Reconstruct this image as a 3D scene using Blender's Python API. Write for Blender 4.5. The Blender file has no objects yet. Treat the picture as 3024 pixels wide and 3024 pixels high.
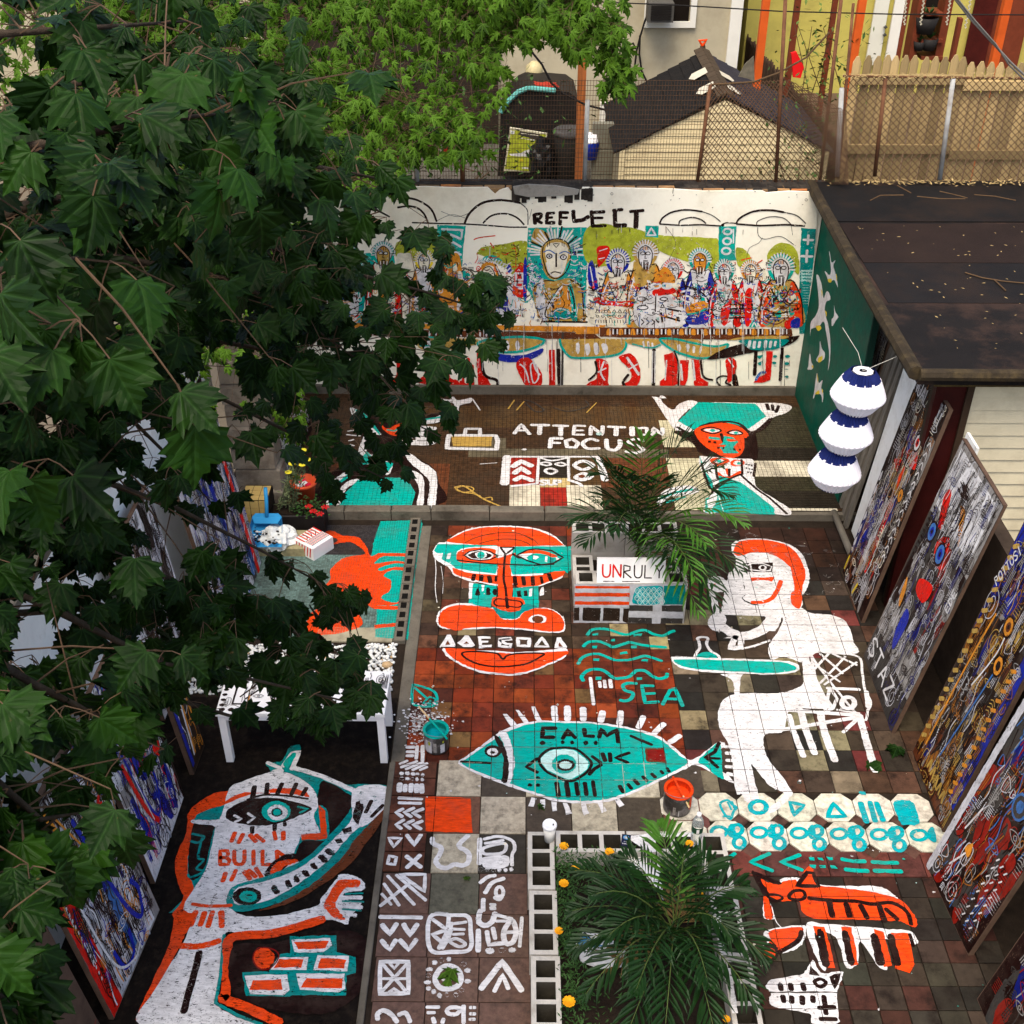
import bpy, bmesh, math, random
from mathutils import Vector, Matrix, noise as mnoise
from mathutils.geometry import tessellate_polygon
R_ = math.radians
SC = bpy.context.scene
COL = SC.collection
# ---------------------------------------------------------------- camera, sky, sun, exposure
FPX, CAMZ, TILT, YAW = 3424.0, 6.03, R_(34.35), R_(0.5)
cam = bpy.data.objects.new('camera', bpy.data.cameras.new('camera'))
COL.objects.link(cam); SC.camera = cam
cam.location = (0, 0, CAMZ)
cam.rotation_euler = (R_(90) - TILT, 0, YAW)
cam.data.sensor_width = 36.0; cam.data.lens = 36.0 * FPX / 3024
cam.data.clip_start = 0.05; cam.data.clip_end = 300
world = bpy.data.worlds.new('World'); SC.world = world; world.use_nodes = True
wn = world.node_tree.nodes; wl = world.node_tree.links
sky = wn.new('ShaderNodeTexSky'); sky.sky_type = 'NISHITA'; sky.sun_disc = False
SUN_EL, SUN_AZ = R_(64), R_(205)          # azimuth clockwise from +Y
sky.sun_elevation = SUN_EL; sky.sun_rotation = SUN_AZ
sky.air_density = 1.0; sky.dust_density = 4.0; sky.ozone_density = 0.6
wn['Background'].inputs['Strength'].default_value = 0.15
wl.new(sky.outputs[0], wn['Background'].inputs['Color'])
sun = bpy.data.objects.new('sun', bpy.data.lights.new('sun', 'SUN')); COL.objects.link(sun)
sun.data.energy = 1.3; sun.data.angle = R_(30); sun.data.color = (1.0, 0.91, 0.74)
sd = Vector((math.sin(SUN_AZ) * math.cos(SUN_EL), math.cos(SUN_AZ) * math.cos(SUN_EL), math.sin(SUN_EL)))
sun.rotation_euler = sd.to_track_quat('Z', 'Y').to_euler(); sun.location = sd * 30
SC.view_settings.view_transform = 'Standard'; SC.view_settings.look = 'None'
SC.view_settings.exposure = 1.0; SC.view_settings.gamma = 1.0
SC.render.film_transparent = False
SC.cycles.max_bounces = 6; SC.cycles.transparent_max_bounces = 24; SC.cycles.use_denoising = True

# ---------------------------------------------------------------- photograph geometry -> world
CM = cam.rotation_euler.to_matrix()
CO = Vector((0, 0, CAMZ))
def ray(px, py): return CM @ Vector(((px - 1512) / FPX, -(py - 1512) / FPX, -1.0))
def at(px, py, x=None, y=None, z=None, d=None):
    """the point of the place seen at (px, py) of the photograph on a plane x=, y=, z= or at distance d="""
    r = ray(px, py)
    if z is not None: t = (z - CAMZ) / r.z
    elif y is not None: t = y / r.y
    elif x is not None: t = x / r.x
    else: t = d / r.length
    return CO + r * t

# ---------------------------------------------------------------- materials
MATS = {}
def nt(name):
    m = bpy.data.materials.new(name); m.use_nodes = True
    return m, m.node_tree.nodes, m.node_tree.links, m.node_tree.nodes['Principled BSDF']
def N(nodes, t, **kw):
    n = nodes.new(t)
    for k, v in kw.items():
        if k in n.inputs.keys() if isinstance(k, str) else False: n.inputs[k].default_value = v
        else: setattr(n, k, v)
    return n
def math_(nodes, links, op, a, b=None, clamp=False):
    n = nodes.new('ShaderNodeMath'); n.operation = op; n.use_clamp = clamp
    for i, v in enumerate((a, b)):
        if v is None: continue
        if isinstance(v, (int, float)): n.inputs[i].default_value = v
        else: links.new(v, n.inputs[i])
    return n.outputs[0]
def noise_tex(nodes, links, vec, scale, detail=4, rough=0.6):
    n = nodes.new('ShaderNodeTexNoise'); n.inputs['Scale'].default_value = scale
    n.inputs['Detail'].default_value = detail; n.inputs['Roughness'].default_value = rough
    links.new(vec, n.inputs['Vector']); return n.outputs['Fac']
def ramp(nodes, links, fac, stops):
    n = nodes.new('ShaderNodeValToRGB'); cr = n.color_ramp
    while len(cr.elements) < len(stops): cr.elements.new(0.5)
    for e, (p, c) in zip(cr.elements, stops):
        e.position = p; e.color = (*c, 1) if len(c) == 3 else c
    links.new(fac, n.inputs[0]); return n.outputs[0]
def mixc(nodes, links, fac, a, b, mode='MIX'):
    n = nodes.new('ShaderNodeMix'); n.data_type = 'RGBA'; n.blend_type = mode
    if isinstance(fac, (int, float)): n.inputs[0].default_value = fac
    else: links.new(fac, n.inputs[0])
    for i, v in ((6, a), (7, b)):
        if isinstance(v, tuple): n.inputs[i].default_value = (*v, 1)
        else: links.new(v, n.inputs[i])
    return n.outputs[2]
def surf(name, col, rough=0.7, var=0.35, scale=6.0, dirt=None, dirt_amt=0.4, dirt_scale=2.5, bump=0.2, bscale=40, metal=0.0, objcol=False, spec=None, objrand=0.0, trans=0.0, stretch=None):
    """a weathered solid: base colour broken by two noises, an optional dirt colour, fine relief"""
    if name in MATS: return MATS[name]
    m, n, l, b = nt(name)
    if objcol:
        tc = n.new('ShaderNodeNewGeometry').outputs['Position']
    else:
        tc = n.new('ShaderNodeTexCoord').outputs['Object']
    if stretch:
        mp = n.new('ShaderNodeMapping'); mp.inputs['Scale'].default_value = stretch; l.new(tc, mp.inputs['Vector']); tc = mp.outputs[0]
    oi = n.new('ShaderNodeObjectInfo')
    base = oi.outputs['Color'] if objcol else col
    f1 = noise_tex(n, l, tc, scale, 6, 0.65)
    v = ramp(n, l, f1, [(0.25, (1 - var,) * 3), (0.75, (1 + var * 0.6,) * 3)])
    c = mixc(n, l, 1.0, base, v, 'MULTIPLY')
    if objrand:
        rr = math_(n, l, 'MULTIPLY_ADD', oi.outputs['Random'], objrand * 2); 
        n[-1].inputs[2].default_value = 1 - objrand
        cb = n.new('ShaderNodeCombineColor')
        for i in range(3): l.new(rr, cb.inputs[i])
        c = mixc(n, l, 1.0, c, cb.outputs[0], 'MULTIPLY')
    if dirt:
        f2 = noise_tex(n, l, tc, dirt_scale, 8, 0.7)
        k = ramp(n, l, f2, [(0.48, (0,) * 3), (0.66, (dirt_amt,) * 3)])
        c = mixc(n, l, k, c, dirt)
    l.new(c, b.inputs['Base Color'])
    b.inputs['Roughness'].default_value = rough; b.inputs['Metallic'].default_value = metal
    b.inputs['Specular IOR Level'].default_value = .12 if spec is None else spec
    if trans: b.inputs['Transmission Weight'].default_value = trans
    if bump:
        bn = n.new('ShaderNodeBump'); bn.inputs['Strength'].default_value = bump; bn.inputs['Distance'].default_value = 0.01
        l.new(noise_tex(n, l, tc, bscale, 5, 0.7), bn.inputs['Height']); l.new(bn.outputs[0], b.inputs['Normal'])
    MATS[name] = m; return m
PC = {'w': (.72, .70, .69), 'a': (.50, .74, .68), 't': (.0, .37, .30), 'm': (.0, .24, .22), 'e': (.0, .095, .058),
      'o': (.80, .060, .006), 'r': (.72, .012, .006), 'd': (.20, .006, .004), 'k': (.014, .005, .004), 'g': (.42, .46, .035),
      'c': (.52, .32, .07), 'n': (.13, .035, .012), 'b': (.012, .026, .34), 'h': (.05, .16, .42), 'p': (.83, .76, .58), 'q': (.72, .27, .025),
      'y': (.85, .62, .03), 'z': (.30, .28, .26), 'x': (.05, .045, .04), 's': (.55, .54, .56), 'u': (.06, .28, .55), 'f': (.03, .018, .012),
      'j': (.0, .36, .40), 'R': (.26, .012, .006), 'B': (.008, .014, .16), 'Q': (.34, .12, .015)}
def paint(c, grid=None, wear=0.5):
    """brushed paint: slightly streaky, worn through in scratches, and missing in the joints it bridges"""
    key = 'paint_%s_%s_%s' % (c, grid[0] if grid else 'wall', wear)
    if key in MATS: return MATS[key]
    m, n, l, b = nt(key)
    pos = n.new('ShaderNodeNewGeometry').outputs['Position']
    mp = n.new('ShaderNodeMapping'); mp.inputs['Scale'].default_value = (14, 60, 14); mp.inputs['Rotation'].default_value = (0, 0, 0.5)
    l.new(pos, mp.inputs['Vector'])
    st = noise_tex(n, l, mp.outputs[0], 1.0, 5, 0.7)
    lo = 0.66 if c in 'wapst' else 0.55
    c1 = mixc(n, l, 1.0, PC[c], ramp(n, l, st, [(0.3, (lo,) * 3), (0.6, (1.0,) * 3)]), 'MULTIPLY')
    gr = noise_tex(n, l, pos, 5, 6, 0.7)
    c1 = mixc(n, l, ramp(n, l, gr, [(0.46, (0, 0, 0)), (0.72, (0.34,) * 3)]), c1, (.09, .06, .045))
    sp_ = noise_tex(n, l, pos, 46, 4, 0.8)
    c1 = mixc(n, l, ramp(n, l, sp_, [(0.66, (0, 0, 0)), (0.74, (0.55,) * 3)]), c1, (.05, .035, .028))
    l.new(c1, b.inputs['Base Color']); b.inputs['Roughness'].default_value = 0.5
    b.inputs['Specular IOR Level'].default_value = 0.05
    w1 = noise_tex(n, l, pos, 22, 8, 0.8)
    w2 = noise_tex(n, l, mp.outputs[0], 3.0, 5, 0.7)
    wsum = math_(n, l, 'ADD', w1, w2)
    a = math_(n, l, 'LESS_THAN', wsum, 1.21 - 0.12 * wear)
    if grid:
        _, gx, px, gy, py, jw = grid
        sp = n.new('ShaderNodeSeparateXYZ'); l.new(pos, sp.inputs[0])
        for ax, g, p in (('X', gx, px), ('Y', gy, py)):
            q = math_(n, l, 'SUBTRACT', sp.outputs[ax], g)
            q = math_(n, l, 'PINGPONG', q, p / 2)
            kk = math_(n, l, 'GREATER_THAN', q, jw)
            a = math_(n, l, 'MULTIPLY', a, math_(n, l, 'MAXIMUM', kk, math_(n, l, 'GREATER_THAN', w1, 0.56)))
    l.new(a, b.inputs['Alpha'])
    bn = n.new('ShaderNodeBump'); bn.inputs['Strength'].default_value = 0.25; bn.inputs['Distance'].default_value = 0.004
    l.new(st, bn.inputs['Height']); l.new(bn.outputs[0], b.inputs['Normal'])
    MATS[key] = m; return m

# ---------------------------------------------------------------- object helpers
def link(o, parent=None):
    COL.objects.link(o)
    if parent is not None: o.parent = parent
    return o
def tag(o, label=None, cat=None, group=None, kind=None):
    if label: o['label'] = label
    if cat: o['category'] = cat
    if group: o['group'] = group
    if kind: o['kind'] = kind
    return o
def thing(name, label, cat, loc=(0, 0, 0), group=None):
    o = bpy.data.objects.new(name, None); link(o); o.location = loc; o.empty_display_size = 0.1
    return tag(o, label, cat, group)
def mesh(name, verts, faces, mats, parent=None, mi=None, smooth=False, uv=None):
    me = bpy.data.meshes.new(name); me.from_pydata([tuple(v) for v in verts], [], faces)
    if not isinstance(mats, (list, tuple)): mats = [mats]
    for m in mats: me.materials.append(m)
    if mi: me.polygons.foreach_set('material_index', mi)
    if smooth: me.polygons.foreach_set('use_smooth', [True] * len(me.polygons))
    if uv:
        ul = me.uv_layers.new(name='UVMap')
        for lp in me.loops: ul.data[lp.index].uv = uv[lp.vertex_index]
    me.update()
    o = bpy.data.objects.new(name, me); link(o)
    if parent is not None:
        o.parent = parent
        if parent.location.length: o.matrix_parent_inverse = Matrix.Translation(-parent.location) if parent.parent is None else Matrix.Identity(4)
    return o
class MB:
    """collects shapes in world coordinates; build() links them as one mesh object"""
    def __init__(s): s.v = []; s.f = []; s.mi = []; s.cur = 0
    def add(s, vs, fs):
        k = len(s.v); s.v += [tuple(v) for v in vs]; s.f += [tuple(i + k for i in f) for f in fs]; s.mi += [s.cur] * len(fs); return s
    def box(s, x0, x1, y0, y1, z0, z1, bev=0.0, rot=None, c=None):
        vs = []
        if bev > 0:
            b = bev
            for z, i in ((z0, 0), (z1 - b, 0), (z1, b)):
                vs += [(x0 + i, y0 + i, z), (x1 - i, y0 + i, z), (x1 - i, y1 - i, z), (x0 + i, y1 - i, z)]
            fs = [(3, 2, 1, 0), (8, 9, 10, 11)] + [(k * 4 + i, k * 4 + (i + 1) % 4, k * 4 + 4 + (i + 1) % 4, k * 4 + 4 + i) for k in (0, 1) for i in range(4)]
        else:
            for z in (z0, z1): vs += [(x0, y0, z), (x1, y0, z), (x1, y1, z), (x0, y1, z)]
            fs = [(3, 2, 1, 0), (4, 5, 6, 7)] + [(i, (i + 1) % 4, 4 + (i + 1) % 4, 4 + i) for i in range(4)]
        if rot: 
            c = Vector(c or ((x0 + x1) / 2, (y0 + y1) / 2, z0)); vs = [c + rot @ (Vector(v) - c) for v in vs]
        return s.add(vs, fs)
    def tube(s, pts, r, n=6, cap=True, r2=None):
        pts = [Vector(p) for p in pts]; vs = []; fs = []; up = None
        for i, p in enumerate(pts):
            d = (pts[min(i + 1, len(pts) - 1)] - pts[max(i - 1, 0)]).normalized()
            if up is None: up = d.orthogonal().normalized()
            up = (up - d * up.dot(d)).normalized(); sd_ = d.cross(up)
            rr = r if r2 is None else r + (r2 - r) * i / (len(pts) - 1)
            for k in range(n):
                a = 2 * math.pi * k / n; vs.append(p + (up * math.cos(a) + sd_ * math.sin(a)) * rr)
        for i in range(len(pts) - 1):
            for k in range(n):
                fs.append((i * n + k, i * n + (k + 1) % n, (i + 1) * n + (k + 1) % n, (i + 1) * n + k))
        if cap: fs += [tuple(range(n))[::-1], tuple((len(pts) - 1) * n + k for k in range(n))]
        return s.add(vs, fs)
    def lathe(s, c, prof, n=20, pleat=0.0, np_=0, axis=None):
        vs = []; fs = []; c = Vector(c)
        for r, z in prof:
            for k in range(n):
                a = 2 * math.pi * k / n; rr = r * (1 + (pleat if k % 2 else 0))
                p = Vector((rr * math.cos(a), rr * math.sin(a), z))
                if axis: p = axis @ p
                vs.append(c + p)
        for i in range(len(prof) - 1):
            for k in range(n): fs.append((i * n + k, i * n + (k + 1) % n, (i + 1) * n + (k + 1) % n, (i + 1) * n + k))
        return s.add(vs, fs)
    def slab(s, poly, t):
        """a polygon of 3D points given thickness t along minus its normal"""
        p = [Vector(q) for q in poly]; nrm = Vector((0, 0, 0))
        for i in range(len(p)): nrm += p[i].cross(p[(i + 1) % len(p)])
        nrm.normalize(); k = len(p)
        s.add(p + [q - nrm * t for q in p], [tuple(range(k)), tuple(range(2 * k - 1, k - 1, -1))] + [(i, k + i, k + (i + 1) % k, (i + 1) % k) for i in range(k)])
        return s
    def build(s, name, mats, parent=None, smooth=False):
        return mesh(name, s.v, s.f, mats, parent, s.mi if any(s.mi) else None, smooth)
def part(name, me, mat_parent, loc=(0, 0, 0), rotz=0.0, color=None, scale=None):
    """a light-weight copy of a piece: shares mesh data; parents sit at the world origin"""
    o = bpy.data.objects.new(name, me); COL.objects.link(o); o.parent = mat_parent
    if mat_parent.location.length: loc = Vector(loc) - mat_parent.location
    o.location = loc; o.rotation_euler = (0, 0, rotz)
    if color: o.color = (*color, 1)
    if scale: o.scale = scale
    return o
def me_box(name, sx, sy, sz, mat, bev=0.003):
    mb = MB(); mb.box(-sx / 2, sx / 2, -sy / 2, sy / 2, -sz, 0, bev)
    me = bpy.data.meshes.new(name); me.from_pydata(mb.v, [], mb.f); me.materials.append(mat); return me
def jit(c, a, rng): 
    k = 1 + rng.uniform(-a, a); return tuple(max(0, x * k * (1 + rng.uniform(-a, a) * 0.3)) for x in c)

# ---------------------------------------------------------------- hand painting on a plane
class Plane:
    def __init__(s, o, u, v): s.o = Vector(o); s.u = Vector(u).normalized(); s.v = Vector(v).normalized(); s.n = s.u.cross(s.v)
    def px(s, x, y):
        r = ray(x, y); t = (s.o - CO).dot(s.n) / r.dot(s.n); p = CO + r * t - s.o; return (p.dot(s.u), p.dot(s.v))
    def w(s, uv, h=0.0): return s.o + s.u * uv[0] + s.v * uv[1] + s.n * h
def catmull(p, closed, k=6):
    n = len(p); out = []
    if n < 3: return list(p)
    for i in range(n if closed else n - 1):
        if closed: a, b, c, d = p[i - 1], p[i], p[(i + 1) % n], p[(i + 2) % n]
        else: a, b, c, d = p[max(i - 1, 0)], p[i], p[i + 1], p[min(i + 2, n - 1)]
        for j in range(k):
            t = j / k
            out.append(tuple(0.5 * (2 * b[q] + (c[q] - a[q]) * t + (2 * a[q] - 5 * b[q] + 4 * c[q] - d[q]) * t * t + (3 * b[q] - a[q] - 3 * c[q] + d[q]) * t ** 3) for q in (0, 1)))
    if not closed: out.append(p[-1])
    return out
def resample(p, step, closed):
    q = list(p) + ([p[0]] if closed else []); out = [q[0]]
    for a, b in zip(q, q[1:]):
        d = math.hypot(b[0] - a[0], b[1] - a[1]); k = max(1, int(round(d / step)))
        for i in range(1, k + 1): out.append((a[0] + (b[0] - a[0]) * i / k, a[1] + (b[1] - a[1]) * i / k))
    if closed: out.pop()
    return out
class Painting:
    def __init__(s, plane, grid=None, wear=0.5, h0=0.004, seed=1, step=0.03, dh=0.00004):
        s.p = plane; s.grid = grid; s.wear = wear; s.h = h0; s.rng = random.Random(seed); s.step = step; s.dh = dh
        s.v = []; s.f = []; s.mi = []; s.cols = []; s.ox = s.oy = 0; s.sc = 1.0; s.cyc = 0; s.cn = 0; s.hb = h0
    def crop(s, ox, oy, sc): s.ox, s.oy, s.sc = ox, oy, sc; return s
    def up(s):
        if s.cyc: s.cn += 1; s.h = s.hb + (s.cn % s.cyc) * s.dh
        else: s.h += s.dh
    def cycle(s, n):
        if n: s.hb = s.h; s.cn = 0
        elif s.cyc: s.h = s.hb + s.cyc * s.dh
        s.cyc = n
    def _c(s, c):
        if c not in s.cols: s.cols.append(c)
        return s.cols.index(c)
    def uvs(s, pts): return [s.p.px(s.ox + x / s.sc, s.oy + y / s.sc) for x, y in pts]
    def ribbon(s, c, pts, w, closed=False, smooth=True):
        if len(pts) < 2: return
        if smooth and len(pts) > 2: pts = catmull(pts, closed)
        st = max(s.step, w * 0.35)
        pts = resample(pts, st, closed); n = len(pts); L = []; rg = s.rng
        for i, p in enumerate(pts):
            a = pts[i - 1] if (i or closed) else p; b = pts[(i + 1) % n] if (i < n - 1 or closed) else p
            dx, dy = b[0] - a[0], b[1] - a[1]; d = math.hypot(dx, dy) or 1
            nx, ny = -dy / d, dx / d
            w1 = w / 2 * (1 + rg.uniform(-.10, .10)); w2 = w / 2 * (1 + rg.uniform(-.10, .10))
            L.append(((p[0] + nx * w1, p[1] + ny * w1), (p[0] - nx * w2, p[1] - ny * w2)))
        s.up(); k = len(s.v); ci = s._c(c)
        for a, b in L: s.v += [s.p.w(a, s.h), s.p.w(b, s.h)]
        for i in range(n if closed else n - 1):
            j = (i + 1) % n; s.f.append((k + 2 * i, k + 2 * i + 1, k + 2 * j + 1, k + 2 * j)); s.mi.append(ci)
        if not closed:                                   # rounded brush ends
            for e, i, sg in ((0, 0, -1), (1, n - 1, 1)):
                p = pts[i]; q = pts[1] if e == 0 else pts[n - 2]
                dx, dy = p[0] - q[0], p[1] - q[1]; d = math.hypot(dx, dy) or 1; dx /= d; dy /= d
                kk = len(s.v); m = w * 0.32
                s.v += [s.p.w((p[0] + dx * m + -dy * w * .28, p[1] + dy * m + dx * w * .28), s.h), s.p.w((p[0] + dx * m - -dy * w * .28, p[1] + dy * m - dx * w * .28), s.h)]
                a, b = k + 2 * i, k + 2 * i + 1
                s.f.append((a, kk if e else kk + 1, kk + 1 if e else kk, b)); s.mi.append(ci)
    def fill(s, c, pts, smooth=True, jitter=True):
        if smooth: pts = catmull(pts, True)
        pts = resample(pts, s.step * 1.2, True)
        if jitter: pts = [(x + s.rng.uniform(-1, 1) * s.step * .12, y + s.rng.uniform(-1, 1) * s.step * .12) for x, y in pts]
        s.up(); k = len(s.v)
        s.v += [s.p.w(q, s.h) for q in pts]
        tr = tessellate_polygon([[Vector((x, y, 0)) for x, y in pts]]); ci = s._c(c)
        ar = sum(pts[i - 1][0] * pts[i][1] - pts[i][0] * pts[i - 1][1] for i in range(len(pts)))
        for t in tr:
            a, b, d = t; x = [pts[i] for i in t]
            o = (x[1][0] - x[0][0]) * (x[2][1] - x[0][1]) - (x[2][0] - x[0][0]) * (x[1][1] - x[0][1])
            s.f.append((k + a, k + b, k + d) if o > 0 else (k + a, k + d, k + b)); s.mi.append(ci)
    def wpx(s, w, pts):
        x = sum(p[0] for p in pts) / len(pts); y = sum(p[1] for p in pts) / len(pts)
        a = s.p.px(s.ox + x / s.sc, s.oy + y / s.sc); b = s.p.px(s.ox + (x + w) / s.sc, s.oy + y / s.sc)
        c = s.p.px(s.ox + x / s.sc, s.oy + (y + w) / s.sc)
        return 1.22 * (0.55 * math.hypot(b[0] - a[0], b[1] - a[1]) + 0.36 * math.hypot(c[0] - a[0], c[1] - a[1]))
    def draw(s, text):
        """one mark a line.  F/f colour points: straight/smooth fill.  l/s/L/S colour width points: straight/smooth, open/closed stroke.
        e colour x y rx ry: filled ellipse.  E colour width x y rx ry: ring.  T colour width height gap x y TEXT (photo pixels)"""
        for ln in text.strip().splitlines():
            for cmd in ln.split(';'):
                t = cmd.split()
                if not t: continue
                k, c = t[0], t[1]
                if k in 'eE':
                    o = 2 if k == 'e' else 3; x, y, rx, ry = map(float, ' '.join(t[o:]).replace(',', ' ').split())
                    nn = 8 if rx < 12 else 14
                    pts = [(x + rx * math.cos(a * 2 * math.pi / nn), y + ry * math.sin(a * 2 * math.pi / nn)) for a in range(nn)]
                    if k == 'e': s.fill(c, s.uvs(pts))
                    else: s.ribbon(c, s.uvs(pts), s.wpx(float(t[2]), pts), True)
                elif k == 'T':
                    w, h, g, x, y = map(float, t[2:7]); s.textpx(c, w, h, g, x, y, ' '.join(t[7:]))
                elif k in 'Ff':
                    pts = [tuple(map(float, q.split(','))) for q in t[2:]]; s.fill(c, s.uvs(pts), k == 'f')
                else:
                    pts = [tuple(map(float, q.split(','))) for q in t[3:]]
                    s.ribbon(c, s.uvs(pts), s.wpx(float(t[2]), pts), k in 'LS', k in 'sS')
        return s
    def textpx(s, c, w, h, g, x, y, txt):
        for ch in txt:
            if ch != ' ':
                for pl in FONT[ch]:
                    pts = [(x + px * g * .72, y + (1 - py) * h) for px, py in pl]; s.ribbon(c, s.uvs(pts), s.wpx(w, pts), False, ch in 'SCGOUJ')
            x += g
    def text(s, c, w, h, g, u, v, txt, rot=0.0):
        cr, sr = math.cos(rot), math.sin(rot)
        for ch in txt:
            if ch != ' ':
                for pl in FONT[ch]:
                    pts = [(u + (px * g * .72) * cr - py * h * sr, v + (px * g * .72) * sr + py * h * cr) for px, py in pl]
                    s.ribbon(c, pts, w, False, ch in 'SCGOUJ')
            u += g * cr; v += g * sr
    def build(s, name, parent, label=None):
        if not s.v: return None
        o = mesh(name, s.v, s.f, [paint(c, s.grid, s.wear) for c in s.cols], parent, s.mi)
        if label: o['label'] = label
        return o
FONT = {'A': [[(0, 0), (.5, 1), (1, 0)], [(.2, .35), (.8, .35)]], 'B': [[(0, 0), (0, 1), (.7, 1), (.8, .75), (.6, .52), (0, .5)], [(.6, .52), (.95, .3), (.8, 0), (0, 0)]],
        'C': [[(1, .9), (.5, 1), (.05, .7), (.05, .3), (.5, 0), (1, .12)]], 'D': [[(0, 0), (0, 1), (.6, .9), (1, .5), (.6, .1), (0, 0)]],
        'E': [[(1, 1), (0, 1), (0, 0), (1, 0)], [(0, .5), (.8, .5)]], 'F': [[(1, 1), (0, 1), (0, 0)], [(0, .5), (.8, .5)]],
        'G': [[(1, .85), (.5, 1), (.05, .6), (.2, .1), (.8, .05), (.95, .45), (.55, .45)]], 'H': [[(0, 0), (0, 1)], [(1, 0), (1, 1)], [(0, .5), (1, .5)]],
        'I': [[(.5, 0), (.5, 1)]], 'K': [[(0, 0), (0, 1)], [(1, 1), (0, .45), (1, 0)]], 'L': [[(0, 1), (0, 0), (.9, 0)]],
        'M': [[(0, 0), (.1, 1), (.5, .35), (.9, 1), (1, 0)]], 'N': [[(0, 0), (0, 1), (1, 0), (1, 1)]],
        'O': [[(.5, 1), (.05, .75), (.05, .25), (.5, 0), (.95, .25), (.95, .75), (.5, 1)]], 'P': [[(0, 0), (0, 1), (.8, .9), (.8, .55), (0, .5)]],
        'R': [[(0, 0), (0, 1), (.8, .9), (.8, .6), (0, .5), (1, 0)]], 'S': [[(1, .85), (.5, 1), (.05, .75), (.5, .52), (.95, .25), (.5, 0), (0, .12)]],
        'T': [[(0, 1), (1, 1)], [(.5, 1), (.5, 0)]], 'U': [[(0, 1), (.05, .2), (.5, 0), (.95, .2), (1, 1)]], 'V': [[(0, 1), (.5, 0), (1, 1)]],
        'W': [[(0, 1), (.25, 0), (.5, .7), (.75, 0), (1, 1)]], 'X': [[(0, 0), (1, 1)], [(0, 1), (1, 0)]], 'Y': [[(0, 1), (.5, .5), (1, 1)], [(.5, .5), (.5, 0)]],
        'Z': [[(0, 1), (1, 1), (0, 0), (1, 0)]], '#': [[(0, .3), (1, .3)], [(0, .7), (1, .7)]], '1': [[(.5, 0), (.5, 1)]], '9': [[(.8, 0), (.9, .8), (.4, 1), (.1, .7), (.8, .55)]],
        '6': [[(.8, 1), (.1, .5), (.2, 0), (.8, .1), (.8, .45), (.15, .4)]], '8': [[(.5, 1), (.1, .75), (.9, .25), (.5, 0), (.1, .25), (.9, .75), (.5, 1)]], '7': [[(0, 1), (1, 1), (.4, 0)]]}
GROUND = Plane((0, 0, 0), (1, 0, 0), (0, 1, 0))
TZ = 0.06
TERR = Plane((0, 0, TZ), (1, 0, 0), (0, 1, 0))
rng = random.Random(7)
# ================================================================ MATERIALS
TILE = surf('tile_clay', (.8, .8, .8), 0.6, 0.45, 9, (.010, .006, .004), 0.85, 6.5, 0.25, 60, objcol=True)
SLABM = surf('slab_marbled', (1, 1, 1), 0.6, 0.42, 26, (.03, .024, .018), 0.55, 12, 0.3, 70, objcol=True)
GROUT = surf('grout', (.022, .015, .010), 0.9, 0.5, 12, bump=0.5)
CONC = surf('old_concrete', (.15, .13, .10), 0.85, 0.5, 7, (.03, .025, .018), 0.8, 3.5, 0.6, 30)
SOIL = surf('dark_soil', (.018, .012, .008), 0.95, 0.6, 10, bump=0.9, bscale=30)
BLACKSLAB = surf('tarred_slab', (.006, .004, .003), 0.85, 0.6, 5, (.04, .028, .018), 0.3, 18, 0.5, 45, spec=0.08)
BLOCK = surf('cinder_block_face', (.50, .47, .42), 0.85, 0.22, 14, (.20, .17, .13), 0.6, 7, 0.5, 90, objrand=0.08)
PLASTER = surf('white_plaster', (.88, .83, .68), 0.7, 0.06, 3, (.50, .42, .28), 0.35, 2.4, 0.3, 18)
BRICK = surf('brick', (1, 1, 1), 0.85, 0.35, 14, (.10, .06, .04), 0.5, 8, 0.6, 60, objcol=True)
TAR = surf('tar', (.020, .016, .013), 0.75, 0.5, 8, (.10, .08, .06), 0.5, 6, 0.7, 20)
WHITEP = surf('white_paint', (.82, .80, .78), 0.5, 0.08, 5, (.4, .36, .3), 0.2, 5, 0.1, 30)
WALLW = surf('whitewash', (.80, .80, .76), 0.75, 0.14, 3, (.36, .34, .28), 0.5, 3, 0.4, 20)
# ================================================================ GROUND AND FLOORS
gm = surf('yard_earth', (.17, .14, .10), 0.95, 0.4, 1.2, (.05, .04, .03), 0.5, 0.6, 0.6, 12)
g = MB(); g.box(-60, 60, -60, 120, -0.5, -0.06); ground = tag(g.build('ground', gm), kind='structure')
court = MB(); court.box(-2.75, 3.25, 0.5, 8.72, -0.05, -0.012)
court = tag(court.build('courtyard_floor', GROUT), kind='structure')
yb = at(1520, 2032.4, z=0).y
X0, PX, PY = -0.499, 0.1524, 0.1524
RX0, RPX = 1.177, 0.196
RY = 5.46; RPY = 0.196
def tcol(x, y):
    """fired clay tiles: red in the middle of the court, brown towards its edges, odd beige ones"""
    r = rng.random()
    if -0.9 < x < 1.2 and 5.7 < y < 7.0 or (-.7 < x < .6 and y > 8.45): 
        c = rng.choice([(.20, .030, .008), (.15, .026, .010), (.24, .045, .010), (.11, .022, .010), (.22, .036, .008), (.08, .022, .012)])
        if r < .07: c = (.20, .10, .035)
    else:
        c = rng.choice([(.085, .045, .025), (.055, .034, .020), (.065, .040, .024), (.12, .048, .026), (.045, .030, .020), (.09, .06, .035)])
        if r < .06: c = (.24, .20, .10)
        elif r > .93: c = (.14, .03, .015)
    return jit(tuple(q * (1.0 if c[0] > .1 else .75) for q in c), .28, rng)
me6 = me_box('tile_six', PX - .005, PY - .005, .012, TILE, .0015)
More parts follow.
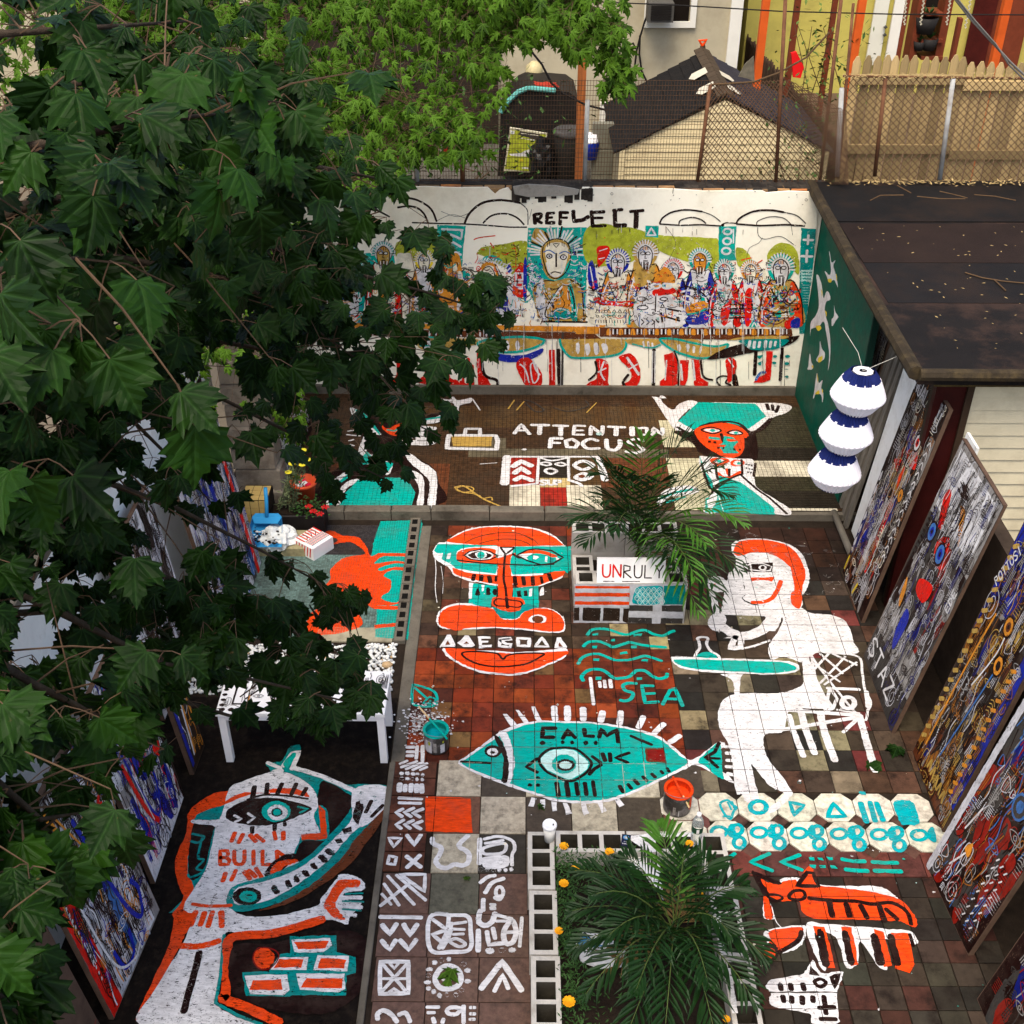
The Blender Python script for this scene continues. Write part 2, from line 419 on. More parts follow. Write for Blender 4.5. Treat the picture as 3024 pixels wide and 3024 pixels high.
for j in range(-5, 20):
    Y = yb + (j + .5) * PY
    if Y > 8.66 or Y < 5.74: continue
    for i in range(-2, 11):
        X = X0 + (i + .5) * PX
        if 0.42 < X < 1.35 and 7.28 < Y < 8.25: pass
        c = tcol(X, Y)
        part('clay_tile', me6, court, (X + rng.uniform(-.0008, .0008), Y, rng.uniform(-.0012, .0012)), rng.uniform(-.004, .004), c)
me8 = me_box('tile_eight', RPX - .005, RPY - .005, .012, TILE, .0015)
# right-hand floor of larger cement tiles, laid in slightly staggered rows
beige = {(0, 9), (1, 9), (0, 6), (4, 6), (3, 3), (4, 3), (2, 3), (0, 3), (4, 1)}
for j in range(0, 17):
    Y = RY + (j + .5) * RPY
    if Y > 8.66: continue
    off = 0.0
    for i in range(0, 9):
        X = RX0 + (i + .5) * RPX + off
        if X > 2.86: continue
        c = rng.choice([(.055, .040, .026), (.040, .030, .020), (.075, .052, .032), (.028, .024, .019), (.10, .05, .03), (.062, .045, .03)])
        if (i, j) in beige: c = (.26, .21, .12)
        elif j > 11: c = rng.choice([(.045, .022, .014), (.035, .022, .016), (.06, .024, .014)])
        elif rng.random() < .1: c = (.16, .035, .03)
        elif rng.random() < .07: c = (.22, .18, .11)
        part('cement_tile', me8, court, (X, Y, rng.uniform(-.0012, .0012)), rng.uniform(-.003, .003), jit(tuple(q * .8 for q in c), .22, rng))
# octagons with dark diamonds between them
OCT_X, OCT_P, OCT_Y, OCT_PY = 1.99, .2600, 5.205, .246
def oct_me(sx, sy, k):
    a, b = sx / 2, sy / 2; o = [(-a + k, -b), (a - k, -b), (a, -b + k), (a, b - k), (a - k, b), (-a + k, b), (-a, b - k), (-a, -b + k)]
    v = [(x, y, -.012) for x, y in o] + [(x, y, -.0015) for x, y in o] + [(x * .985, y * .985, 0) for x, y in o]
    f = [tuple(16 + i for i in range(8))] + [(q * 8 + i, q * 8 + (i + 1) % 8, q * 8 + 8 + (i + 1) % 8, q * 8 + 8 + i) for q in (0, 1) for i in range(8)]
    me = bpy.data.meshes.new('octagon'); me.from_pydata(v, [], f); me.materials.append(SLABM); return me
mo = oct_me(OCT_P - .006, OCT_PY - .006, .062); md = me_box('diamond', .082, .082, .012, TILE, .0015)
for r in (0, 1):
    for i in range(-4, 4):
        X = OCT_X + (i + .5) * OCT_P + (.03 if r else 0); Y = OCT_Y + (.5 - r) * OCT_PY
        if X < 1.0 or X > 2.86: continue
        part('octagonal_tile', mo, court, (X, Y, .002), 0, jit((.62, .58, .46), .10, rng))
        part('diamond_tile', md, court, (X + OCT_P / 2, Y - OCT_PY / 2, .0005), R_(45), jit((.10, .05, .035), .2, rng))
# rows below the octagons
me7 = me_box('tile_row', .198, .19, .012, TILE, .0015)
for i in range(0, 9):
    X = 1.16 + (i + .5) * .203
    if X < 2.85: part('cement_tile', me7, court, (X, 4.862, 0), 0, jit((.13, .035, .025) if i % 2 else (.085, .03, .024), .15, rng))
for j in range(0, 14):
    Y = 4.685 - j * PY
    for i in range(0, 10):
        X = 1.22 + (i + .5) * .165
        if X > 2.86 or Y < 2.9: continue
        c = rng.choice([(.055, .042, .028), (.040, .032, .022), (.065, .045, .030), (.030, .025, .018), (.075, .03, .02), (.05, .045, .03)])
        part('clay_tile', me6, court, (X, Y, rng.uniform(-.001, .001)), rng.uniform(-.004, .004), jit(tuple(q * .7 for q in c), .22, rng), (1.07, 1, 1))  # colours scaled down for the shade over the lower right floor
# large slabs, front left
meS = me_box('slab', .300, .300, .016, SLABM, .003)
SX = [-.563 + .3048 * k for k in range(-1, 7)]
SYR = [5.735, 5.405, 5.085, 4.77, 4.465, 4.165, 3.875, 3.575, 3.275]
MAR, DRK, BRN, RUST = (.46, .40, .29), (.065, .05, .035), (.13, .075, .055), (.16, .075, .045)
slabc = {(0, 1): MAR, (0, 2): DRK, (0, 3): MAR, (0, 4): DRK, (0, 5): MAR, (0, 6): DRK, (1, 1): RUST, (1, 2): MAR, (1, 3): DRK, (1, 4): MAR, (1, 5): DRK, (1, 6): (.15, .06, .05),
         (2, 1): MAR, (2, 2): (.045, .038, .028), (2, 3): (.2, .16, .12), (3, 1): (.09, .085, .06), (3, 2): BRN, (3, 0): BRN, (3, 3): DRK}
for j in range(len(SYR) - 1):
    Yc = (SYR[j] + SYR[j + 1]) / 2; sy = (SYR[j] - SYR[j + 1] - .006) / .300
    for i in range(0, 7):
        if i == 0 and j < 3: continue
        X = SX[i] + .1524 + max(0, 5.0 - Yc) * .03
        if X > .05 and Yc < 4.95 and i > 3: continue
        if i == 6 and X > 1.2: sx = .62
        c = slabc.get((j, i), BRN if j > 3 else RUST)
        part('paving_slab', meS, court, (X, Yc, rng.uniform(-.002, .002)), rng.uniform(-.004, .004), jit(c, .10, rng), (1, sy, 1))
# strip of small tiles left of the slabs
for j in range(6):
    Yt = 5.72 - j * .157
    for i in (0, 1):
        part('clay_tile', me6, court, (-.80 + i * .152 - (.0 if j < 4 else .03), Yt - .078, .001), 0, jit((.10, .035, .020), .15, rng), (.99, 1, 1))
# concrete edging, tarred slab, drain
e = MB(); e.box(-.90, -.805, 5.7, 8.6, -.05, -.001, .004); e.box(-.905, -.865, 3.0, 5.7, -.05, .012, .004)
tag(e.build('floor_edging', CONC, court))
dk = MB(); dk.box(-2.72, -.91, 2.6, 6.36, -.05, -.004); tar_slab = tag(dk.build('tarred_floor_slab', BLACKSLAB), kind='structure')
dr = MB()
for k in range(7):
    y0 = 6.98 + k * .245
    dr.box(-1.0, -.905, y0, y0 + .235, -.03, .03, .006)
drain = tag(dr.build('perforated_brick_edge', CONC, court))
hb = MB()
for k in range(14):
    y0 = 7.02 + k * .12; hb.box(-.978, -.93, y0, y0 + .07, .028, .0315)
hb.build('brick_hole', surf('hole', (.006, .005, .004), 1.0, .3, 5, bump=0), drain)
# ---- mosaics
def cellmat(name, col, p, amp=0.25, rough=0.35):
    if name in MATS: return MATS[name]
    m, n, l, b = nt(name); pos = n.new('ShaderNodeNewGeometry').outputs['Position']
    sn = n.new('ShaderNodeVectorMath'); sn.operation = 'SNAP'; l.new(pos, sn.inputs[0]); sn.inputs[1].default_value = (p, p, 1)
    wnz = n.new('ShaderNodeTexWhiteNoise'); l.new(sn.outputs[0], wnz.inputs['Vector'])
    v = ramp(n, l, wnz.outputs['Value'], [(0, (1 - amp,) * 3), (1, (1 + amp,) * 3)])
    c = mixc(n, l, 1.0, col, v, 'MULTIPLY'); d = noise_tex(n, l, pos, 3.5, 8, .7)
    c = mixc(n, l, ramp(n, l, d, [(.45, (0,) * 3), (.7, (.65,) * 3)]), c, (.03, .022, .014))
    l.new(c, b.inputs['Base Color']); b.inputs['Roughness'].default_value = rough; b.inputs['Specular IOR Level'].default_value = .12; MATS[name] = m; return m
def mosaic(name, parent, x0, x1, y0, y1, p, z, zones, default, pals):
    mb = MB(); names = list(pals); nx = int((x1 - x0) / p); ny = int((y1 - y0) / p); j_ = p * .05; t = .003
    for iy in range(ny):
        for ix in range(nx):
            cx, cy = x0 + (ix + .5) * p, y0 + (iy + .5) * p; k = default
            for (a, b, c, d, kk) in zones:
                if a <= cx < b and c <= cy < d: k = kk
            a, b, c, d = cx - p / 2 + j_, cx + p / 2 - j_, cy - p / 2 + j_, cy + p / 2 - j_
            mb.cur = names.index(k); zz = z + rng.uniform(-.0006, .0006)
            mb.add([(a, c, zz - t), (b, c, zz - t), (b, d, zz - t), (a, d, zz - t), (a, c, zz), (b, c, zz), (b, d, zz), (a, d, zz)],
                   [(4, 5, 6, 7), (0, 1, 5, 4), (1, 2, 6, 5), (2, 3, 7, 6), (3, 0, 4, 7)])
    o = mb.build(name, [pals[k] for k in names], parent); o['kind'] = 'stuff'; return o
YW = 11.02
tb = MB(); tb.box(-2.75, 3.25, 8.72, YW + .02, -.05, TZ - .004)
terrace = tag(tb.build('terrace_floor', GROUT), kind='structure')
def zpx(x0, y0, x1, y1, k):
    a, b = at(x0, y1, z=TZ), at(x1, y0, z=TZ); return (a.x, b.x, a.y, b.y, k)
P_ = .0412
pals = {'brown': cellmat('m_brown', (.048, .024, .011), P_, .3), 'rust': cellmat('m_rust', (.105, .032, .012), P_), 'white': cellmat('m_white', (.62, .56, .42), P_, .1),
        'red': cellmat('m_red', (.28, .018, .010), P_), 'dark': cellmat('m_dark', (.018, .014, .010), P_), 'olive': cellmat('m_olive', (.034, .030, .016), P_),
        'grey': cellmat('m_grey', (.11, .09, .055), P_), 'cream': cellmat('m_cream', (.50, .37, .15), P_, .15), 'tan': cellmat('m_tan', (.075, .040, .014), P_, .2), 'pale': cellmat('m_pale', (.50, .46, .30), P_, .1)}
tz = [zpx(950, 1370, 1330, 1490, 'rust'), zpx(1050, 1200, 1980, 1260, 'tan'), zpx(1380, 1325, 1970, 1350, 'grey'),
      zpx(1500, 1348, 1592, 1428, 'red'), zpx(1592, 1348, 1680, 1414, 'dark'), zpx(1680, 1348, 1775, 1434, 'tan'), zpx(1775, 1350, 1980, 1440, 'rust'),
      zpx(1592, 1414, 1682, 1442, 'cream'), zpx(1500, 1432, 1592, 1520, 'white'), zpx(1592, 1442, 1682, 1535, 'red'), zpx(1682, 1436, 1778, 1535, 'white'),
      zpx(1960, 1240, 2040, 1320, 'pale'), zpx(2000, 1355, 2075, 1520, 'pale'), zpx(2200, 1200, 2440, 1280, 'olive'), zpx(2225, 1280, 2450, 1325, 'olive'), zpx(2225, 1325, 2450, 1363, 'dark'),
      zpx(2230, 1363, 2440, 1405, 'white'), zpx(2230, 1405, 2470, 1452, 'olive'), zpx(2230, 1452, 2490, 1502, 'dark'), zpx(2300, 1503, 2478, 1527, 'white'), zpx(1330, 1290, 1500, 1330, 'grey')]
mosaic('mosaic_tiles', terrace, -2.7, 3.1, 8.78, YW - .02, P_, TZ, tz, 'brown', pals)
# kerb and gutter stones on the edge of the terrace
kb = MB(); rk = random.Random(4)
kx = -2.0
while kx < .45:
    L = rk.uniform(.35, .55); kb.box(kx, kx + L - .008, 8.70, 8.80, -.03, TZ + .035 + rk.uniform(-.005, .005), .012); kx += L
kb.box(.46, 3.1, 8.715, 8.765, -.03, TZ + .001, .004)
tag(kb.build('kerb_stone', CONC, terrace))
# lobster mosaic, sunk to the left
lb = MB(); lb.box(-2.75, -1.0, 6.98, 8.66, -.05, -.008); pool = tag(lb.build('mosaic_bed', GROUT), kind='structure')
lp = {'slate': cellmat('m_slate', (.035, .030, .030), .0215, .3), 'aqua': cellmat('m_aqua', (.11, .17, .15), .0215, .3)}
a_ = at(1000, 1637, z=0)
mosaic('mosaic_tiles', pool, -2.45, -1.01, 7.03, 8.62, .0215, 0.0, [(-9, 9, 0, a_.y, 'aqua')], 'slate', lp)
cl = MB(); cl.box(-1.62, -1.01, 6.99, 7.16, -.02, .004); cl.build('cement_patch', surf('pale_cement', (.36, .32, .22), .85, .3, 6, (.1, .08, .05), .6, 5, .3, 30), pool)
# pebbles
pb = MB(); pb.box(-2.75, -.92, 6.36, 6.985, -.05, -.02); pbed = tag(pb.build('pebble_bed', SOIL), kind='structure')
def icopts():
    bm = bmesh.new(); bmesh.ops.create_icosphere(bm, subdivisions=1, radius=1); v = [x.co.copy() for x in bm.verts]; f = [tuple(q.index for q in y.verts) for y in bm.faces]; bm.free(); return v, f
IV, IF = icopts()
pebm = [surf('pebble_white', (.72, .72, .68), .6, .1, 20, bump=.1), surf('pebble_grey', (.45, .46, .46), .6, .2, 20, bump=.1), surf('pebble_tan', (.50, .34, .18), .6, .2, 14, bump=.1)]
pm = MB(); rp = random.Random(11)
for k in range(2300):
    x = rp.uniform(-2.6, -.97); y = rp.uniform(6.40, 6.96); r = rp.uniform(.011, .019)
    if x > -1.15 and y < 6.6 and rp.random() < .5: r *= 1.5
    c = Vector((x, y, -.012 + rp.uniform(0, .022))); s = (r * rp.uniform(.8, 1.3), r * rp.uniform(.8, 1.2), r * .75); rt = Matrix.Rotation(rp.uniform(0, 6), 3, 'Z')
    pm.cur = rp.choices((0, 1, 2), (75, 22, 3))[0]
    pm.add([c + rt @ Vector((v.x * s[0], v.y * s[1], v.z * s[2])) for v in IV], IF)
o = pm.build('pebbles', pebm, pbed, True); o['kind'] = 'stuff'
stones = thing('edge_stone', 'tan rounded stone on the right end of the white pebbles beside the tiles', 'stone', (-1.0, 6.66, 0))
mb = MB(); c = Vector((-1.02, 6.7, .02)); mb.add([c + Vector((v.x * .05, v.y * .035, v.z * .028)) for v in IV], IF); mb.build('stone_body', pebm[2], stones, True)

# ================================================================ BACK WALL
def wallpt(px, py): return at(px, py, y=YW - .005)
bw = thing('mural_wall', 'long white plastered back wall painted with a crowded mural of seated figures', 'wall', (0, YW, 0))
wl_, wr_ = -2.75, 2.98; topz = 2.22
mb = MB(); mb.box(wl_, wr_, YW, YW + .28, -.05, topz)
mb.build('wall_core', PLASTER, bw)
base = MB(); base.box(wl_, wr_ - .05, YW - .05, YW, -.05, TZ + .10, .01); base.build('wall_foot', CONC, bw)
# plaster skin with a broken upper edge
edge = [(1100, 530), (1140, 551), (1260, 550), (1350, 553), (1440, 552), (1462, 572), (1475, 560), (1500, 553), (1520, 575), (1560, 582), (1640, 577), (1705, 572), (1720, 552), (1990, 557), (2080, 563), (2250, 561), (2262, 568), (2330, 563), (2400, 566), (2414, 580), (2412, 640), (2406, 750), (2392, 900), (2372, 1040), (2354, 1158)]
mb = MB(); poly = [(-2.75, YW - .02, TZ + .05)] + [(wallpt(2354, 1158).x, YW - .02, TZ + .05)] + [(wallpt(x, y).x, YW - .02, wallpt(x, y).z) for x, y in reversed(edge[:-1])] + [(-2.75, YW - .02, 2.28)]
k = len(poly); tr = tessellate_polygon([[Vector((p[0], p[2], 0)) for p in poly]])
back = [(p[0], p[1] + .02, p[2]) for p in poly]
mb.add(list(poly) + back, [t for t in [(a, b, c) if (poly[b][0] - poly[a][0]) * (poly[c][2] - poly[a][2]) - (poly[c][0] - poly[a][0]) * (poly[b][2] - poly[a][2]) > 0 else (a, c, b) for a, b, c in tr]] + [(i, k + i, k + (i + 1) % k, (i + 1) % k) for i in range(k)])
skin = mb.build('plaster_face', PLASTER, bw)
sg = MB(); q = [wallpt(x, y) for x, y in [(1515, 548), (1560, 541), (1640, 545), (1712, 556), (1705, 571), (1640, 576), (1560, 578), (1520, 570)]]
sg.slab([(p.x, YW - .022, p.z) for p in q], .02); sg.build('cement_patch', surf('bare_cement', (.33, .31, .27), .9, .35, 12, (.08, .07, .05), .6, 12, .5, 40), bw)
# brick course along the top
meB = me_box('brick', .200, .11, .065, BRICK, .006); rb = random.Random(5)
bx = -2.7
while bx < 2.9:
    gone = (.02 < bx < .62)
    if not gone:
        c = rb.choice([(.33, .14, .05), (.40, .15, .05), (.26, .15, .07), (.22, .14, .08), (.36, .20, .09)])
        part('brick', meB, bw, (bx + .1, YW + .055 + rb.uniform(-.006, .006), topz + .065 + rb.uniform(-.004, .006)), rb.uniform(-.03, .03), jit(c, .15, rb))
    bx += .212
mb = MB(); mb.box(wl_, wr_, YW + .11, YW + .28, topz, topz + .07, .01)
rr = random.Random(3)
for k in range(24):
    x = -.1 + k * .032; mb.box(x, x + .05, YW - .03 + rr.uniform(-.01, .02), YW + .2, topz - .02 - rr.uniform(0, .05), topz + .085, .012)
for k in range(20):
    x = 1.48 + k * .075; mb.box(x, x + .09, YW + .0 + rr.uniform(-.01, .02), YW + .2, topz - .0, topz + .072 + rr.uniform(0, .01), .012)
mb.build('tar_coping', TAR, bw)
# ================================================================ RIGHT SHED (flat black roof)
sh = thing('flat_roofed_shed', 'low outbuilding with flat black roof, pale clapboard front and dark open doorway', 'building', (3.3, 9, 0))
roofm = surf('rolled_roofing', (.010, .008, .007), .8, .35, 2.2, (.075, .040, .026), .55, 1.6, .35, 120)
mb = MB()
far = [at(2420, 552, z=2.3), at(3300, 545, z=2.3)]
roof = [(2.86, 11.2, 2.3), (2.80, 9.0, 2.3), (2.78, 7.24, 2.3), (7.0, 7.20, 2.3), (7.0, 11.3, 2.3)]
mb.slab([roof[4], roof[0], roof[1], roof[2], roof[3]], .12)
rf = mb.build('roof', roofm, sh)
for k, yy in enumerate((8.35, 9.15, 10.1)):
    s = MB(); s.box(2.84, 7.0, yy, yy + .9 if k < 2 else yy + .95, 2.3, 2.304 + .004 * k); s.build('roofing_sheet', surf('roofing_sheet_%d' % k, [(.0105, .009, .0085), (.019, .011, .008), (.009, .008, .0075)][k], .8, .4, 2, (.024, .014, .009), .6, 1.3, .35, 120), rf)
fa = MB(); fa.tube([(2.83, 11.2, 2.27), (2.77, 9, 2.27), (2.75, 7.24, 2.27)], .055, 8); fa.tube([(2.77, 7.22, 2.27), (7.0, 7.18, 2.27)], .045, 8); fa.build('rolled_edge', surf('roof_edge', (.035, .026, .016), .85, .4, 8, (.10, .07, .03), .5, 9, .5, 60), rf)
mb = MB(); mb.box(3.2, 3.3, 2.6, 7.25, 0, 1.5); mb.box(3.22, 3.35, 7.5, 11.2, 0, 2.18)
mb.build('side_wall', surf('shed_wall', (.05, .035, .025), .9, .5, 5), sh)
sid = surf('clapboard', (.62, .55, .38), .6, .12, 3, (.25, .2, .12), .35, 2, .1, 40)
mb = MB(); mb.box(3.0, 7.0, 7.5, 7.55, 0, 2.17); mb.build('front_wall', surf('sheathing', (.04, .03, .02), .9, .3, 5), sh)
for k in range(17):
    z0 = .35 + k * .107
    if z0 + .1 > 2.1: continue
    m = MB(); m.add([(3.27, 7.47, z0), (6.6, 7.47, z0), (6.6, 7.485, z0 + .11), (3.27, 7.485, z0 + .11), (3.27, 7.49, z0), (6.6, 7.49, z0), (6.6, 7.5, z0 + .11), (3.27, 7.5, z0 + .11)], [(0, 1, 2, 3), (0, 4, 5, 1), (0, 3, 7, 4), (1, 5, 6, 2)])
    m.build('clapboard', sid, sh)
m = MB(); m.box(3.0, 3.22, 7.44, 7.5, 0, 2.1); m.build('doorway', surf('dark_red_door', (.035, .004, .003), .6, .5, 4), sh)
m = MB(); m.box(3.22, 3.27, 7.42, 7.5, 0, 2.16); m.build('door_post', surf('brown_trim', (.04, .024, .014), .8, .3, 6), sh)
m = MB(); m.box(2.95, 7, 7.36, 7.46, 2.1, 2.18); m.build('eave_board', surf('eave', (.08, .055, .02), .9, .5, 9, bump=.8), sh)
# litter on the roof
ll = MB(); rl = random.Random(8)
for k in range(560):
    x = 2.95 + rl.random() * 3.2; y = 11.18 - abs(rl.gauss(0, .06)); 
    if k > 330: y = rl.uniform(7.4, 11.0)
    a = rl.uniform(0, 6.3); L = rl.uniform(.012, .035) * (1 if k < 330 else .6); w = L * .35; z = 2.31 + rl.random() * .03 if k < 330 else 2.309
    d = Vector((math.cos(a), math.sin(a), rl.uniform(-.3, .3) if k < 330 else 0)); s_ = Vector((-d.y, d.x, 0)) * w
    p = Vector((x, y, z)); ll.add([p - d * L, p + s_, p + d * L, p - s_], [(0, 1, 2, 3)])
o = ll.build('dry_leaf_litter', surf('dry_leaf', (.42, .30, .13), .8, .5, 30, bump=0), None); tag(o, kind='stuff', label='drift of dry leaves and scraps along the far edge of the black roof')
tw = MB()
for pts in ([(2570, 592), (2600, 577), (2668, 576)], [(2708, 580), (2780, 587), (2850, 587)], [(2775, 565), (2820, 575), (2857, 585)], [(2650, 548), (2690, 570)], [(2877, 575), (2940, 580), (3000, 592)], [(2850, 805), (2900, 820), (2960, 830), (3024, 836)], [(2935, 825), (2970, 858)]):
    tw.tube([at(x, y, z=2.315) for x, y in pts], .006, 5)
o = tw.build('twigs', surf('twig', (.10, .06, .03), .8, .3, 20), None); tag(o, kind='stuff', label='thin fallen twigs scattered over the black roof')
# ================================================================ LEFT WALL
lw = thing('left_wall', 'whitewashed left boundary wall with paintings behind the maple', 'wall', (-2.8, 6, 0))
mb = MB(); mb.box(-2.95, -2.72, 1.5, 9.05, -.05, 2.1); mb.build('wall_panel', WALLW, lw)
mb = MB(); mb.box(-3.0, -2.68, 1.5, 9.05, 2.1, 2.16, .01); mb.build('coping', CONC, lw)
mb = MB(); mb.box(-2.9, -2.5, 10.0, 11.0, 0, 2.0); mb.build('end_wall', surf('old_block', (.22, .18, .13), .9, .4, 6, bump=.6), lw)
pr = MB(); rr = random.Random(2)
pier = thing('stone_pier', 'rough grey rendered pier in front of the left wall beyond the maple', 'pier', (-2.35, 8.95, 0))
for k in range(9):
    pr.box(-2.58 - rr.uniform(0, .02), -2.2 + rr.uniform(-.03, .03), 8.84 + rr.uniform(-.02, .02), 9.15, k * .22, k * .22 + .216, .02)
pr.build('rendered_block', surf('grey_render', (.30, .25, .19), .9, .4, 7, (.10, .07, .05), .7, 4, .9, 22), pier)
# ================================================================ PAINTINGS ON THE FLOOR
GM = ('m', X0, PX, yb, PY, .0026); GR = ('r', RX0, RPX, RY, RPY, .0026); GS = ('s', -.563, .3048, 4.77, .305, .0022)
GT = ('t', -2.7, P_, 8.78, P_, .0012); GP = ('p', -2.45, .0215, 7.03, .0215, .0010); GL = ('l', 1.22, .165, 4.685 - PY / 2, PY, .002)
# --- big orange and turquoise face
p = Painting(GROUND, GM, .35, seed=2).crop(1200, 1500, 3.22)
p.draw("""
f w 250,430 300,340 380,325 440,275 560,215 720,180 900,172 1080,178 1240,200 1400,262 1500,355 1500,380 1300,640 1490,650 1390,705 1200,760 1000,730 860,745 700,712 600,700 450,640 410,575 290,500
f o 385,325 450,280 570,225 730,190 900,183 1080,190 1230,212 1390,275 1480,345 1470,360 1200,365 900,372 600,350
f o 440,575 500,590 600,620 860,640 1020,650 1300,640 1500,575 1495,640 1390,690 1220,752 1090,765 1000,720 870,730 700,700 560,665 460,630
F t 300,345 860,358 865,560 850,630 640,605 470,580 430,540 345,500 330,460 262,415
F t 1025,370 1603,368 1600,470 1588,560 1535,625 1500,600 1400,610 1300,625 1010,640 975,555
f w 560,385 700,372 870,368 862,430 846,440 845,395 700,385 560,395 500,440 478,440 500,405
F w 345,430 340,480 300,470 262,430 330,435;F w 395,440 425,432 415,490 385,488;F w 1588,465 1566,468 1570,510 1585,512
f o 480,440 540,400 700,380 840,400 850,440 870,480 1000,440 1100,430 1100,480 1010,450 985,545 1000,640 1010,760 1010,850 1100,870 1130,915 1080,980 980,990 880,965 815,925 820,860 870,850 865,640 862,545 700,532 500,515
F t 635,720 860,745 860,860 815,875 800,950 590,915 600,860;F t 1015,765 1255,745 1262,950 1100,950 1120,880 1015,850
F w 600,712 636,715 620,865 590,868;F w 715,735 742,735 735,790 720,800;F w 1170,775 1200,770 1190,845 1165,845;F w 1280,760 1308,752 1305,830 1265,840
f w 555,450 600,415 700,400 800,430 830,460 780,490 690,500 600,490
f k 590,450 640,425 700,415 790,440 810,465 760,485 690,488 620,478;f w 655,440 680,425 740,420 765,450 740,480 680,480;e t 710,452 36,32
L k 13 550,455 600,418 700,400 790,415 870,462 800,495 700,503 610,492
f t 1040,440 1120,400 1240,395 1400,410 1470,460 1440,500 1300,545 1150,510
f w 1060,460 1150,420 1200,440 1190,490 1120,490;f o 1085,440 1180,405 1300,410 1440,465 1300,475 1200,435;f t 1160,460 1250,435 1400,480 1380,510 1240,510 1150,490
F w 1210,455 1265,470 1230,495 1205,490;F w 1320,465 1345,470 1335,520 1315,515;F w 1420,470 1455,485 1430,515;F m 1365,475 1405,480 1400,525 1360,522
L k 15 1050,455 1150,405 1230,393 1380,410 1490,475 1400,530 1280,545 1150,505
s k 14 485,500 600,515 800,535 940,540 1200,548 1400,540
s k 17 940,445 930,560 925,680 945,780 960,960
l k 14 895,378 1025,378;l k 16 898,385 945,445 1022,388;s k 18 1010,440 1060,475 1090,480
s n 9 560,335 650,290 800,250 950,238 1080,250 1200,310;s n 9 695,345 800,315 920,300 1030,305 1120,325 1185,360;s n 6 1100,255 1200,300 1250,345
l k 30 645,640 635,690;l k 28 718,648 712,695;l k 30 785,655 800,712;l k 20 855,655 850,700;l k 30 1030,660 1040,735;l k 28 1110,660 1120,735;l k 28 1200,660 1205,735;l k 22 1282,660 1292,720;l k 28 1355,635 1375,695
f k 655,830 670,775 685,770 698,800 695,835;f k 758,830 765,765 790,770 798,825;f k 820,790 845,770 862,790 860,830 825,830;F k 1048,800 1085,790 1098,850 1058,850;F k 1112,795 1150,790 1155,845 1120,845
f o 815,865 870,850 1080,860 1130,915 1090,960 1000,990 900,975 830,930
S k 14 835,900 870,870 970,880 1080,895 1100,930 1060,950 960,940 860,935;l k 24 950,860 962,955
f w 285,1080 300,1010 360,950 440,920 580,910 680,935 780,955 830,960 880,1040 960,1060 1060,1050 1110,1000 1200,965 1330,955 1420,985 1490,1050 1508,1110 1490,1185 1330,1190 1100,1165 850,1150 600,1160 430,1160 320,1140
f o 305,1080 318,1015 380,960 500,930 680,940 850,975 900,1055 960,1065 1060,1060 1120,990 1200,960 1340,965 1430,1000 1485,1060 1500,1120 1470,1175 1330,1178 1100,1150 850,1138 600,1145 500,1172 430,1160 330,1128
f m 820,945 900,975 1000,995 1080,975 1120,920 1240,940 1200,965 1110,1000 1050,1055 960,1060 890,1040
f w 1165,1060 1190,1035 1260,1020 1325,1045 1320,1090 1260,1100 1170,1085;f n 1198,1050 1250,1030 1300,1050 1290,1090 1240,1100 1205,1080
f w 345,1340 430,1345 600,1360 835,1365 1020,1375 1200,1370 1400,1350 1530,1350 1500,1430 1350,1500 1200,1560 1030,1600 850,1590 700,1570 560,1520 430,1450 370,1400
f o 365,1345 430,1340 600,1355 835,1378 1010,1390 1200,1385 1525,1365 1490,1420 1340,1490 1190,1550 1030,1580 850,1572 700,1550 560,1500 440,1430
S k 17 530,1400 560,1375 700,1372 835,1385 880,1400 920,1445 960,1410 1070,1390 1300,1390 1260,1430 1150,1485 1000,1510 850,1515 700,1495 590,1450
F w 320,1325 385,1210 420,1208 468,1310 455,1325;F w 485,1290 560,1220 590,1222 650,1310 620,1332 540,1328;F n 372,1308 392,1265 420,1305;F n 540,1298 570,1272 598,1298
F w 680,1228 690,1340 812,1330 812,1308 720,1310 718,1290 780,1285 780,1268 716,1268 715,1250 800,1248 800,1228
L w 26 885,1262 1000,1255 990,1245 890,1250 885,1320 985,1330 995,1300 950,1300
L w 28 1060,1245 1170,1250 1165,1320 1065,1315;L w 24 1225,1325 1290,1238 1350,1325;F w 1410,1340 1430,1240 1465,1238 1528,1330 1520,1350;F n 1445,1325 1455,1280 1490,1325
s w 5 272,470 282,600 275,760 292,905;s w 3 330,560 350,700 345,820;l w 6 1490,1035 1500,1070
""")
p.build('painted_face', court, 'orange and turquoise mask-like face painted on the clay tiles')
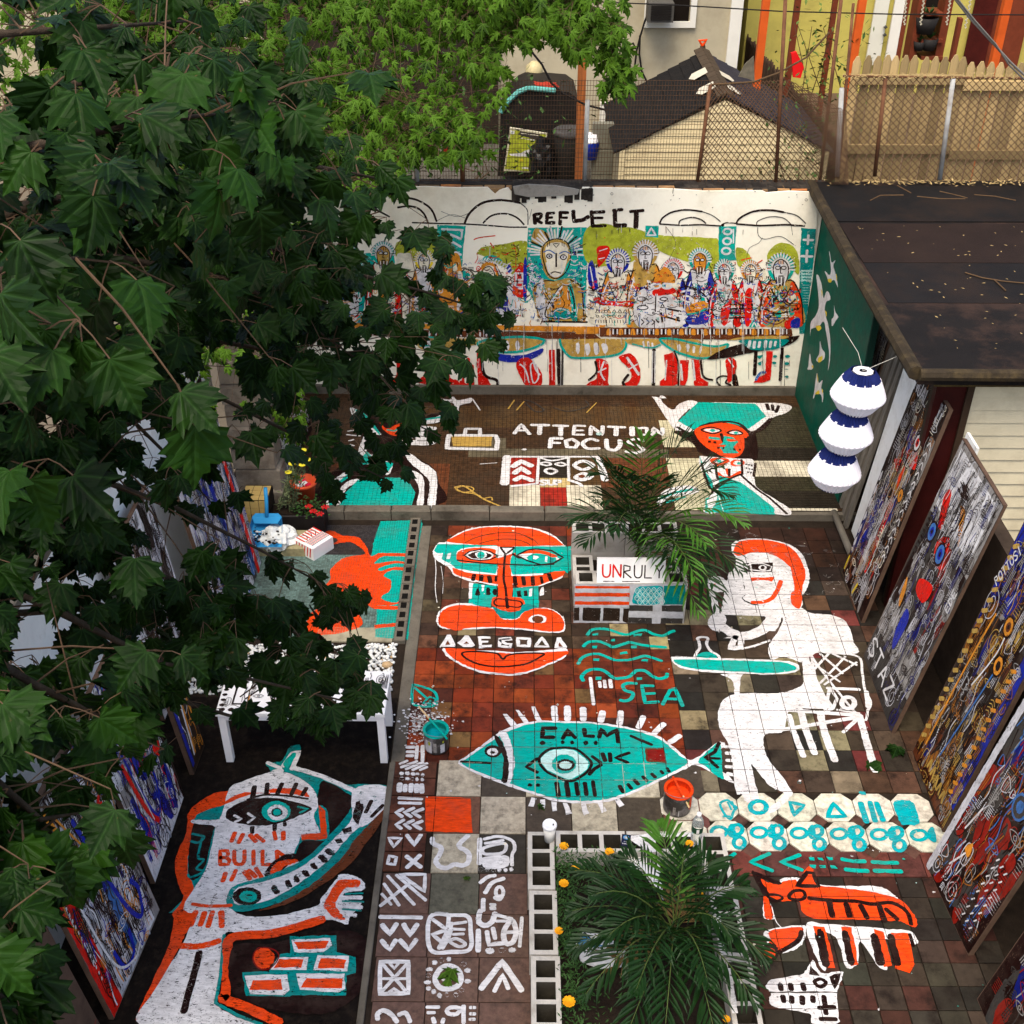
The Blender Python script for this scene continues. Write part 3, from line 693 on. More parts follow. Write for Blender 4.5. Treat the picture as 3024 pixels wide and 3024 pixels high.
# --- waves, SEA, small boat
p = Painting(GROUND, GM, .3, seed=3).crop(1200, 1800, 2.415)
p.draw("""
s t 20 1290,185 1320,150 1370,140 1440,145 1530,175 1580,182 1640,160 1700,150 1770,180 1830,190 1880,165 1910,155
s t 20 1262,265 1300,235 1370,230 1440,255 1475,270 1560,245 1600,238 1700,258 1850,272
s t 20 1225,390 1250,350 1300,325 1370,320 1440,345 1500,365 1600,360 1690,335 1750,345 1820,370
s t 22 1262,510 1250,480 1290,440 1350,428 1410,440 1480,490 1530,492 1590,480 1640,440 1700,440 1750,475 1800,495 1850,485 1860,460
F t 1328,175 1370,170 1365,188 1328,188;F t 1622,178 1685,172 1672,192 1615,195;F t 1325,262 1362,262 1355,282 1322,282;F t 1602,262 1648,260 1640,282 1600,282
F t 1334,352 1380,352 1372,370 1332,370;F t 1678,355 1728,358 1722,376 1672,376;F t 1520,308 1570,300 1578,318 1522,325;F t 1460,215 1490,210 1490,228 1458,230;F t 1350,482 1392,482 1392,504 1346,504;F t 1645,488 1680,486 1682,504 1642,506
l w 20 1312,490 1325,600 1335,680;l w 20 1378,520 1382,555;l w 20 1412,510 1418,560;l w 22 1452,505 1460,560
s t 22 1640,530 1580,528 1545,545 1560,580 1615,600 1600,640 1560,655 1525,650
l t 22 1760,548 1680,545 1702,668 1798,662;l t 20 1690,605 1770,600
l t 22 1828,680 1880,580 1915,565 1970,690;l t 20 1850,640 1950,642
S t 16 48,550 60,540 200,590 205,685 60,685 40,620;L t 12 120,670 165,625 208,640 205,680;e t 172,660 12,10;l t 14 60,560 150,640
""")
p.build('painted_waves', court, 'turquoise wave lines and the word SEA painted on the red tiles')
# --- fish
p = Painting(GROUND, GM, .25, seed=4).crop(1200, 1800, 2.415)
p.draw("""
f w 370,1098 440,1040 530,975 660,880 800,820 960,795 1150,800 1300,805 1500,825 1640,855 1780,895 1880,960 1960,1030 2040,1075 2200,960 2260,950 2260,985 2140,1075 2190,1120 2300,1190 2330,1240 2200,1180 2060,1110 1990,1140 1880,1190 1700,1280 1520,1350 1400,1378 1270,1388 1100,1375 960,1340 780,1280 640,1230 480,1165
f t 395,1098 460,1045 550,982 680,895 810,838 960,808 1150,812 1300,815 1490,840 1640,870 1780,915 1870,975 1945,1040 2010,1085 1960,1130 1870,1175 1690,1262 1510,1332 1400,1358 1270,1368 1100,1358 960,1322 790,1262 650,1212 490,1150
f w 655,880 700,870 740,930 765,1030 770,1120 745,1230 700,1250 720,1150 715,1050 690,950
f k 625,910 650,905 690,960 720,1040 730,1120 720,1230 680,1228 690,1130 685,1040
f t 2080,1085 2150,1010 2230,950 2245,1010 2250,1080 2255,1150 2260,1210 2200,1180 2130,1120
l k 18 390,1088 600,1098;e k 618,1015 60,44;e w 615,1018 40,26;e k 615,1022 18,9
S k 18 945,1075 1000,1010 1075,990 1200,995 1280,1050 1320,1100 1290,1160 1210,1215 1150,1225 1060,1190 990,1150
f a 958,1075 1010,1018 1080,1002 1190,1008 1265,1060 1300,1100 1275,1150 1200,1200 1150,1210 1070,1178 1000,1138
e t 1125,1105 88,68;e k 1135,1112 66,42;e a 1135,1112 46,26
l k 22 935,1065 855,1125 935,1165;l k 22 1325,1050 1385,1095;l k 24 1390,1110 1340,1140 1305,1180
l k 26 1398,1030 1418,1082;l k 26 1450,1030 1455,1085;l k 22 1590,1025 1490,1060 1580,1095
e k 898,1205 16,13;e k 938,1205 16,13;e k 882,1256 16,13;e k 940,1256 16,13
l k 30 1072,1240 1085,1335;l k 30 1142,1240 1155,1335;l k 26 1212,1240 1222,1325;l k 26 1272,1240 1285,1325;l k 24 1330,1230 1345,1330
l k 26 1520,1262 1545,1305;l k 24 1580,1250 1605,1280;l k 24 1625,1220 1655,1250;l k 22 1685,1195 1715,1225;l k 22 1750,1175 1775,1200;l k 20 1815,1155 1830,1172;l k 20 1858,1135 1875,1160
l k 28 1065,850 975,850 968,915 1050,915;l k 24 1115,925 1150,860 1205,920;l k 18 1125,900 1185,900;l k 26 1268,855 1275,905 1335,908;l k 26 1375,915 1390,855 1430,905 1500,860 1510,950
e k 970,955 20,15;e k 1025,962 14,11;e k 1115,950 13,13;e k 1182,952 15,13;e k 1280,955 18,15;e k 1350,955 15,15
l k 20 1600,905 1680,940 1750,968;F n 1700,995 1840,992 1858,1098 1712,1090;F d 1715,1005 1830,1002 1845,1086 1722,1080
F w 688,748 720,750 790,825 745,838;F w 778,720 805,720 880,815 845,825;F w 890,695 915,695 970,800 930,805
l w 36 1052,700 1060,790;l w 38 1148,700 1150,790;l w 38 1260,710 1262,790;l w 38 1400,735 1385,800;l w 36 1530,735 1520,820;l w 34 1690,770 1655,845;l w 34 1835,820 1765,890;l w 34 1950,905 1880,950
F w 895,1345 928,1350 905,1410 872,1405;F w 955,1360 990,1360 985,1425 955,1418;F w 1035,1375 1070,1378 1075,1440 1040,1445;F w 1115,1385 1150,1385 1185,1460 1140,1468;F w 1240,1390 1275,1385 1305,1460 1265,1475;F w 1365,1380 1400,1378 1428,1440 1395,1455;F w 1480,1360 1520,1355 1558,1400 1520,1415
l k 22 2230,955 2200,1020 2130,1060 2170,1085 2220,1130;l k 18 2135,1062 2235,1068
l w 24 2270,985 2340,985;l w 24 2280,1030 2355,1030;l w 24 2285,1080 2350,1082;l w 24 2280,1125 2370,1130;l w 24 2290,1175 2360,1190
""")
p.build('painted_fish', court, 'large turquoise fish with an eye and the word CALM painted on the tiles')
# --- white seated man with red hair, table and chair
p = Painting(GROUND, GR, .55, seed=5)
p.crop(1900, 1700, 2.415).draw("""
f w 600,10 640,-10 700,20 720,100 740,130 700,160 760,205 850,215 960,200 990,230 860,220 860,290 800,360 700,400 600,380 520,400 470,370 462,320 500,285 560,280 590,320 660,370 760,390 900,350 985,280 985,300 960,370 880,450 740,470 620,440 540,410
f w 860,220 950,190 1100,220 1200,270 1330,280 1430,320 1480,400 1500,480 1535,550 1400,560 1250,550 1160,600 1130,620 1000,580 910,600 895,500 960,400 990,300 870,300
f w 1130,590 1170,575 1200,640 1240,740 1270,820 1330,900 1330,950 1050,960 1000,1110 880,1130 855,1180 880,1290 960,1400 1060,1540 1040,1590 930,1690 890,1670 1000,1560 900,1500 800,1380 770,1350 790,1450 820,1600 740,1620 700,1560 660,1540 620,1250 550,1100 530,1000 560,900 640,850 800,840 960,840 1080,810 1140,760
f w 470,120 510,130 545,280 510,300;e w 530,320 62,52
s w 62 540,350 640,415 750,430 870,370 930,280 930,210
l w 34 660,430 618,520 690,515 700,460 650,440;s w 14 700,525 800,500 900,465
S w 16 375,560 400,520 395,470 385,450 420,440 460,450 450,490 480,540 530,570 530,600 380,600;f t 380,575 430,548 490,552 525,585 500,605 390,605
f w 192,590 250,578 450,590 800,600 1000,610 1080,625 1112,655 1080,690 900,710 700,700 450,690 300,670 230,640;f t 215,605 260,600 450,602 800,612 1000,622 1090,655 1050,685 900,698 700,690 450,675 320,660 240,632
f w 550,705 700,705 690,735 680,860 650,860 635,750
S w 14 1190,560 1320,555 1530,580 1560,700 1580,820 1620,900 1600,960 1540,1010;l w 12 1195,570 1230,740 1290,860
l w 14 1260,560 1420,700;l w 14 1320,560 1200,690;l w 14 1350,560 1520,640;l w 12 1440,580 1260,770;l w 12 1520,620 1290,780;l w 12 1200,620 1400,760;l w 20 1310,805 1540,815;l w 14 1380,960 1540,985
L w 18 1330,800 1380,880 1350,950 1290,980;E w 28 1460,910 45,40
l w 26 1020,960 1540,1000;l w 26 940,1110 1540,1010;l w 34 1040,1000 1060,1090 1140,1290;l w 40 1120,960 1150,1080 1220,1270;l w 42 1260,980 1290,1120 1365,1320;l w 40 1540,1000 1590,1180 1650,1395;l w 22 1540,1010 1425,1120;l w 24 1590,830 1600,940
""")
p.crop(2100, 1480, 2.184).draw("""
f w 130,300 160,260 290,243 420,258 520,290 590,350 620,420 635,500 610,580 585,620 575,690 430,700 340,680 250,655 205,630 225,600 195,590 215,570 200,520 110,500 120,470 155,420 160,370 140,340
f o 148,310 180,265 300,250 420,265 500,295 560,350 600,430 605,500 588,560 575,690 518,665 512,600 535,570 515,450 490,410 420,360 340,335 260,335 190,355 150,345
F k 205,405 260,400 400,398 395,460 215,460;L w 8 215,425 260,405 330,403 390,425 380,450 330,455 250,445;E w 9 332,432 20,14;l w 7 225,410 240,440;l w 7 250,402 262,460
F o 255,498 410,492 390,522 265,520;f w 262,522 330,512 390,522 330,530
s o 22 265,655 330,655 390,630 425,580 450,520;l k 3 285,675 295,725
""")
p.crop(2100, 1480, 2.184).draw("f w 0,495 60,490 110,530 120,570 60,590 10,580;f w -20,500 40,560 -10,580;l w 16 0,600 40,720;F o 0,540 30,535 30,550 0,552")
p.build('painted_seated_man', court, 'white seated man with orange-red hair painted beside a turquoise table')
# --- octagon signs
p = Painting(GROUND, None, .5, seed=6).crop(2200, 2300, 2.345)
p.draw("""
S j 15 -170,170 -120,150 -90,180 -60,200 -80,230 -100,280 -130,260 -160,215;l j 12 -120,165 -95,215;l j 12 -90,160 -75,205;l j 14 -100,262 -150,262
E j 28 92,198 56,42;L j 24 310,165 410,185 340,255;L j 26 610,170 570,265 695,262;l j 34 800,170 840,300;l j 32 865,165 900,295;l j 32 910,170 955,290
f j 1035,160 1080,150 1165,170 1205,310 1130,322 1080,315 1050,250 1028,200
""")
for k in range(6):
    ox = -245 + k * 277; oy = 14 * (k * .35) - 6
    p.draw("E j 22 %f %f 52 34" % (ox + 65, oy + 375))
    p.draw("f j {0},{1} {2},{3} {4},{5} {6},{7}".format(ox + 125, oy + 345, ox + 165, oy + 320, ox + 185, oy + 420, ox + 130, oy + 400))
    if k < 5: p.draw("E j 24 %f %f 36 34;E j 24 %f %f 38 38" % (ox + 190, oy + 360, ox + 205, oy + 450))
p.draw("""
l t 24 -70,520 -120,555 -130,600;l t 24 170,520 35,580 190,640;l t 24 380,530 245,580 395,635
F t 440,545 480,548 478,570 448,565;F t 500,545 535,550 540,568 505,562;F t 565,542 605,550 612,568 580,570;F t 448,598 490,600 488,622 455,618;F t 515,600 555,600 560,622 522,622;F t 585,600 625,605 640,625 598,625
l t 26 670,560 750,575 830,575;l t 28 695,632 780,640 850,642;l t 26 880,580 960,585 1055,585;l t 28 895,640 980,642 1082,645
f j 790,90 830,95 835,115 800,112;e j 375,28 12,8;e w 380,18 10,6
""")
p.build('painted_signs', court, 'turquoise rings, triangles and bars painted on the white octagonal tiles')
# --- fox, its legs, white dog
p = Painting(GROUND, GL, .45, seed=7).crop(2200, 2300, 2.345)
p.draw("""
f w 240,700 330,685 420,700 560,740 760,745 900,745 980,770 1050,820 1050,850 800,800 520,760 300,760
f o 100,690 160,720 230,735 260,715 340,700 370,710 430,615 470,630 500,735 700,760 900,790 1050,830 1120,880 1180,960 1190,1020 1150,1025 1080,990 960,985 700,975 500,970 400,930 372,850 260,850 180,820 140,760
f k 45,640 80,650 240,715 230,735 110,695 160,780 165,830 130,820 60,680
L k 26 360,745 430,650 470,655 510,745;S k 22 305,815 340,780 400,780 415,820 380,840 320,835;S k 16 150,810 220,805 260,830 200,850
s k 26 440,830 600,845 760,850 880,870 1000,860 1080,890 1130,940 1150,1010
l k 36 580,850 605,955;l k 36 700,870 725,955;l k 34 800,880 845,965;l k 36 930,885 965,985;l k 30 975,905 1055,975
f w 130,835 165,840 200,960 190,975 130,960;f o 125,820 165,840 195,960 160,975 135,950;s w 5 185,890 215,990 265,1045
f w 145,1055 400,1015 420,1060 400,1140 330,1190 230,1210 110,1170 150,1140;f o 175,1055 390,1030 380,1100 320,1160 240,1200 150,1170 175,1120
s k 28 390,1060 370,1120 300,1170 230,1205;e k 170,1205 62,66;e o 172,1212 40,36
f w 420,1015 560,1010 900,1035 1000,1045 1150,1060 1180,1150 900,1110 985,1300 930,1310 800,1130 780,1280 700,1310 640,1120 540,1060 480,1080 560,1310 515,1290
F o 470,1020 545,1030 590,1150 620,1310 560,1310;f k 500,1050 540,1060 570,1180 585,1300 535,1290 505,1160
F o 665,1025 735,1035 770,1200 780,1290 735,1300;f k 670,1060 710,1065 740,1180 760,1285 715,1280 685,1160
F o 890,1045 955,1060 1020,1300 960,1310;f k 870,1085 915,1085 950,1200 970,1285 915,1290 885,1180
F o 1010,1070 1130,1070 1170,1290 1135,1345 1040,1320;f k 985,1090 1025,1085 1060,1200 1080,1290 1030,1290 1005,1200;l k 22 1140,1080 1165,1160
f w 145,1435 200,1390 380,1360 430,1320 470,1260 510,1330 560,1350 680,1340 640,1470 645,1640 640,1698 470,1698 440,1630 200,1580 170,1520 180,1490
F x 170,1478 400,1475 640,1478 640,1486 400,1486 170,1486
l k 34 245,1430 250,1462;l k 34 315,1428 320,1462;l k 34 400,1425 408,1462;S k 24 480,1410 520,1390 560,1415 520,1445;L k 26 600,1380 650,1355 620,1450;F k 440,1360 450,1300 500,1340 515,1365
l k 34 262,1510 268,1545;l k 34 322,1515 322,1550;l k 34 396,1515 396,1560;l k 34 470,1515 470,1545;l k 32 545,1510 560,1630;l k 30 510,1590 620,1585;l k 28 520,1668 630,1668
""")
p.build('painted_fox', court, 'orange-red striped fox painted above a white dog head on the dark tiles')
# --- slab signs
p = Painting(GROUND, GS, .25, seed=8).crop(1150, 2200, 3.864)
p.draw("""
F o 415,600 540,590 930,610 945,1005 700,1000 410,992 
l w 38 200,30 280,30;l w 34 200,82 280,82;l w 36 200,128 268,128;l w 34 318,20 305,160;l w 36 380,15 378,180
l w 28 120,222 205,185;l w 30 135,260 315,190;l w 30 190,280 385,200;l w 30 265,290 430,215;l w 28 350,290 430,255
e w 138,330 26,20;e w 205,328 26,20;e w 270,335 26,20;e w 320,340 22,20;e w 380,345 20,20;e w 142,388 26,20;e w 205,390 24,20;e w 260,392 20,18;e w 315,396 20,20;e w 375,400 20,20
l w 52 118,450 115,530;l w 46 182,465 180,530;l w 46 250,455 245,535;l w 48 310,460 308,540;l w 50 368,460 372,545
l w 32 105,610 372,622;l w 34 110,665 360,672
l w 36 155,735 75,775 145,825;l w 36 280,725 170,775 250,825;l w 36 385,735 265,780 350,830;l w 36 165,860 75,915 135,960;l w 36 275,865 170,915 240,960;l w 36 375,875 270,915 360,965
L w 30 -10,1065 140,1070 50,1170;l w 40 200,1035 285,1150 360,1030;L w 36 0,1270 80,1290 60,1370 -20,1360;l w 44 195,1275 360,1400;l w 44 350,1265 200,1405
s w 50 490,1070 500,1130 590,1180 570,1260 530,1330 570,1390 650,1410 740,1370 840,1380 900,1340 910,1260 870,1210 800,1170 810,1120 900,1040
l w 50 1030,1080 1025,1360;f w 1060,1290 1340,1270 1360,1380 1250,1420 1100,1410 1050,1360;s w 34 1080,1080 1250,1050 1400,1100 1430,1190 1400,1260 1400,1380;S w 34 1080,1180 1300,1130 1330,1180 1280,1240 1090,1250;s w 30 1090,1130 1300,1095;e x 1270,1345 32,22
e w 1040,1425 28,22;e w 1115,1425 24,22;e w 1190,1435 24,20;e w 1255,1435 24,20;e w 1325,1435 22,22;e w 1390,1425 20,24
""")
p.crop(1100, 2200, 2.345).draw("""
l w 20 105,910 290,1110;l w 20 80,965 185,1115;l w 20 165,905 370,1080;l w 18 65,1035 130,1110;l w 22 55,1118 260,960;L w 22 190,900 365,900 360,1020
""")
p.crop(1100, 2650, 3.864).draw("""
l w 44 85,230 560,238;l w 50 110,320 200,430 275,310;l w 50 355,315 430,440 510,315;l w 48 105,500 195,605 265,495;l w 48 315,495 415,605 500,490
L w 44 90,740 410,740 410,1100 85,1110;l w 36 100,750 400,1100;l w 36 400,760 100,1090;l w 30 120,935 400,935;l w 34 200,760 250,820 300,755;l w 34 190,1090 245,1050 300,1090
S w 44 660,230 900,210 1090,230 1120,400 1110,600 900,630 660,600;s w 44 870,230 850,400 760,590;s w 40 900,300 880,440 800,590;l w 40 690,260 850,380 680,430 790,520;l w 32 920,310 1070,290;l w 32 920,370 1050,375;l w 32 920,430 1040,425;S w 36 880,510 960,480 1060,540 990,570
S w 56 715,930 780,820 870,790 970,830 1010,920 980,1010 870,1055 760,1030;e w 850,920 66,58
e w 712,752 30,26;e w 785,728 28,26;e w 872,712 24,26;e w 1042,770 32,24;e w 1085,842 36,26;e w 1085,965 36,26;e w 1018,1068 28,24;e w 952,1120 24,26;e w 850,1118 22,26;e w 765,1128 26,30;e w 700,1084 26,26;e w 640,1048 28,24;e w 628,978 40,22;e w 640,900 30,20;e w 650,832 38,22
l w 62 1240,1050 1480,740 1700,1070;l w 44 1390,1080 1485,890 1550,1050
l w 44 1265,30 1262,160;s w 56 1230,160 1210,280 1280,330 1360,290 1400,190;l w 34 1355,95 1400,95;l w 34 1350,140 1400,138;S w 28 1390,10 1480,-10 1450,40;l w 36 1400,205 1590,255;l w 32 1410,280 1560,280;S w 52 1590,270 1640,400 1600,520 1520,530 1500,400;l w 40 1520,410 1640,405
l w 54 1208,385 1205,620;l w 46 1305,400 1330,550 1520,530;l w 44 1375,360 1400,480;e w 1340,620 52,34;e w 1475,612 38,28;e w 1592,610 42,28;l w 36 1705,240 1680,570
s w 50 60,1400 60,1340 130,1300 220,1350 280,1430;s w 46 300,1350 380,1330 430,1430
l w 36 620,1262 760,1262;l w 34 630,1325 710,1325;S w 44 850,1300 900,1265 1000,1280 960,1340 880,1340;l w 46 1040,1250 1040,1440;l w 36 1115,1268 1170,1268;l w 36 1115,1340 1170,1340;l w 36 1110,1402 1165,1402;l w 46 690,1390 710,1440;l w 44 810,1400 800,1440
""")
p.crop(1100, 2200, 2.345).draw("s w 24 745,960 800,920 850,910;s w 26 780,1030 830,960 910,930;E w 22 880,1025 26,36;l w 16 815,1110 850,1110;l w 16 815,1132 850,1132")
p.build('painted_slab_signs', court, 'white chevrons, dots, suns and zigzags painted on the brown slabs')
# --- BUILD figure on the tarred slab
p = Painting(GROUND, None, .8, h0=.002, seed=9).crop(500, 2200, 2.345)
p.draw("""
f m 160,470 260,430 420,310 560,260 700,190 670,130 780,110 830,20 905,0 900,60 860,150 980,180 1200,270 1330,270 1520,290 1500,360 1400,560 1250,760 1100,900 900,1040 640,1130 420,1150 380,1010 200,1000 0,1160 100,1060
f k 1030,330 1070,250 1240,340 1270,380 1230,500 1130,640 1010,760 900,830 870,770 930,665 1090,655 1100,480 1060,420 1020,420
f k 165,540 310,545 300,620 240,860 160,940 130,840
f o 120,600 130,480 200,400 330,330 480,320 560,340 450,400 330,430 200,480 165,560 140,700 125,860 160,960 190,1060 230,1140 120,1300 60,1420 -80,1700 -210,1900 -215,1850 -100,1600 0,1380 30,1200 20,1170 100,1060 60,960 40,800
f w 360,490 420,300 520,250 700,190 830,200 950,260 1010,330 1030,420 1000,500 1050,640 920,650 940,560 870,740 850,790 890,800 900,830 780,880 640,960 500,1010 400,1090 430,1140 560,1190 760,1180 900,1150 1030,1110 1060,1050 1160,930 1180,900 1250,900 1340,940 1345,1000 1210,1030 1240,1080 1330,1090 1250,1190 1230,1245 1100,1210 900,1250 700,1300 500,1300 380,1310 360,1500 340,1680 320,1800 500,1900 560,1940 -200,1940 -100,1700 70,1420 130,1290 180,1180 100,1120 250,860 310,620 300,560 170,545 165,520 320,520
f k 390,500 430,430 560,380 700,365 850,390 985,440 900,490 780,540 640,560 480,545
f o 330,430 480,340 600,330 700,340 690,310 820,300 930,320 970,360 900,350 760,335 560,345 420,400
s k 14 540,380 640,350 780,350 960,375;l k 30 590,290 575,370;l k 26 680,270 672,340;l k 28 780,270 750,340;l k 26 880,270 845,345;l k 24 950,300 920,350
e t 740,462 100,72;e w 750,470 70,54;e k 745,468 40,30;e t 745,468 28,22;l w 16 450,490 500,515 455,535;l w 16 545,475 590,505 545,540;l t 14 890,430 960,445 905,470
l w 26 450,560 600,600;l w 22 600,595 760,590;l w 24 760,585 920,530;l k 26 575,570 575,610;l k 26 730,555 730,590;l k 22 800,540 800,560
l o 26 455,610 430,670;l o 26 510,620 480,680;l o 28 560,625 600,670;l o 24 600,625 655,670;l o 24 725,605 738,655;l o 28 790,605 790,655
T o 24 95 98 352 735 BUIL;l o 24 745,735 752,812;l o 22 752,740 800,775
l o 28 390,890 370,945;l o 26 460,870 430,940;l o 28 520,880 560,930;l o 26 550,870 600,915;l o 24 600,855 640,920
f k 660,900 700,830 800,760 900,760 915,800 830,830 730,930 690,950;f o 700,870 760,810 880,795 880,815 790,850 740,910 710,920
F o 1035,420 1080,460 1095,650 1000,665 1050,610;F o 915,625 1050,610 1050,655 920,660
f m 400,1060 450,980 640,920 800,860 950,780 1100,640 1250,460 1270,350 1330,420 1320,520 1100,800 900,960 640,1100 430,1130
f w 440,1050 480,990 640,950 830,890 980,800 1130,660 1260,520 1260,380 1290,300 1480,285 1515,400 1390,540 1280,600 1100,800 900,960 680,1080 480,1110
e k 540,1050 100,62;e t 548,1052 62,40;e k 555,1055 24,18
f k 705,990 730,975 765,1020 730,1035;f k 800,950 830,935 850,985 815,985;f k 860,920 880,905 905,950 870,950;f k 915,880 945,870 975,905 945,915;f k 975,830 1005,820 1030,860 995,860;f k 1030,775 1070,765 1100,810 1060,815;f k 1075,735 1110,720 1145,760 1105,765;F k 1145,660 1190,650 1205,680 1165,685;F k 1195,585 1260,565 1265,600 1210,620;F k 1270,510 1290,400 1340,380 1350,440 1310,560
l w 30 860,160 1060,220 1280,320;l w 30 780,180 720,190;l w 26 790,150 850,60 900,50 850,170;f t 790,130 850,60 880,70 820,160;l w 24 680,125 770,165
l w 34 1340,400 1360,290;l w 34 1380,400 1430,290;l w 34 1420,430 1490,300;l w 32 1440,450 1505,380;l k 24 1360,470 1400,390;l k 22 1400,500 1480,420
f o 1155,960 1200,935 1310,940 1310,985 1215,1000 1150,1110 1200,1180 1215,1215 1150,1200 1090,1150 1070,1100
l w 28 1220,1010 1330,1000;l w 28 1200,1060 1330,1060;l w 28 1180,1110 1330,1130;l w 26 1190,1160 1290,1185;l m 12 1220,1035 1340,1030;l m 12 1200,1085 1345,1090;l m 12 1200,1140 1330,1150
f n 620,1150 800,1080 1000,960 1200,780 1300,640 1500,440 1520,460 1380,660 1250,830 1000,1010 800,1110
s o 22 160,1105 280,1120 430,1115;l o 36 185,1160 150,1250;l o 34 245,1165 215,1250;l o 32 300,1160 270,1260;l o 36 360,1160 365,1260;s o 40 80,1395 180,1400 270,1385 345,1360
l k 42 210,1440 170,1600 100,1850;l m 20 380,1320 355,1600 320,1790 480,1880 640,1940
s o 60 1060,1210 900,1260 700,1310 430,1340 410,1500 390,1720 380,1760 560,1830 760,1930
f k 440,1400 700,1380 900,1330 1250,1290 1380,1400 1330,1700 1100,1860 800,1850 600,1800 430,1700
F m 835,1330 1160,1320 1160,1440 1290,1470 1290,1580 1230,1600 1220,1740 850,1735 830,1745 530,1740 505,1580 690,1570 770,1450 840,1440
F w 850,1355 1110,1340 1125,1390 1070,1440 865,1440;F o 865,1370 1110,1358 1085,1412 895,1420
F w 700,1560 760,1476 962,1470 950,1562;F o 725,1548 760,1488 930,1486 918,1545;F w 1000,1562 1030,1462 1246,1466 1235,1572;F o 1030,1548 1048,1480 1225,1490 1212,1550
e o 655,1480 75,72;S d 8 580,1480 620,1410 720,1420 760,1470 700,1550 620,1550
F w 525,1600 820,1592 835,1700 790,1740 560,1730;F o 550,1702 582,1635 770,1628 785,1700;F w 880,1585 1212,1590 1218,1690 1170,1718 905,1700;F o 915,1682 950,1622 1206,1620 1200,1692
s m 16 160,620 240,640 200,680 150,670;s m 14 230,640 200,780 240,800 190,860 240,880 150,920 130,900
""")
p.build('painted_build_figure', tar_slab, 'white figure outlined in orange and turquoise with the word BUILD on its neck')
# --- lobster / pool blue
p = Painting(GROUND, GP, .2, seed=10).crop(600, 1100, 2.76)
p.draw("""
F t 1445,1215 1780,1205 1785,1240 1745,1500 1720,1700 1695,1930 1670,2180 1400,2160 1420,1900 1430,1700 1370,1500 1385,1400 1420,1290
f o 1000,1300 1060,1295 1130,1330 1180,1335 1270,1350 1330,1420 1365,1500 1420,1480 1460,1475 1710,1480 1700,1505 1480,1500 1400,1550 1420,1560 1560,1540 1700,1555 1690,1565 1550,1560 1430,1600 1450,1620 1560,1590 1670,1600 1670,1620 1540,1615 1470,1660 1530,1700 1520,1780 1450,1840 1560,1880 1640,1850 1620,1880 1500,1905 1400,1900 1620,1910 1610,1935 1400,1930 1300,1880 1050,1860 930,1800 1030,1700 1040,1610 1120,1530 1200,1500 1300,1490 1320,1470 1280,1430 1220,1390 1170,1385 1080,1400 1010,1420 1100,1370 1020,1330
f o 880,1960 1000,1930 1200,1920 1300,2050 1150,2120 950,2150 900,2200 820,2150
F o 1400,2060 1640,2040 1640,2065 1400,2090
""")
p.build('painted_lobster', pool, 'orange lobster painted against turquoise on the small blue-grey mosaic')
# --- terrace
p = Painting(TERR, GT, .35, seed=11).crop(1200, 1100, 2.76)
p.draw("""
l w 22 880,500 935,425 1005,505;l w 18 910,475 985,475;l w 24 1020,430 1160,432;l w 26 1090,435 1085,505;l w 22 1200,435 1315,438;l w 26 1260,440 1258,515
l w 20 1455,438 1370,436 1362,508 1445,510;l w 18 1370,474 1440,475;l w 22 1500,510 1505,440 1595,510 1600,440;l w 22 1645,445 1780,450;l w 26 1712,450 1708,515;l w 30 1840,450 1840,515
L w 22 1900,455 1960,455 1965,510 1905,510;l w 24 2010,512 2015,455 2085,512 2090,458
l w 26 1170,615 1180,540 1270,540;l w 22 1180,575 1250,578;L w 24 1300,560 1350,545 1400,575 1380,615 1310,610;s w 24 1560,560 1500,545 1440,575 1460,615 1510,625 1570,620;s w 26 1630,550 1640,620 1700,635 1740,600 1740,555;s w 22 1940,560 1870,545 1810,570 1880,600 1930,630 1870,660 1790,645
L w 26 345,515 730,518 745,560 735,630 330,620;l w 22 475,510 485,462 600,462 600,510;F c 365,525 700,525 690,605 380,605
l w 48 820,690 800,910;s w 16 810,690 1080,690 1560,690;l w 16 1080,700 1065,910;l w 16 1320,700 1325,880;s w 18 860,930 1060,910;s w 22 1320,880 1400,905 1430,930
l w 36 870,770 935,725 1020,765;l w 34 880,825 935,780 1000,825;l w 34 885,880 940,850 1025,885;S w 14 1090,745 1140,735 1180,750 1140,762;S w 14 1215,750 1260,738 1300,755 1260,765;S w 18 1130,805 1175,785 1225,808 1175,830;s w 14 1085,695 1180,722 1310,700
S w 26 1370,760 1440,725 1520,760 1440,795;f w 1360,860 1440,815 1530,850 1440,890;e n 1430,850 26,14;l w 40 1570,700 1620,880;T w 16 40 66 1090 880 SUP
s c 12 395,940 470,930 560,990 640,1040 780,1100;s c 10 400,950 460,980 540,990 600,1010;s c 8 640,1030 690,1020 700,1045;E c 8 480,955 70 24
s w 8 540,220 600,310;s c 8 880,230 830,300;s c 8 960,240 900,310;s x 10 970,250 1050,320 1120,310 1040,250 970,230;s x 8 1200,290 1320,320 1480,280 1460,235;s c 7 1550,250 1470,330
s w 5 600,750 740,740;e w 960,632 20 8;e a 1570,505 24 12
""")
p.build('painted_words', terrace, 'white words ATTENTION FOCUS with a briefcase and small signs on the brown mosaic')
p = Painting(TERR, GT, .3, seed=12).crop(2000, 1150, 1.82)
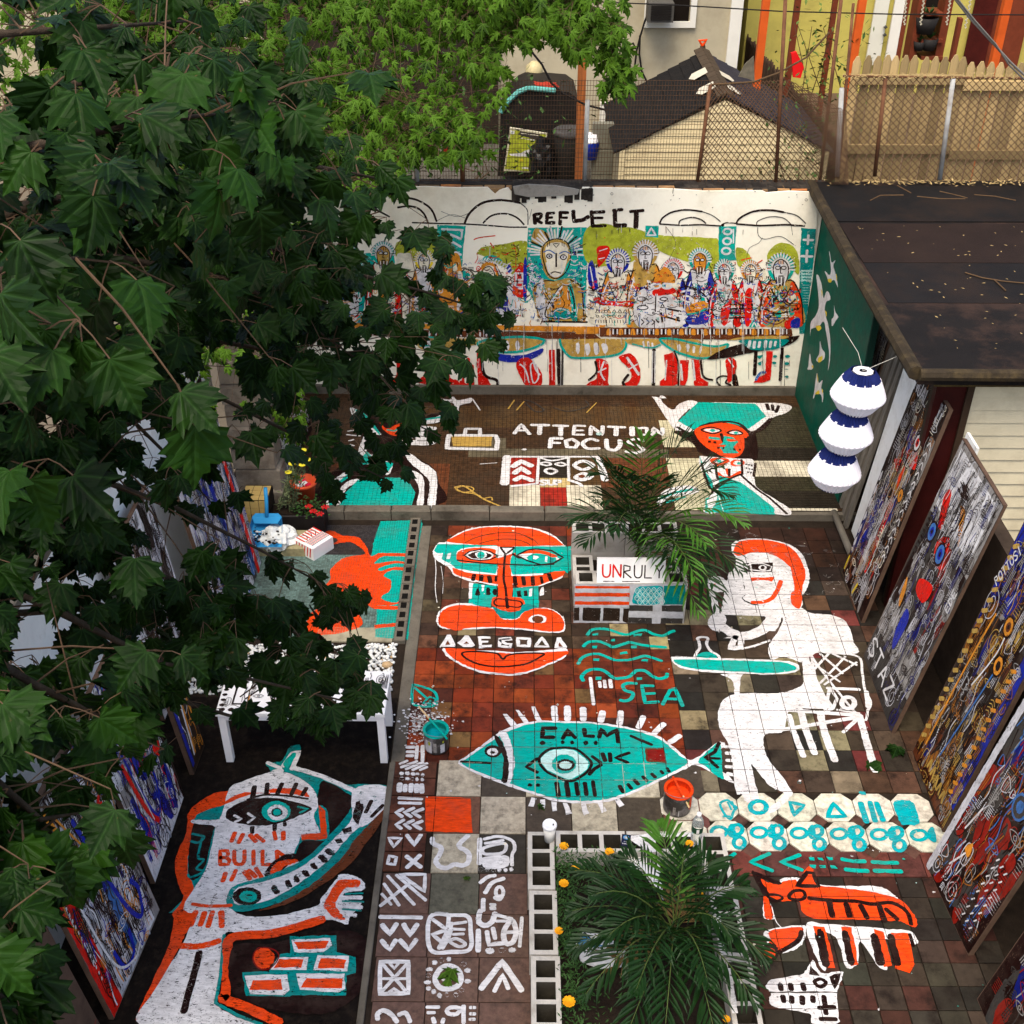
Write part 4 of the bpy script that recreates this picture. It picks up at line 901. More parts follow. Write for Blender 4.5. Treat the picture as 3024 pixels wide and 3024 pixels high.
p.draw("""
f w -60,50 -80,35 -95,45 -60,90 -20,110 10,80 70,60 110,75 60,110 0,180 60,215 90,220 60,235 0,225 -50,170 -120,60 -135,40
f k -20,230 40,225 90,235 130,200 260,175 370,205 420,240 430,370 350,380 200,370 120,340 80,290
f w 430,75 540,75 615,95 580,130 520,150 480,200 400,240 370,210 300,180 180,170 90,215 20,200 0,185 60,130 110,75 
F t 112,70 420,78 478,145 382,215 330,195 250,178 170,178 85,218 5,172
l k 12 480,80 490,110;l k 12 510,85 515,115;l k 12 545,90 530,125
s k 12 0,205 60,235 100,225 140,195 240,175 330,185 390,230 440,215 500,160;s k 8 390,240 460,215 510,155
f o 92,225 130,200 240,182 330,200 380,240 372,262 360,265 358,320 330,360 270,370 200,340 140,300 110,265
S k 8 130,220 180,205 235,222 190,240;f w 140,220 180,212 228,222 190,234;e t 190,222 14,8;S k 8 270,235 310,220 350,238 310,246;f w 278,235 310,226 345,238 310,243;e t 315,235 12,7
l k 12 235,240 248,285;F t 170,255 230,262 228,275 170,268;F t 250,250 300,260 330,285 300,310 330,345 250,345 220,300 245,290;f o 270,268 315,272 310,282 270,280;f o 225,300 260,302 250,312 225,310
F k 165,275 180,277 180,290 165,288;F k 195,280 210,282 208,295 195,292;F k 215,310 228,312 226,322 215,320;F k 300,318 314,320 312,332 300,330;F k 330,320 342,322 340,332 330,330;F k 245,310 255,312 252,325 243,322
f w 120,365 180,365 350,375 410,385 415,480 430,530 520,590 600,640 605,678 500,670 300,660 150,665 160,600 200,530 130,440
f o 175,385 200,370 270,375 275,395 215,415;e w 225,388 26,12;e t 225,388 12,8;f o 285,395 310,378 360,390 350,410 300,415;e w 325,398 24,12;e t 330,400 10,7
s o 14 215,450 250,475 290,472 340,445;l o 12 265,430 275,460;l k 10 280,430 278,470;s k 10 205,400 218,480 260,485
F t 225,465 280,482 340,500 420,560 520,640 525,675 250,665 220,560;f t 120,360 150,440 190,500 180,540 150,480
s k 10 130,400 155,480 190,540 280,485 340,460 350,470 430,540 500,590 590,672;s k 10 280,485 210,520 170,600;l k 9 345,380 350,460;s k 10 420,400 410,470
e k 172,412 6,4;e k 185,425 6,4;e k 175,435 6,4;e k 370,405 6,4;e k 385,408 6,4;e k 400,412 6,4;e k 372,425 6,4;e k 388,430 6,4;e k 402,432 6,4;e k 380,448 6,4;e k 396,450 6,4
F t 150,590 215,560 240,640 250,665 150,665;f w 160,600 200,560 215,590 180,650
""")
p.draw("f w -110,600 -60,540 60,520 120,545 60,570 -40,580 -90,625;s t 14 -90,590 -20,560 80,540;s t 10 -60,610 40,580")
p.build('painted_hat_woman', terrace, 'woman with orange face and wide turquoise hat painted on the mosaic')
p = Painting(TERR, GT, .35, seed=13).crop(600, 1100, 2.76)
p.draw("""
f k 950,1070 1000,880 1100,780 1250,700 1290,560 1280,300 1500,250 1560,330 1600,600 1750,700 1870,780 1920,900 1915,1080
f w 1000,1070 1030,920 1130,830 1200,810 1180,850 1100,900 1060,980 1040,1072
f t 1025,1070 1060,950 1140,860 1198,820 1190,850 1110,920 1070,1000 1060,1075
f w 1070,1070 1110,960 1180,890 1260,870 1260,895 1180,940 1130,1020 1115,1075
F t 1110,1085 1160,980 1260,880 1400,860 1600,860 1690,910 1730,980 1700,1088
f w 1650,680 1700,670 1780,730 1860,780 1905,850 1890,1085 1830,1085 1845,900 1760,800 1700,750
f w 1690,800 1790,850 1800,1000 1790,1085 1740,1088 1760,960 1720,860
f w 1240,740 1300,540 1340,520 1330,640 1450,700 1540,760 1500,840 1420,780 1300,740;f t 1280,745 1330,650 1380,700 1400,740 1440,730 1540,740 1530,780 1480,830 1430,760 1340,750
f w 1200,290 1320,340 1420,470 1450,510 1400,500 1310,430 1230,370;f t 1240,305 1330,350 1430,480 1440,512 1380,450 1290,370
f o 1440,410 1500,460 1600,420 1720,420 1700,450 1640,500 1560,520 1480,480;f w 1600,380 1730,400 1600,410;l t 14 1500,470 1560,480 1600,450
f w 1600,560 1840,560 1800,590 1640,590;f w 1640,480 1800,500 1780,540 1660,530
l w 10 1180,480 1270,470;l w 10 1170,510 1280,520;l w 12 1190,560 1230,550;l w 10 1200,590 1230,600;l w 12 1210,620 1215,690
""")
p.crop(1200, 1100, 2.76).draw("""
f k -60,500 60,480 240,380 400,330 440,250 350,300 160,360 40,440;s k 14 200,420 330,390 400,330;s k 12 350,300 360,340 300,350
f w -20,400 160,390 300,340 370,300 390,260 340,240 280,215 350,225 380,200 420,230 530,210 520,250 440,270 420,330 350,380 200,420 0,420;s t 16 160,385 280,365 350,325
F o 0,440 60,420 50,440 0,470;f w 100,440 240,450 230,490 240,580 80,590 100,480;l x 8 110,480 230,500;l x 8 100,520 230,540;l x 8 90,560 220,560
""")
p.build('painted_dancer', terrace, 'white and turquoise dancing figure with raised arms half hidden under the maple')
# chalk-like splashes
p = Painting(GROUND, None, 1.6, seed=14, step=.012)
rs = random.Random(17)
for k in range(230):
    x = rs.uniform(-.78, 2.7); y = rs.uniform(3.6, 8.6); r = rs.choice([.003, .004, .006, .009])
    if x < 1.1 and y < 4.9: continue
    nn = 6; q = [(x + r * rs.uniform(.6, 1.5) * math.cos(a * 6.28 / nn), y + r * rs.uniform(.5, 1.3) * math.sin(a * 6.28 / nn)) for a in range(nn)]
    p.fill(rs.choice('wwwwatp'), q)
for k in range(46):
    x = rs.gauss(2.25, .22); y = rs.gauss(8.0, .30)
    p.ribbon('z', [(x + rs.uniform(-.06, .06), y + rs.uniform(-.04, .04)) for q in range(5)], .0028)
o = p.build('paint_splashes', court); o['kind'] = 'stuff'
p = Painting(GROUND, None, 1.0, seed=15, step=.012)
for k in range(420):
    x, y = rs.gauss(-.68, .085), rs.gauss(6.08, .10); q_ = rs.uniform(.002, .009); p.fill('wwz'[k % 3], [(x - q_, y - q_ * .6), (x + q_, y - q_), (x + q_ * .7, y + q_), (x - q_, y + q_ * .8)])
o = p.build('paint_smudge', court); o['kind'] = 'stuff'
# ================================================================ BACK WALL MURAL
MUR = Plane((0, YW - .0205, 0), (1, 0, 0), (0, 0, 1))
p = Painting(MUR, None, .45, h0=.0008, seed=21, step=.022, dh=.000004).crop(1000, 500, 2.576)
def skyband(txt): p.draw(txt)
p.draw("""
f g 440,560 560,540 750,520 750,680 600,700 450,680;f g 1050,640 1100,590 1250,570 1430,550 1430,740 1330,800 1280,760 1100,660;f g 1885,450 2100,440 2100,700 1885,700
l k 10 560,405 760,412 950,415 1110,425 1300,440 1430,440
s k 16 960,408 985,350 1040,290 1110,250 1210,235 1300,240 1380,255;s x 7 1380,255 1430,300 1440,350 1440,420;s k 12 1100,408 1150,360 1210,340 1290,340 1360,370 1410,420
s k 14 745,395 720,330 680,280 600,235 520,215;s k 14 680,405 650,340 600,295 530,280 450,290
s x 3 750,390 860,345 960,370;s x 3 780,320 900,360 1000,330;s x 3 1470,300 1450,380;s x 3 640,700 660,620
l k 26 1488,345 1495,412;s k 22 1490,345 1540,340 1530,372 1495,378 1545,408;l k 26 1588,335 1582,408 1640,405;l k 20 1585,335 1640,332;l k 18 1588,368 1625,366;l k 26 1688,325 1685,418;l k 22 1688,328 1745,330;l k 18 1688,368 1738,368;l k 28 1785,318 1790,395 1860,385 1900,360
L n 5 440,610 445,610 448,620;s o 8 570,490 600,495 610,520;s o 8 1030,535 1070,520 1190,505;l o 9 1155,560 1180,600;s o 4 1330,560 1350,640 1345,740;e r 1210,645 5 4;e r 1300,720 5 4;e r 1222,655 4 4
F t 750,422 968,432 950,590 940,740 800,740 760,640
l w 14 785,455 945,462;l w 12 940,470 935,520;s w 16 775,540 820,490 930,530;s w 16 790,600 850,550 930,590;s w 16 820,670 880,630 930,650;l w 10 840,720 900,640
F t 1440,445 1885,440 1890,700 1880,1100 1800,1160 1560,1160 1430,900 1432,700
e c 1650,640 120 112;f c 1500,450 1600,500 1560,560 1470,560;e c 1640,690 96 150
""")
for k in range(26):
    a = math.pi * (1.02 - k / 25 * 1.04); rx, ry = 125, 115; r2 = 185 + (k % 3) * 14
    p.draw('l %s %d %f,%f %f,%f' % ('wwpwk'[k % 5], 12, 1655 + rx * math.cos(a), 640 - ry * math.sin(a), 1655 + r2 * math.cos(a) * 1.05, 640 - r2 * math.sin(a) * .98))
p.draw("""
S k 8 1550,640 1565,570 1620,535 1680,530 1740,560 1765,640 1750,740 1700,810 1640,830 1590,790 1560,700
f p 1575,600 1620,560 1700,560 1745,600 1735,700 1700,790 1640,805 1600,770 1580,690
f w 1575,655 1600,640 1640,660 1600,680;f w 1670,670 1710,650 1745,665 1700,685;E k 8 1603,660 20 16;E k 8 1710,668 22 18;e k 1603,660 8,7;e k 1710,668 8,7
s h 8 1560,630 1600,615 1645,640;s h 8 1680,640 1720,625 1760,640;l k 12 1655,640 1655,740;s k 8 1600,800 1640,780 1690,790;f p 1615,800 1650,785 1695,800 1650,815;L k 6 1630,565 1680,565 1655,595
l k 5 1590,560 1590,590;l k 5 1605,550 1605,580;l k 5 1700,555 1700,580;l k 5 1715,560 1715,590;s w 8 1580,710 1600,780 1640,815 1690,800 1720,740;l w 5 1600,700 1605,760;l w 5 1700,700 1695,770
f c 1480,900 1560,840 1640,850 1760,830 1850,900 1870,1050 1860,1150 1560,1150 1500,1050
f w 1520,860 1560,850 1570,1000 1590,1150 1550,1150 1500,1000;f t 1750,850 1780,900 1810,1060 1815,1150 1780,1150 1740,1000
S k 10 1590,1130 1580,1060 1640,960 1680,900 1720,880 1760,900 1790,1000 1790,1080 1770,1130;f q 1620,1110 1660,960 1700,900 1750,920 1770,1060 1760,1130 1700,1100
s w 12 1590,1060 1640,970 1700,890;s k 8 1480,900 1560,850 1640,850;s k 10 1760,840 1840,890 1860,1000 1865,1150;s k 7 1570,920 1640,1050;s k 7 1640,1060 1570,960
f m 1600,1120 1680,1050 1760,1080 1780,1130;s w 6 1600,1115 1680,1060 1750,1080;s k 6 1700,910 1690,960 1720,1020 1700,1060;l k 14 1545,1158 1890,1162
e t 1452,520 8,7;e w 1452,470 8,7;e w 1455,500 8,7;e w 1452,560 8,7;e w 1455,620 8,7;e w 1450,680 8,7;e w 1480,780 9,8;e w 1475,830 9,8
S w 10 1890,940 1940,990 1890,1050;l w 10 1870,1060 1900,1090
f p 880,800 960,740 1030,790 1040,860 900,860;S k 8 885,800 950,750 1020,790 1010,830 950,820 900,830;f t 900,800 950,770 1000,800 990,815 920,815
""")
def figure(cx, cy, s, halo, face, robe, acc, seed, beard=True, wd=1.35, by=1178):
    """a robed painted figure: halo with rays, long face, patterned robe down to the table"""
    r = random.Random(seed); D = []; q = (by - cy) / 330.0; w = s * wd
    B = lambda c, pts: D.append('f %s ' % c + ' '.join('%.1f,%.1f' % (cx + x * w, cy + y * (q if y > 100 else s)) for x, y in pts))
    Sx = lambda c, ww, pts, k='s': D.append('%s %s %.1f ' % (k, c, ww * s) + ' '.join('%.1f,%.1f' % (cx + x * w, cy + y * (q if y > 100 else s)) for x, y in pts))
    B(robe, [(-105, 330), (-98, 180), (-60, 90), (-20, 70), (30, 70), (70, 95), (100, 190), (110, 330)])
    B(acc, [(-108, 330), (-100, 180), (-62, 92), (-48, 120), (-70, 220), (-66, 330)]); B(acc, [(60, 330), (70, 220), (46, 110), (70, 92), (102, 180), (112, 330)])
    for k in range(9): B(r.choice('pwcqthbr'), [(x + a, y + b_) for x, y in [(r.uniform(-70, 60), r.uniform(120, 290))] for a, b_ in ((0, 0), (22, 6), (26, 38), (4, 44))])
    D.append('E %s %f %f,%f %f,%f' % (halo, 20 * s, cx, cy, 78 * s, 84 * s)); D.append('E w %f %f,%f %f,%f' % (9 * s, cx, cy, 60 * s, 66 * s)); D.append('S k %f ' % (4 * s) + ' '.join('%f,%f' % (cx + 92 * s * math.cos(a * .6), cy - 98 * s * math.sin(a * .6)) for a in range(6)))
    for k in range(15):
        a = math.pi * (k - .5) / 13; D.append('l w %f %f,%f %f,%f' % (9 * s, cx + 70 * s * math.cos(a), cy - 76 * s * math.sin(a), cx + 96 * s * math.cos(a), cy - 104 * s * math.sin(a)))
    D.append('f %s %f,%f %f,%f %f,%f %f,%f %f,%f' % (face, cx - 50 * s, cy - 10 * s, cx, cy - 60 * s, cx + 50 * s, cy - 10 * s, cx + 34 * s, cy + 92 * s, cx - 32 * s, cy + 94 * s))
    D.append('S k %f %f,%f %f,%f %f,%f %f,%f %f,%f' % (7 * s, cx - 50 * s, cy - 10 * s, cx, cy - 60 * s, cx + 50 * s, cy - 10 * s, cx + 34 * s, cy + 92 * s, cx - 32 * s, cy + 94 * s))
    for sx in (-1, 1): D.append('e w %f,%f %f,%f;E k %f %f,%f %f,%f' % (cx + sx * 20 * s, cy - 2 * s, 16 * s, 10 * s, 6 * s, cx + sx * 20 * s, cy - 2 * s, 16 * s, 11 * s))
    D.append('l k %f %f,%f %f,%f %f,%f' % (7 * s, cx + 2, cy - 10 * s, cx - 4, cy + 34 * s, cx + 8 * s, cy + 34 * s)); D.append('l k %f %f,%f %f,%f' % (8 * s, cx - 14 * s, cy + 54 * s, cx + 16 * s, cy + 54 * s)); D.append('s h %f %f,%f %f,%f %f,%f' % (7 * s, cx - 40 * s, cy - 20 * s, cx - 20 * s, cy - 30 * s, cx - 4 * s, cy - 14 * s))
    for k in range(5): D.append('l %s %f %f,%f %f,%f' % ('nq'[k % 2], 5 * s, cx - 20 * s + k * 10 * s, cy - 28 * s, cx - 16 * s + k * 8 * s, cy - 50 * s))
    if beard:
        for k in range(8): D.append('l %s %f %f,%f %f,%f' % ('kwk'[k % 3], 6 * s, cx - 32 * s + k * 9 * s, cy + 62 * s, cx - 26 * s + k * 7 * s, cy + 118 * s))
    p.draw('\n'.join(D)); D.clear(); p.cycle(24)
    for k in range(80):
        x = cx + r.uniform(-92, 92) * w; y = cy + r.uniform(112, 318) * q; c = r.choice('kkkkwwwhtrbqn'); m = r.randrange(6)
        if m == 0: D.append('l %s %f %f,%f %f,%f %f,%f' % (c, 7 * s, x - 14 * s, y, x, y - 16 * s, x + 14 * s, y))
        elif m == 1: D.append('l %s %f %f,%f %f,%f' % (c, 7 * s, x, y, x + r.uniform(-6, 6), y + 44 * s))
        elif m == 2: D.append('e %s %f,%f %f,%f;e %s %f,%f %f,%f' % (c, x, y, 8 * s, 8 * s, c, x + 22 * s, y, 8 * s, 8 * s))
        elif m == 3: D.append('s %s %f %f,%f %f,%f %f,%f' % (c, 8 * s, x - 34 * s, y, x, y + 20 * s, x + 38 * s, y - 6 * s))
        elif m == 4: D.append('l %s %f %f,%f %f,%f;l %s %f %f,%f %f,%f' % (c, 6 * s, x - 20 * s, y, x + 22 * s, y, c, 6 * s, x - 20 * s, y + 14 * s, x + 22 * s, y + 13 * s))
        else: D.append('E %s %f %f,%f %f,%f' % (c, 5 * s, x, y, 12 * s, 16 * s))
    p.draw('\n'.join(D)); D.clear(); p.cycle(0)
    Sx('k', 8, [(-106, 325), (-98, 180), (-60, 92), (-34, 84)]); Sx('k', 8, [(112, 325), (102, 180), (66, 95), (36, 84)]); Sx('w', 8, [(-96, 325), (-88, 190), (-54, 104)]); Sx('k', 7, [(-50, 120), (0, 200), (50, 110)]); Sx('k', 6, [(-90, 240), (0, 265), (90, 235)])
    p.draw('\n'.join(D))
for cx_ in (-560, -420, -280, -120, 60, 200, 360, 500, 700, 860):
    p.draw('f %s %d,700 %d,640 %d,700 %d,1170 %d,1170' % ('tcwqtpcwtq'[abs(cx_) // 20 % 10], cx_ - 70, cx_, cx_ + 70, cx_ + 90, cx_ - 90))
rf2 = random.Random(99)
def filler(n, x0, x1, y0, y1):
    p.cycle(40)
    for k in range(n):
        x, y = rf2.uniform(x0, x1), rf2.uniform(y0, y1); c = rf2.choice('kkkkwwrqtbnhx'); m = rf2.randrange(7)
        if m == 0: p.draw('l %s 6 %f,%f %f,%f %f,%f' % (c, x - 12, y, x, y - 14, x + 12, y))
        elif m == 1: p.draw('s %s 7 %f,%f %f,%f %f,%f' % (c, x, y, x + rf2.uniform(-10, 10), y + 40, x + rf2.uniform(-30, 30), y + 90))
        elif m == 2: p.draw('e %s %f,%f 6 6;e %s %f,%f 6 6;e %s %f,%f 6 6' % (c, x, y, c, x + 17, y, c, x + 34, y))
        elif m == 3: p.draw('f %s %f,%f %f,%f %f,%f %f,%f' % (c if c != 'k' else 'p', x, y, x + 24, y + 8, x + 30, y + 60, x - 4, y + 50))
        elif m == 4: p.draw('l %s 5 %f,%f %f,%f;l %s 5 %f,%f %f,%f;l %s 5 %f,%f %f,%f' % (c, x, y, x + 40, y, c, x, y + 12, x + 40, y + 12, c, x, y + 24, x + 40, y + 24))
        elif m == 5: p.draw('E %s 6 %f,%f 14 18;e %s %f,%f 4 4' % (c, x, y, c, x, y))
        else: p.draw('s %s 8 %f,%f %f,%f %f,%f' % (c, x - 45, y, x, y + 22, x + 45, y - 8))
    p.cycle(0)
filler(520, -600, 1430, 720, 1165); filler(300, 1890, 3350, 760, 1165)
figure(-520, 700, 1.0, 't', 'p', 'w', 'b', 36); figure(-320, 660, 1.0, 'q', 'c', 'c', 'r', 37); figure(-120, 690, 1.0, 't', 'p', 'w', 't', 38)
figure(60, 640, 1.0, 't', 'q', 'w', 't', 31); figure(340, 640, .95, 't', 'c', 'p', 'r', 32); figure(650, 690, .8, 'y', 'p', 'w', 'q', 33)
# bowed woman with an orange hood
p.draw("""
f w 1060,780 1120,860 1180,870 1330,900 1380,960 1340,1100 1080,1100 1040,950;f t 1070,700 1120,660 1200,660 1290,740 1330,830 1300,840 1240,740 1180,700 1090,690
f q 1085,740 1110,710 1170,705 1210,740 1220,800 1200,820 1180,740 1120,735 1095,770;f p 1100,760 1150,740 1180,790 1170,830 1130,830 1105,800;S k 6 1100,760 1150,740 1185,790 1170,830 1130,830 1105,800;l k 6 1120,770 1145,762;l k 6 1150,800 1175,790
s k 8 1190,720 1230,830 1300,900 1340,960;s k 8 1215,760 1270,850 1360,930;s w 9 1200,740 1250,840 1330,920;f b 1080,960 1150,950 1280,960 1290,1050 1330,1100 1290,1120 1240,1060 1100,1050;f w 1100,970 1140,960 1150,1010 1110,1020;f w 1200,1000 1240,990 1250,1030 1210,1030
l w 8 1120,1040 1330,1045;f r 1340,770 1410,760 1420,950 1350,960;L w 14 1350,790 1400,790 1400,840 1350,840;L w 14 1345,860 1405,860 1400,905 1350,905;f o 1330,880 1380,930 1330,960;f b 1410,700 1430,700 1430,970 1405,970
""")
for k in range(14): p.draw('l w 9 %d,%d %d,%d' % (1060 + k * 20, 705 - int(40 * math.sin(k / 13 * 3.14)) + k * 8, 1075 + k * 21, 680 - int(45 * math.sin(k / 13 * 3.14)) + k * 8))
# right half of the table
p.crop(1700, 500, 2.576)
p.draw("""
f g 85,450 400,440 640,500 1000,520 1090,550 1085,780 900,720 700,650 500,560 430,700 100,720;f g 1220,600 1300,620 1340,720 1240,740;f g 1460,640 1550,560 1660,590 1700,700 1690,800 1600,700 1480,720
l k 26 120,320 130,432;l k 22 120,328 218,322;l k 18 125,370 205,368;l k 22 125,432 228,428;l k 22 285,312 355,305;l k 30 298,318 300,428 380,425;l k 22 415,320 515,312;l k 34 462,320 458,440
s k 12 640,410 660,370 720,330 800,310 870,308 960,320;s x 6 960,320 1040,350 1100,395;s k 9 785,415 800,385 880,365 950,380 990,410;l k 10 640,415 800,425 950,420 1100,430
l k 20 1095,520 1105,440 1120,420;s k 8 1110,420 1150,405 1220,410;s k 14 1222,410 1250,370 1350,320 1480,310 1580,325;s x 7 1580,325 1680,350 1750,410;s x 6 1375,420 1390,390 1480,360 1580,370 1640,420;l k 12 1225,415 1400,428 1600,420 1740,430
F t 530,428 632,430 628,518 530,512;L w 12 542,500 575,445 610,500;F t 1090,435 1222,432 1215,560 1210,650 1225,690 1090,700 1085,560
E w 14 1155,472 30 22;E w 14 1152,546 30,24;E w 14 1145,620 32,24;l w 9 1200,455 1200,560
F m 1715,445 1830,455 1810,700 1760,1100 1740,1250 1700,1250 1700,900
l w 16 1770,500 1765,570;l w 16 1732,535 1806,537;l w 16 1760,615 1755,705;l w 16 1715,660 1802,662
s x 4 1385,440 1390,500 1440,530 1560,510 1670,580;s x 3 1300,680 1320,600 1390,560 1420,520;s x 3 1640,430 1650,500;s x 3 690,440 760,560 700,700
l o 9 1260,690 1340,670;l o 8 1380,715 1420,690;e r 220,520 7,5;e r 775,640 4,4;e r 775,700 4,4
""")
for k in range(9):
    for j in range(4): p.draw('l a 6 %d,%d %d,%d %d,%d' % (1712 + k * 11 % 80, 775 + j * 24 + (k // 4) * 4, 1718 + k * 11 % 80, 765 + j * 24, 1724 + k * 11 % 80, 775 + j * 24))
for k in range(40): p.draw('e a %d,%d 3,3' % (1730 + (k % 5) * 11, 880 + (k // 5) * 20))
filler(60, 100, 1650, 1000, 1170); figure(740, 760, .85, 'r', 'w', 'p', 'b', 47); figure(1330, 770, .8, 'q', 'p', 'w', 'r', 48); figure(320, 700, .98, 'b', 'w', 'p', 'q', 41); figure(530, 640, 1.02, 'c', 'w', 'c', 'q', 42); figure(945, 690, .92, 't', 'q', 'w', 'b', 43); figure(1130, 770, .85, 't', 'w', 'w', 'r', 44); figure(1560, 750, 1.12, 't', 'w', 'c', 'o', 45)
p.draw("""
f r 165,590 240,580 260,620 230,680 170,740 165,660;s w 6 180,620 240,600;s w 6 175,680 220,670;f b 95,740 130,700 170,900 100,870;l w 8 110,740 140,900;l w 8 150,720 160,820
f r 150,970 280,1000 425,1000 420,1045 280,1050 150,1010;e w 190,1000 7,9;e w 230,1010 7,9;e w 275,1020 7,9;e w 320,1025 7,9;e w 365,1022 7,9;e w 405,1020 7,9
f p 130,1040 420,1060 410,1170 120,1170;F t 400,1075 418,1075 418,1180 402,1180
""")
for k in range(6): p.draw('L k 6 %d,1090 %d,1065 %d,1090;E k 5 %d,1115 10 8' % (150 + k * 42, 167 + k * 42, 184 + k * 42, 165 + k * 42))
for k in range(12): p.draw('l k 5 %d,1145 %d,1165' % (150 + k * 21, 152 + k * 21))
p.draw("""
f w 470,940 620,900 740,960 830,1080 820,1180 470,1190;f r 600,910 740,900 750,940 600,960;E w 14 610,885 34 18;E w 14 695,885 36 20;E k 7 500,985 34 16;E k 7 510,1050 40,16;l k 9 610,950 605,1080;S k 7 640,985 670,970 700,985 670,998;L k 8 645,1050 660,1020 675,1050;l k 6 620,1080 640,1080 640,1100 620,1100
f c 440,700 520,760 540,870 460,880;f q 620,800 680,740 740,800 750,860 620,850;l k 14 650,1090 660,1160;l k 14 650,1110 790,1150;l k 14 700,1060 800,1080
l k 8 500,1140 520,1160 500,1180;l k 8 540,1140 560,1160 540,1180;l k 8 580,1140 600,1160 580,1180;l k 8 610,1140 630,1165
s k 10 790,900 850,890 950,930 1010,1000 1000,1080 900,1110 840,1140 850,1180;f q 840,1050 960,1000 1000,1040 870,1100;s w 14 800,930 880,920 880,960 820,960;s w 12 800,980 860,1010 880,980;f b 850,1120 1000,1080 1010,1160 870,1180;s t 12 850,1100 920,1090 990,1060
E k 9 1078,1070 36 46;e w 1078,1070 34 44;E k 6 1060,1055 10 12;E k 6 1098,1055 10,12;l k 7 1062,1100 1090,1102
f r 1110,1060 1170,1000 1190,990 1150,1170 1110,1170;f r 1290,940 1340,920 1330,1160 1290,1170;l k 12 1175,1025 1280,1030;l k 12 1175,1060 1285,1055;l k 12 1180,1090 1280,1095;l k 12 1170,1130 1285,1125;l t 10 1180,1110 1280,1108
F t 1320,1200 1355,1135 1392,1200;l w 8 1340,1195 1358,1160 1375,1195
l k 12 1510,940 1490,1040 1540,950;s k 10 1370,1080 1440,1060 1520,1100 1600,1080;s n 9 1380,1110 1440,1150 1530,1175 1620,1120;e w 1375,1075 16,14;e w 1420,1055 14,18;e b 1375,1075 8,8;e b 1420,1055 8,8;f w 1345,990 1380,960 1400,1020 1370,1050
f r 1590,1160 1660,1110 1640,1200 1600,1210;f b 1640,1150 1700,1130 1700,1200 1640,1200;l k 7 1540,900 1560,880;l k 7 1570,930 1590,905 1610,930;l k 7 1570,970 1590,945 1610,970;l k 7 1570,1010 1590,985 1610,1010
""")
p.crop(1000, 500, 2.576)
def over(n, x0, x1, y0, y1, cols='kkkkwwrtbhq'):
    p.cycle(30)
    for k in range(n):
        x, y = rf2.uniform(x0, x1), rf2.uniform(y0, y1); c = rf2.choice(cols); m = rf2.randrange(5); L = rf2.uniform(14, 42)
        if m == 0: p.draw('s %s 5 %f,%f %f,%f %f,%f' % (c, x, y, x + rf2.uniform(-8, 8), y + L, x + rf2.uniform(-18, 18), y + 2 * L))
        elif m == 1: p.draw('l %s 5 %f,%f %f,%f %f,%f' % (c, x - 9, y + 9, x, y, x + 9, y + 9))
        elif m == 2: p.draw('l %s 5 %f,%f %f,%f;l %s 5 %f,%f %f,%f' % (c, x, y, x + 2, y + 16, c, x + 11, y, x + 13, y + 16))
        elif m == 3: p.draw('e %s %f,%f 5 5;e %s %f,%f 5 5' % (c, x, y, c, x + 14, y + 1))
        else: p.draw('s %s 5 %f,%f %f,%f %f,%f' % (c, x - L, y, x, y + 10, x + L, y - 4))
    p.cycle(0)
over(150, 1460, 1870, 860, 1150, 'kkwwhtnq'); over(60, 1450, 1560, 700, 860, 'wwtbk'); over(50, 1760, 1880, 560, 860, 'wwkbt'); over(120, 1050, 1430, 860, 1160); over(420, 1900, 3360, 860, 1160); over(90, 1900, 3300, 700, 860, 'kkrxn'); over(60, 1050, 1430, 560, 860, 'krxwn')
for k in range(30): p.draw('l w 7 %d,%d %d,%d' % (1448 + (k % 3) * 9, 470 + k * 22, 1456 + (k % 3) * 9, 476 + k * 22))
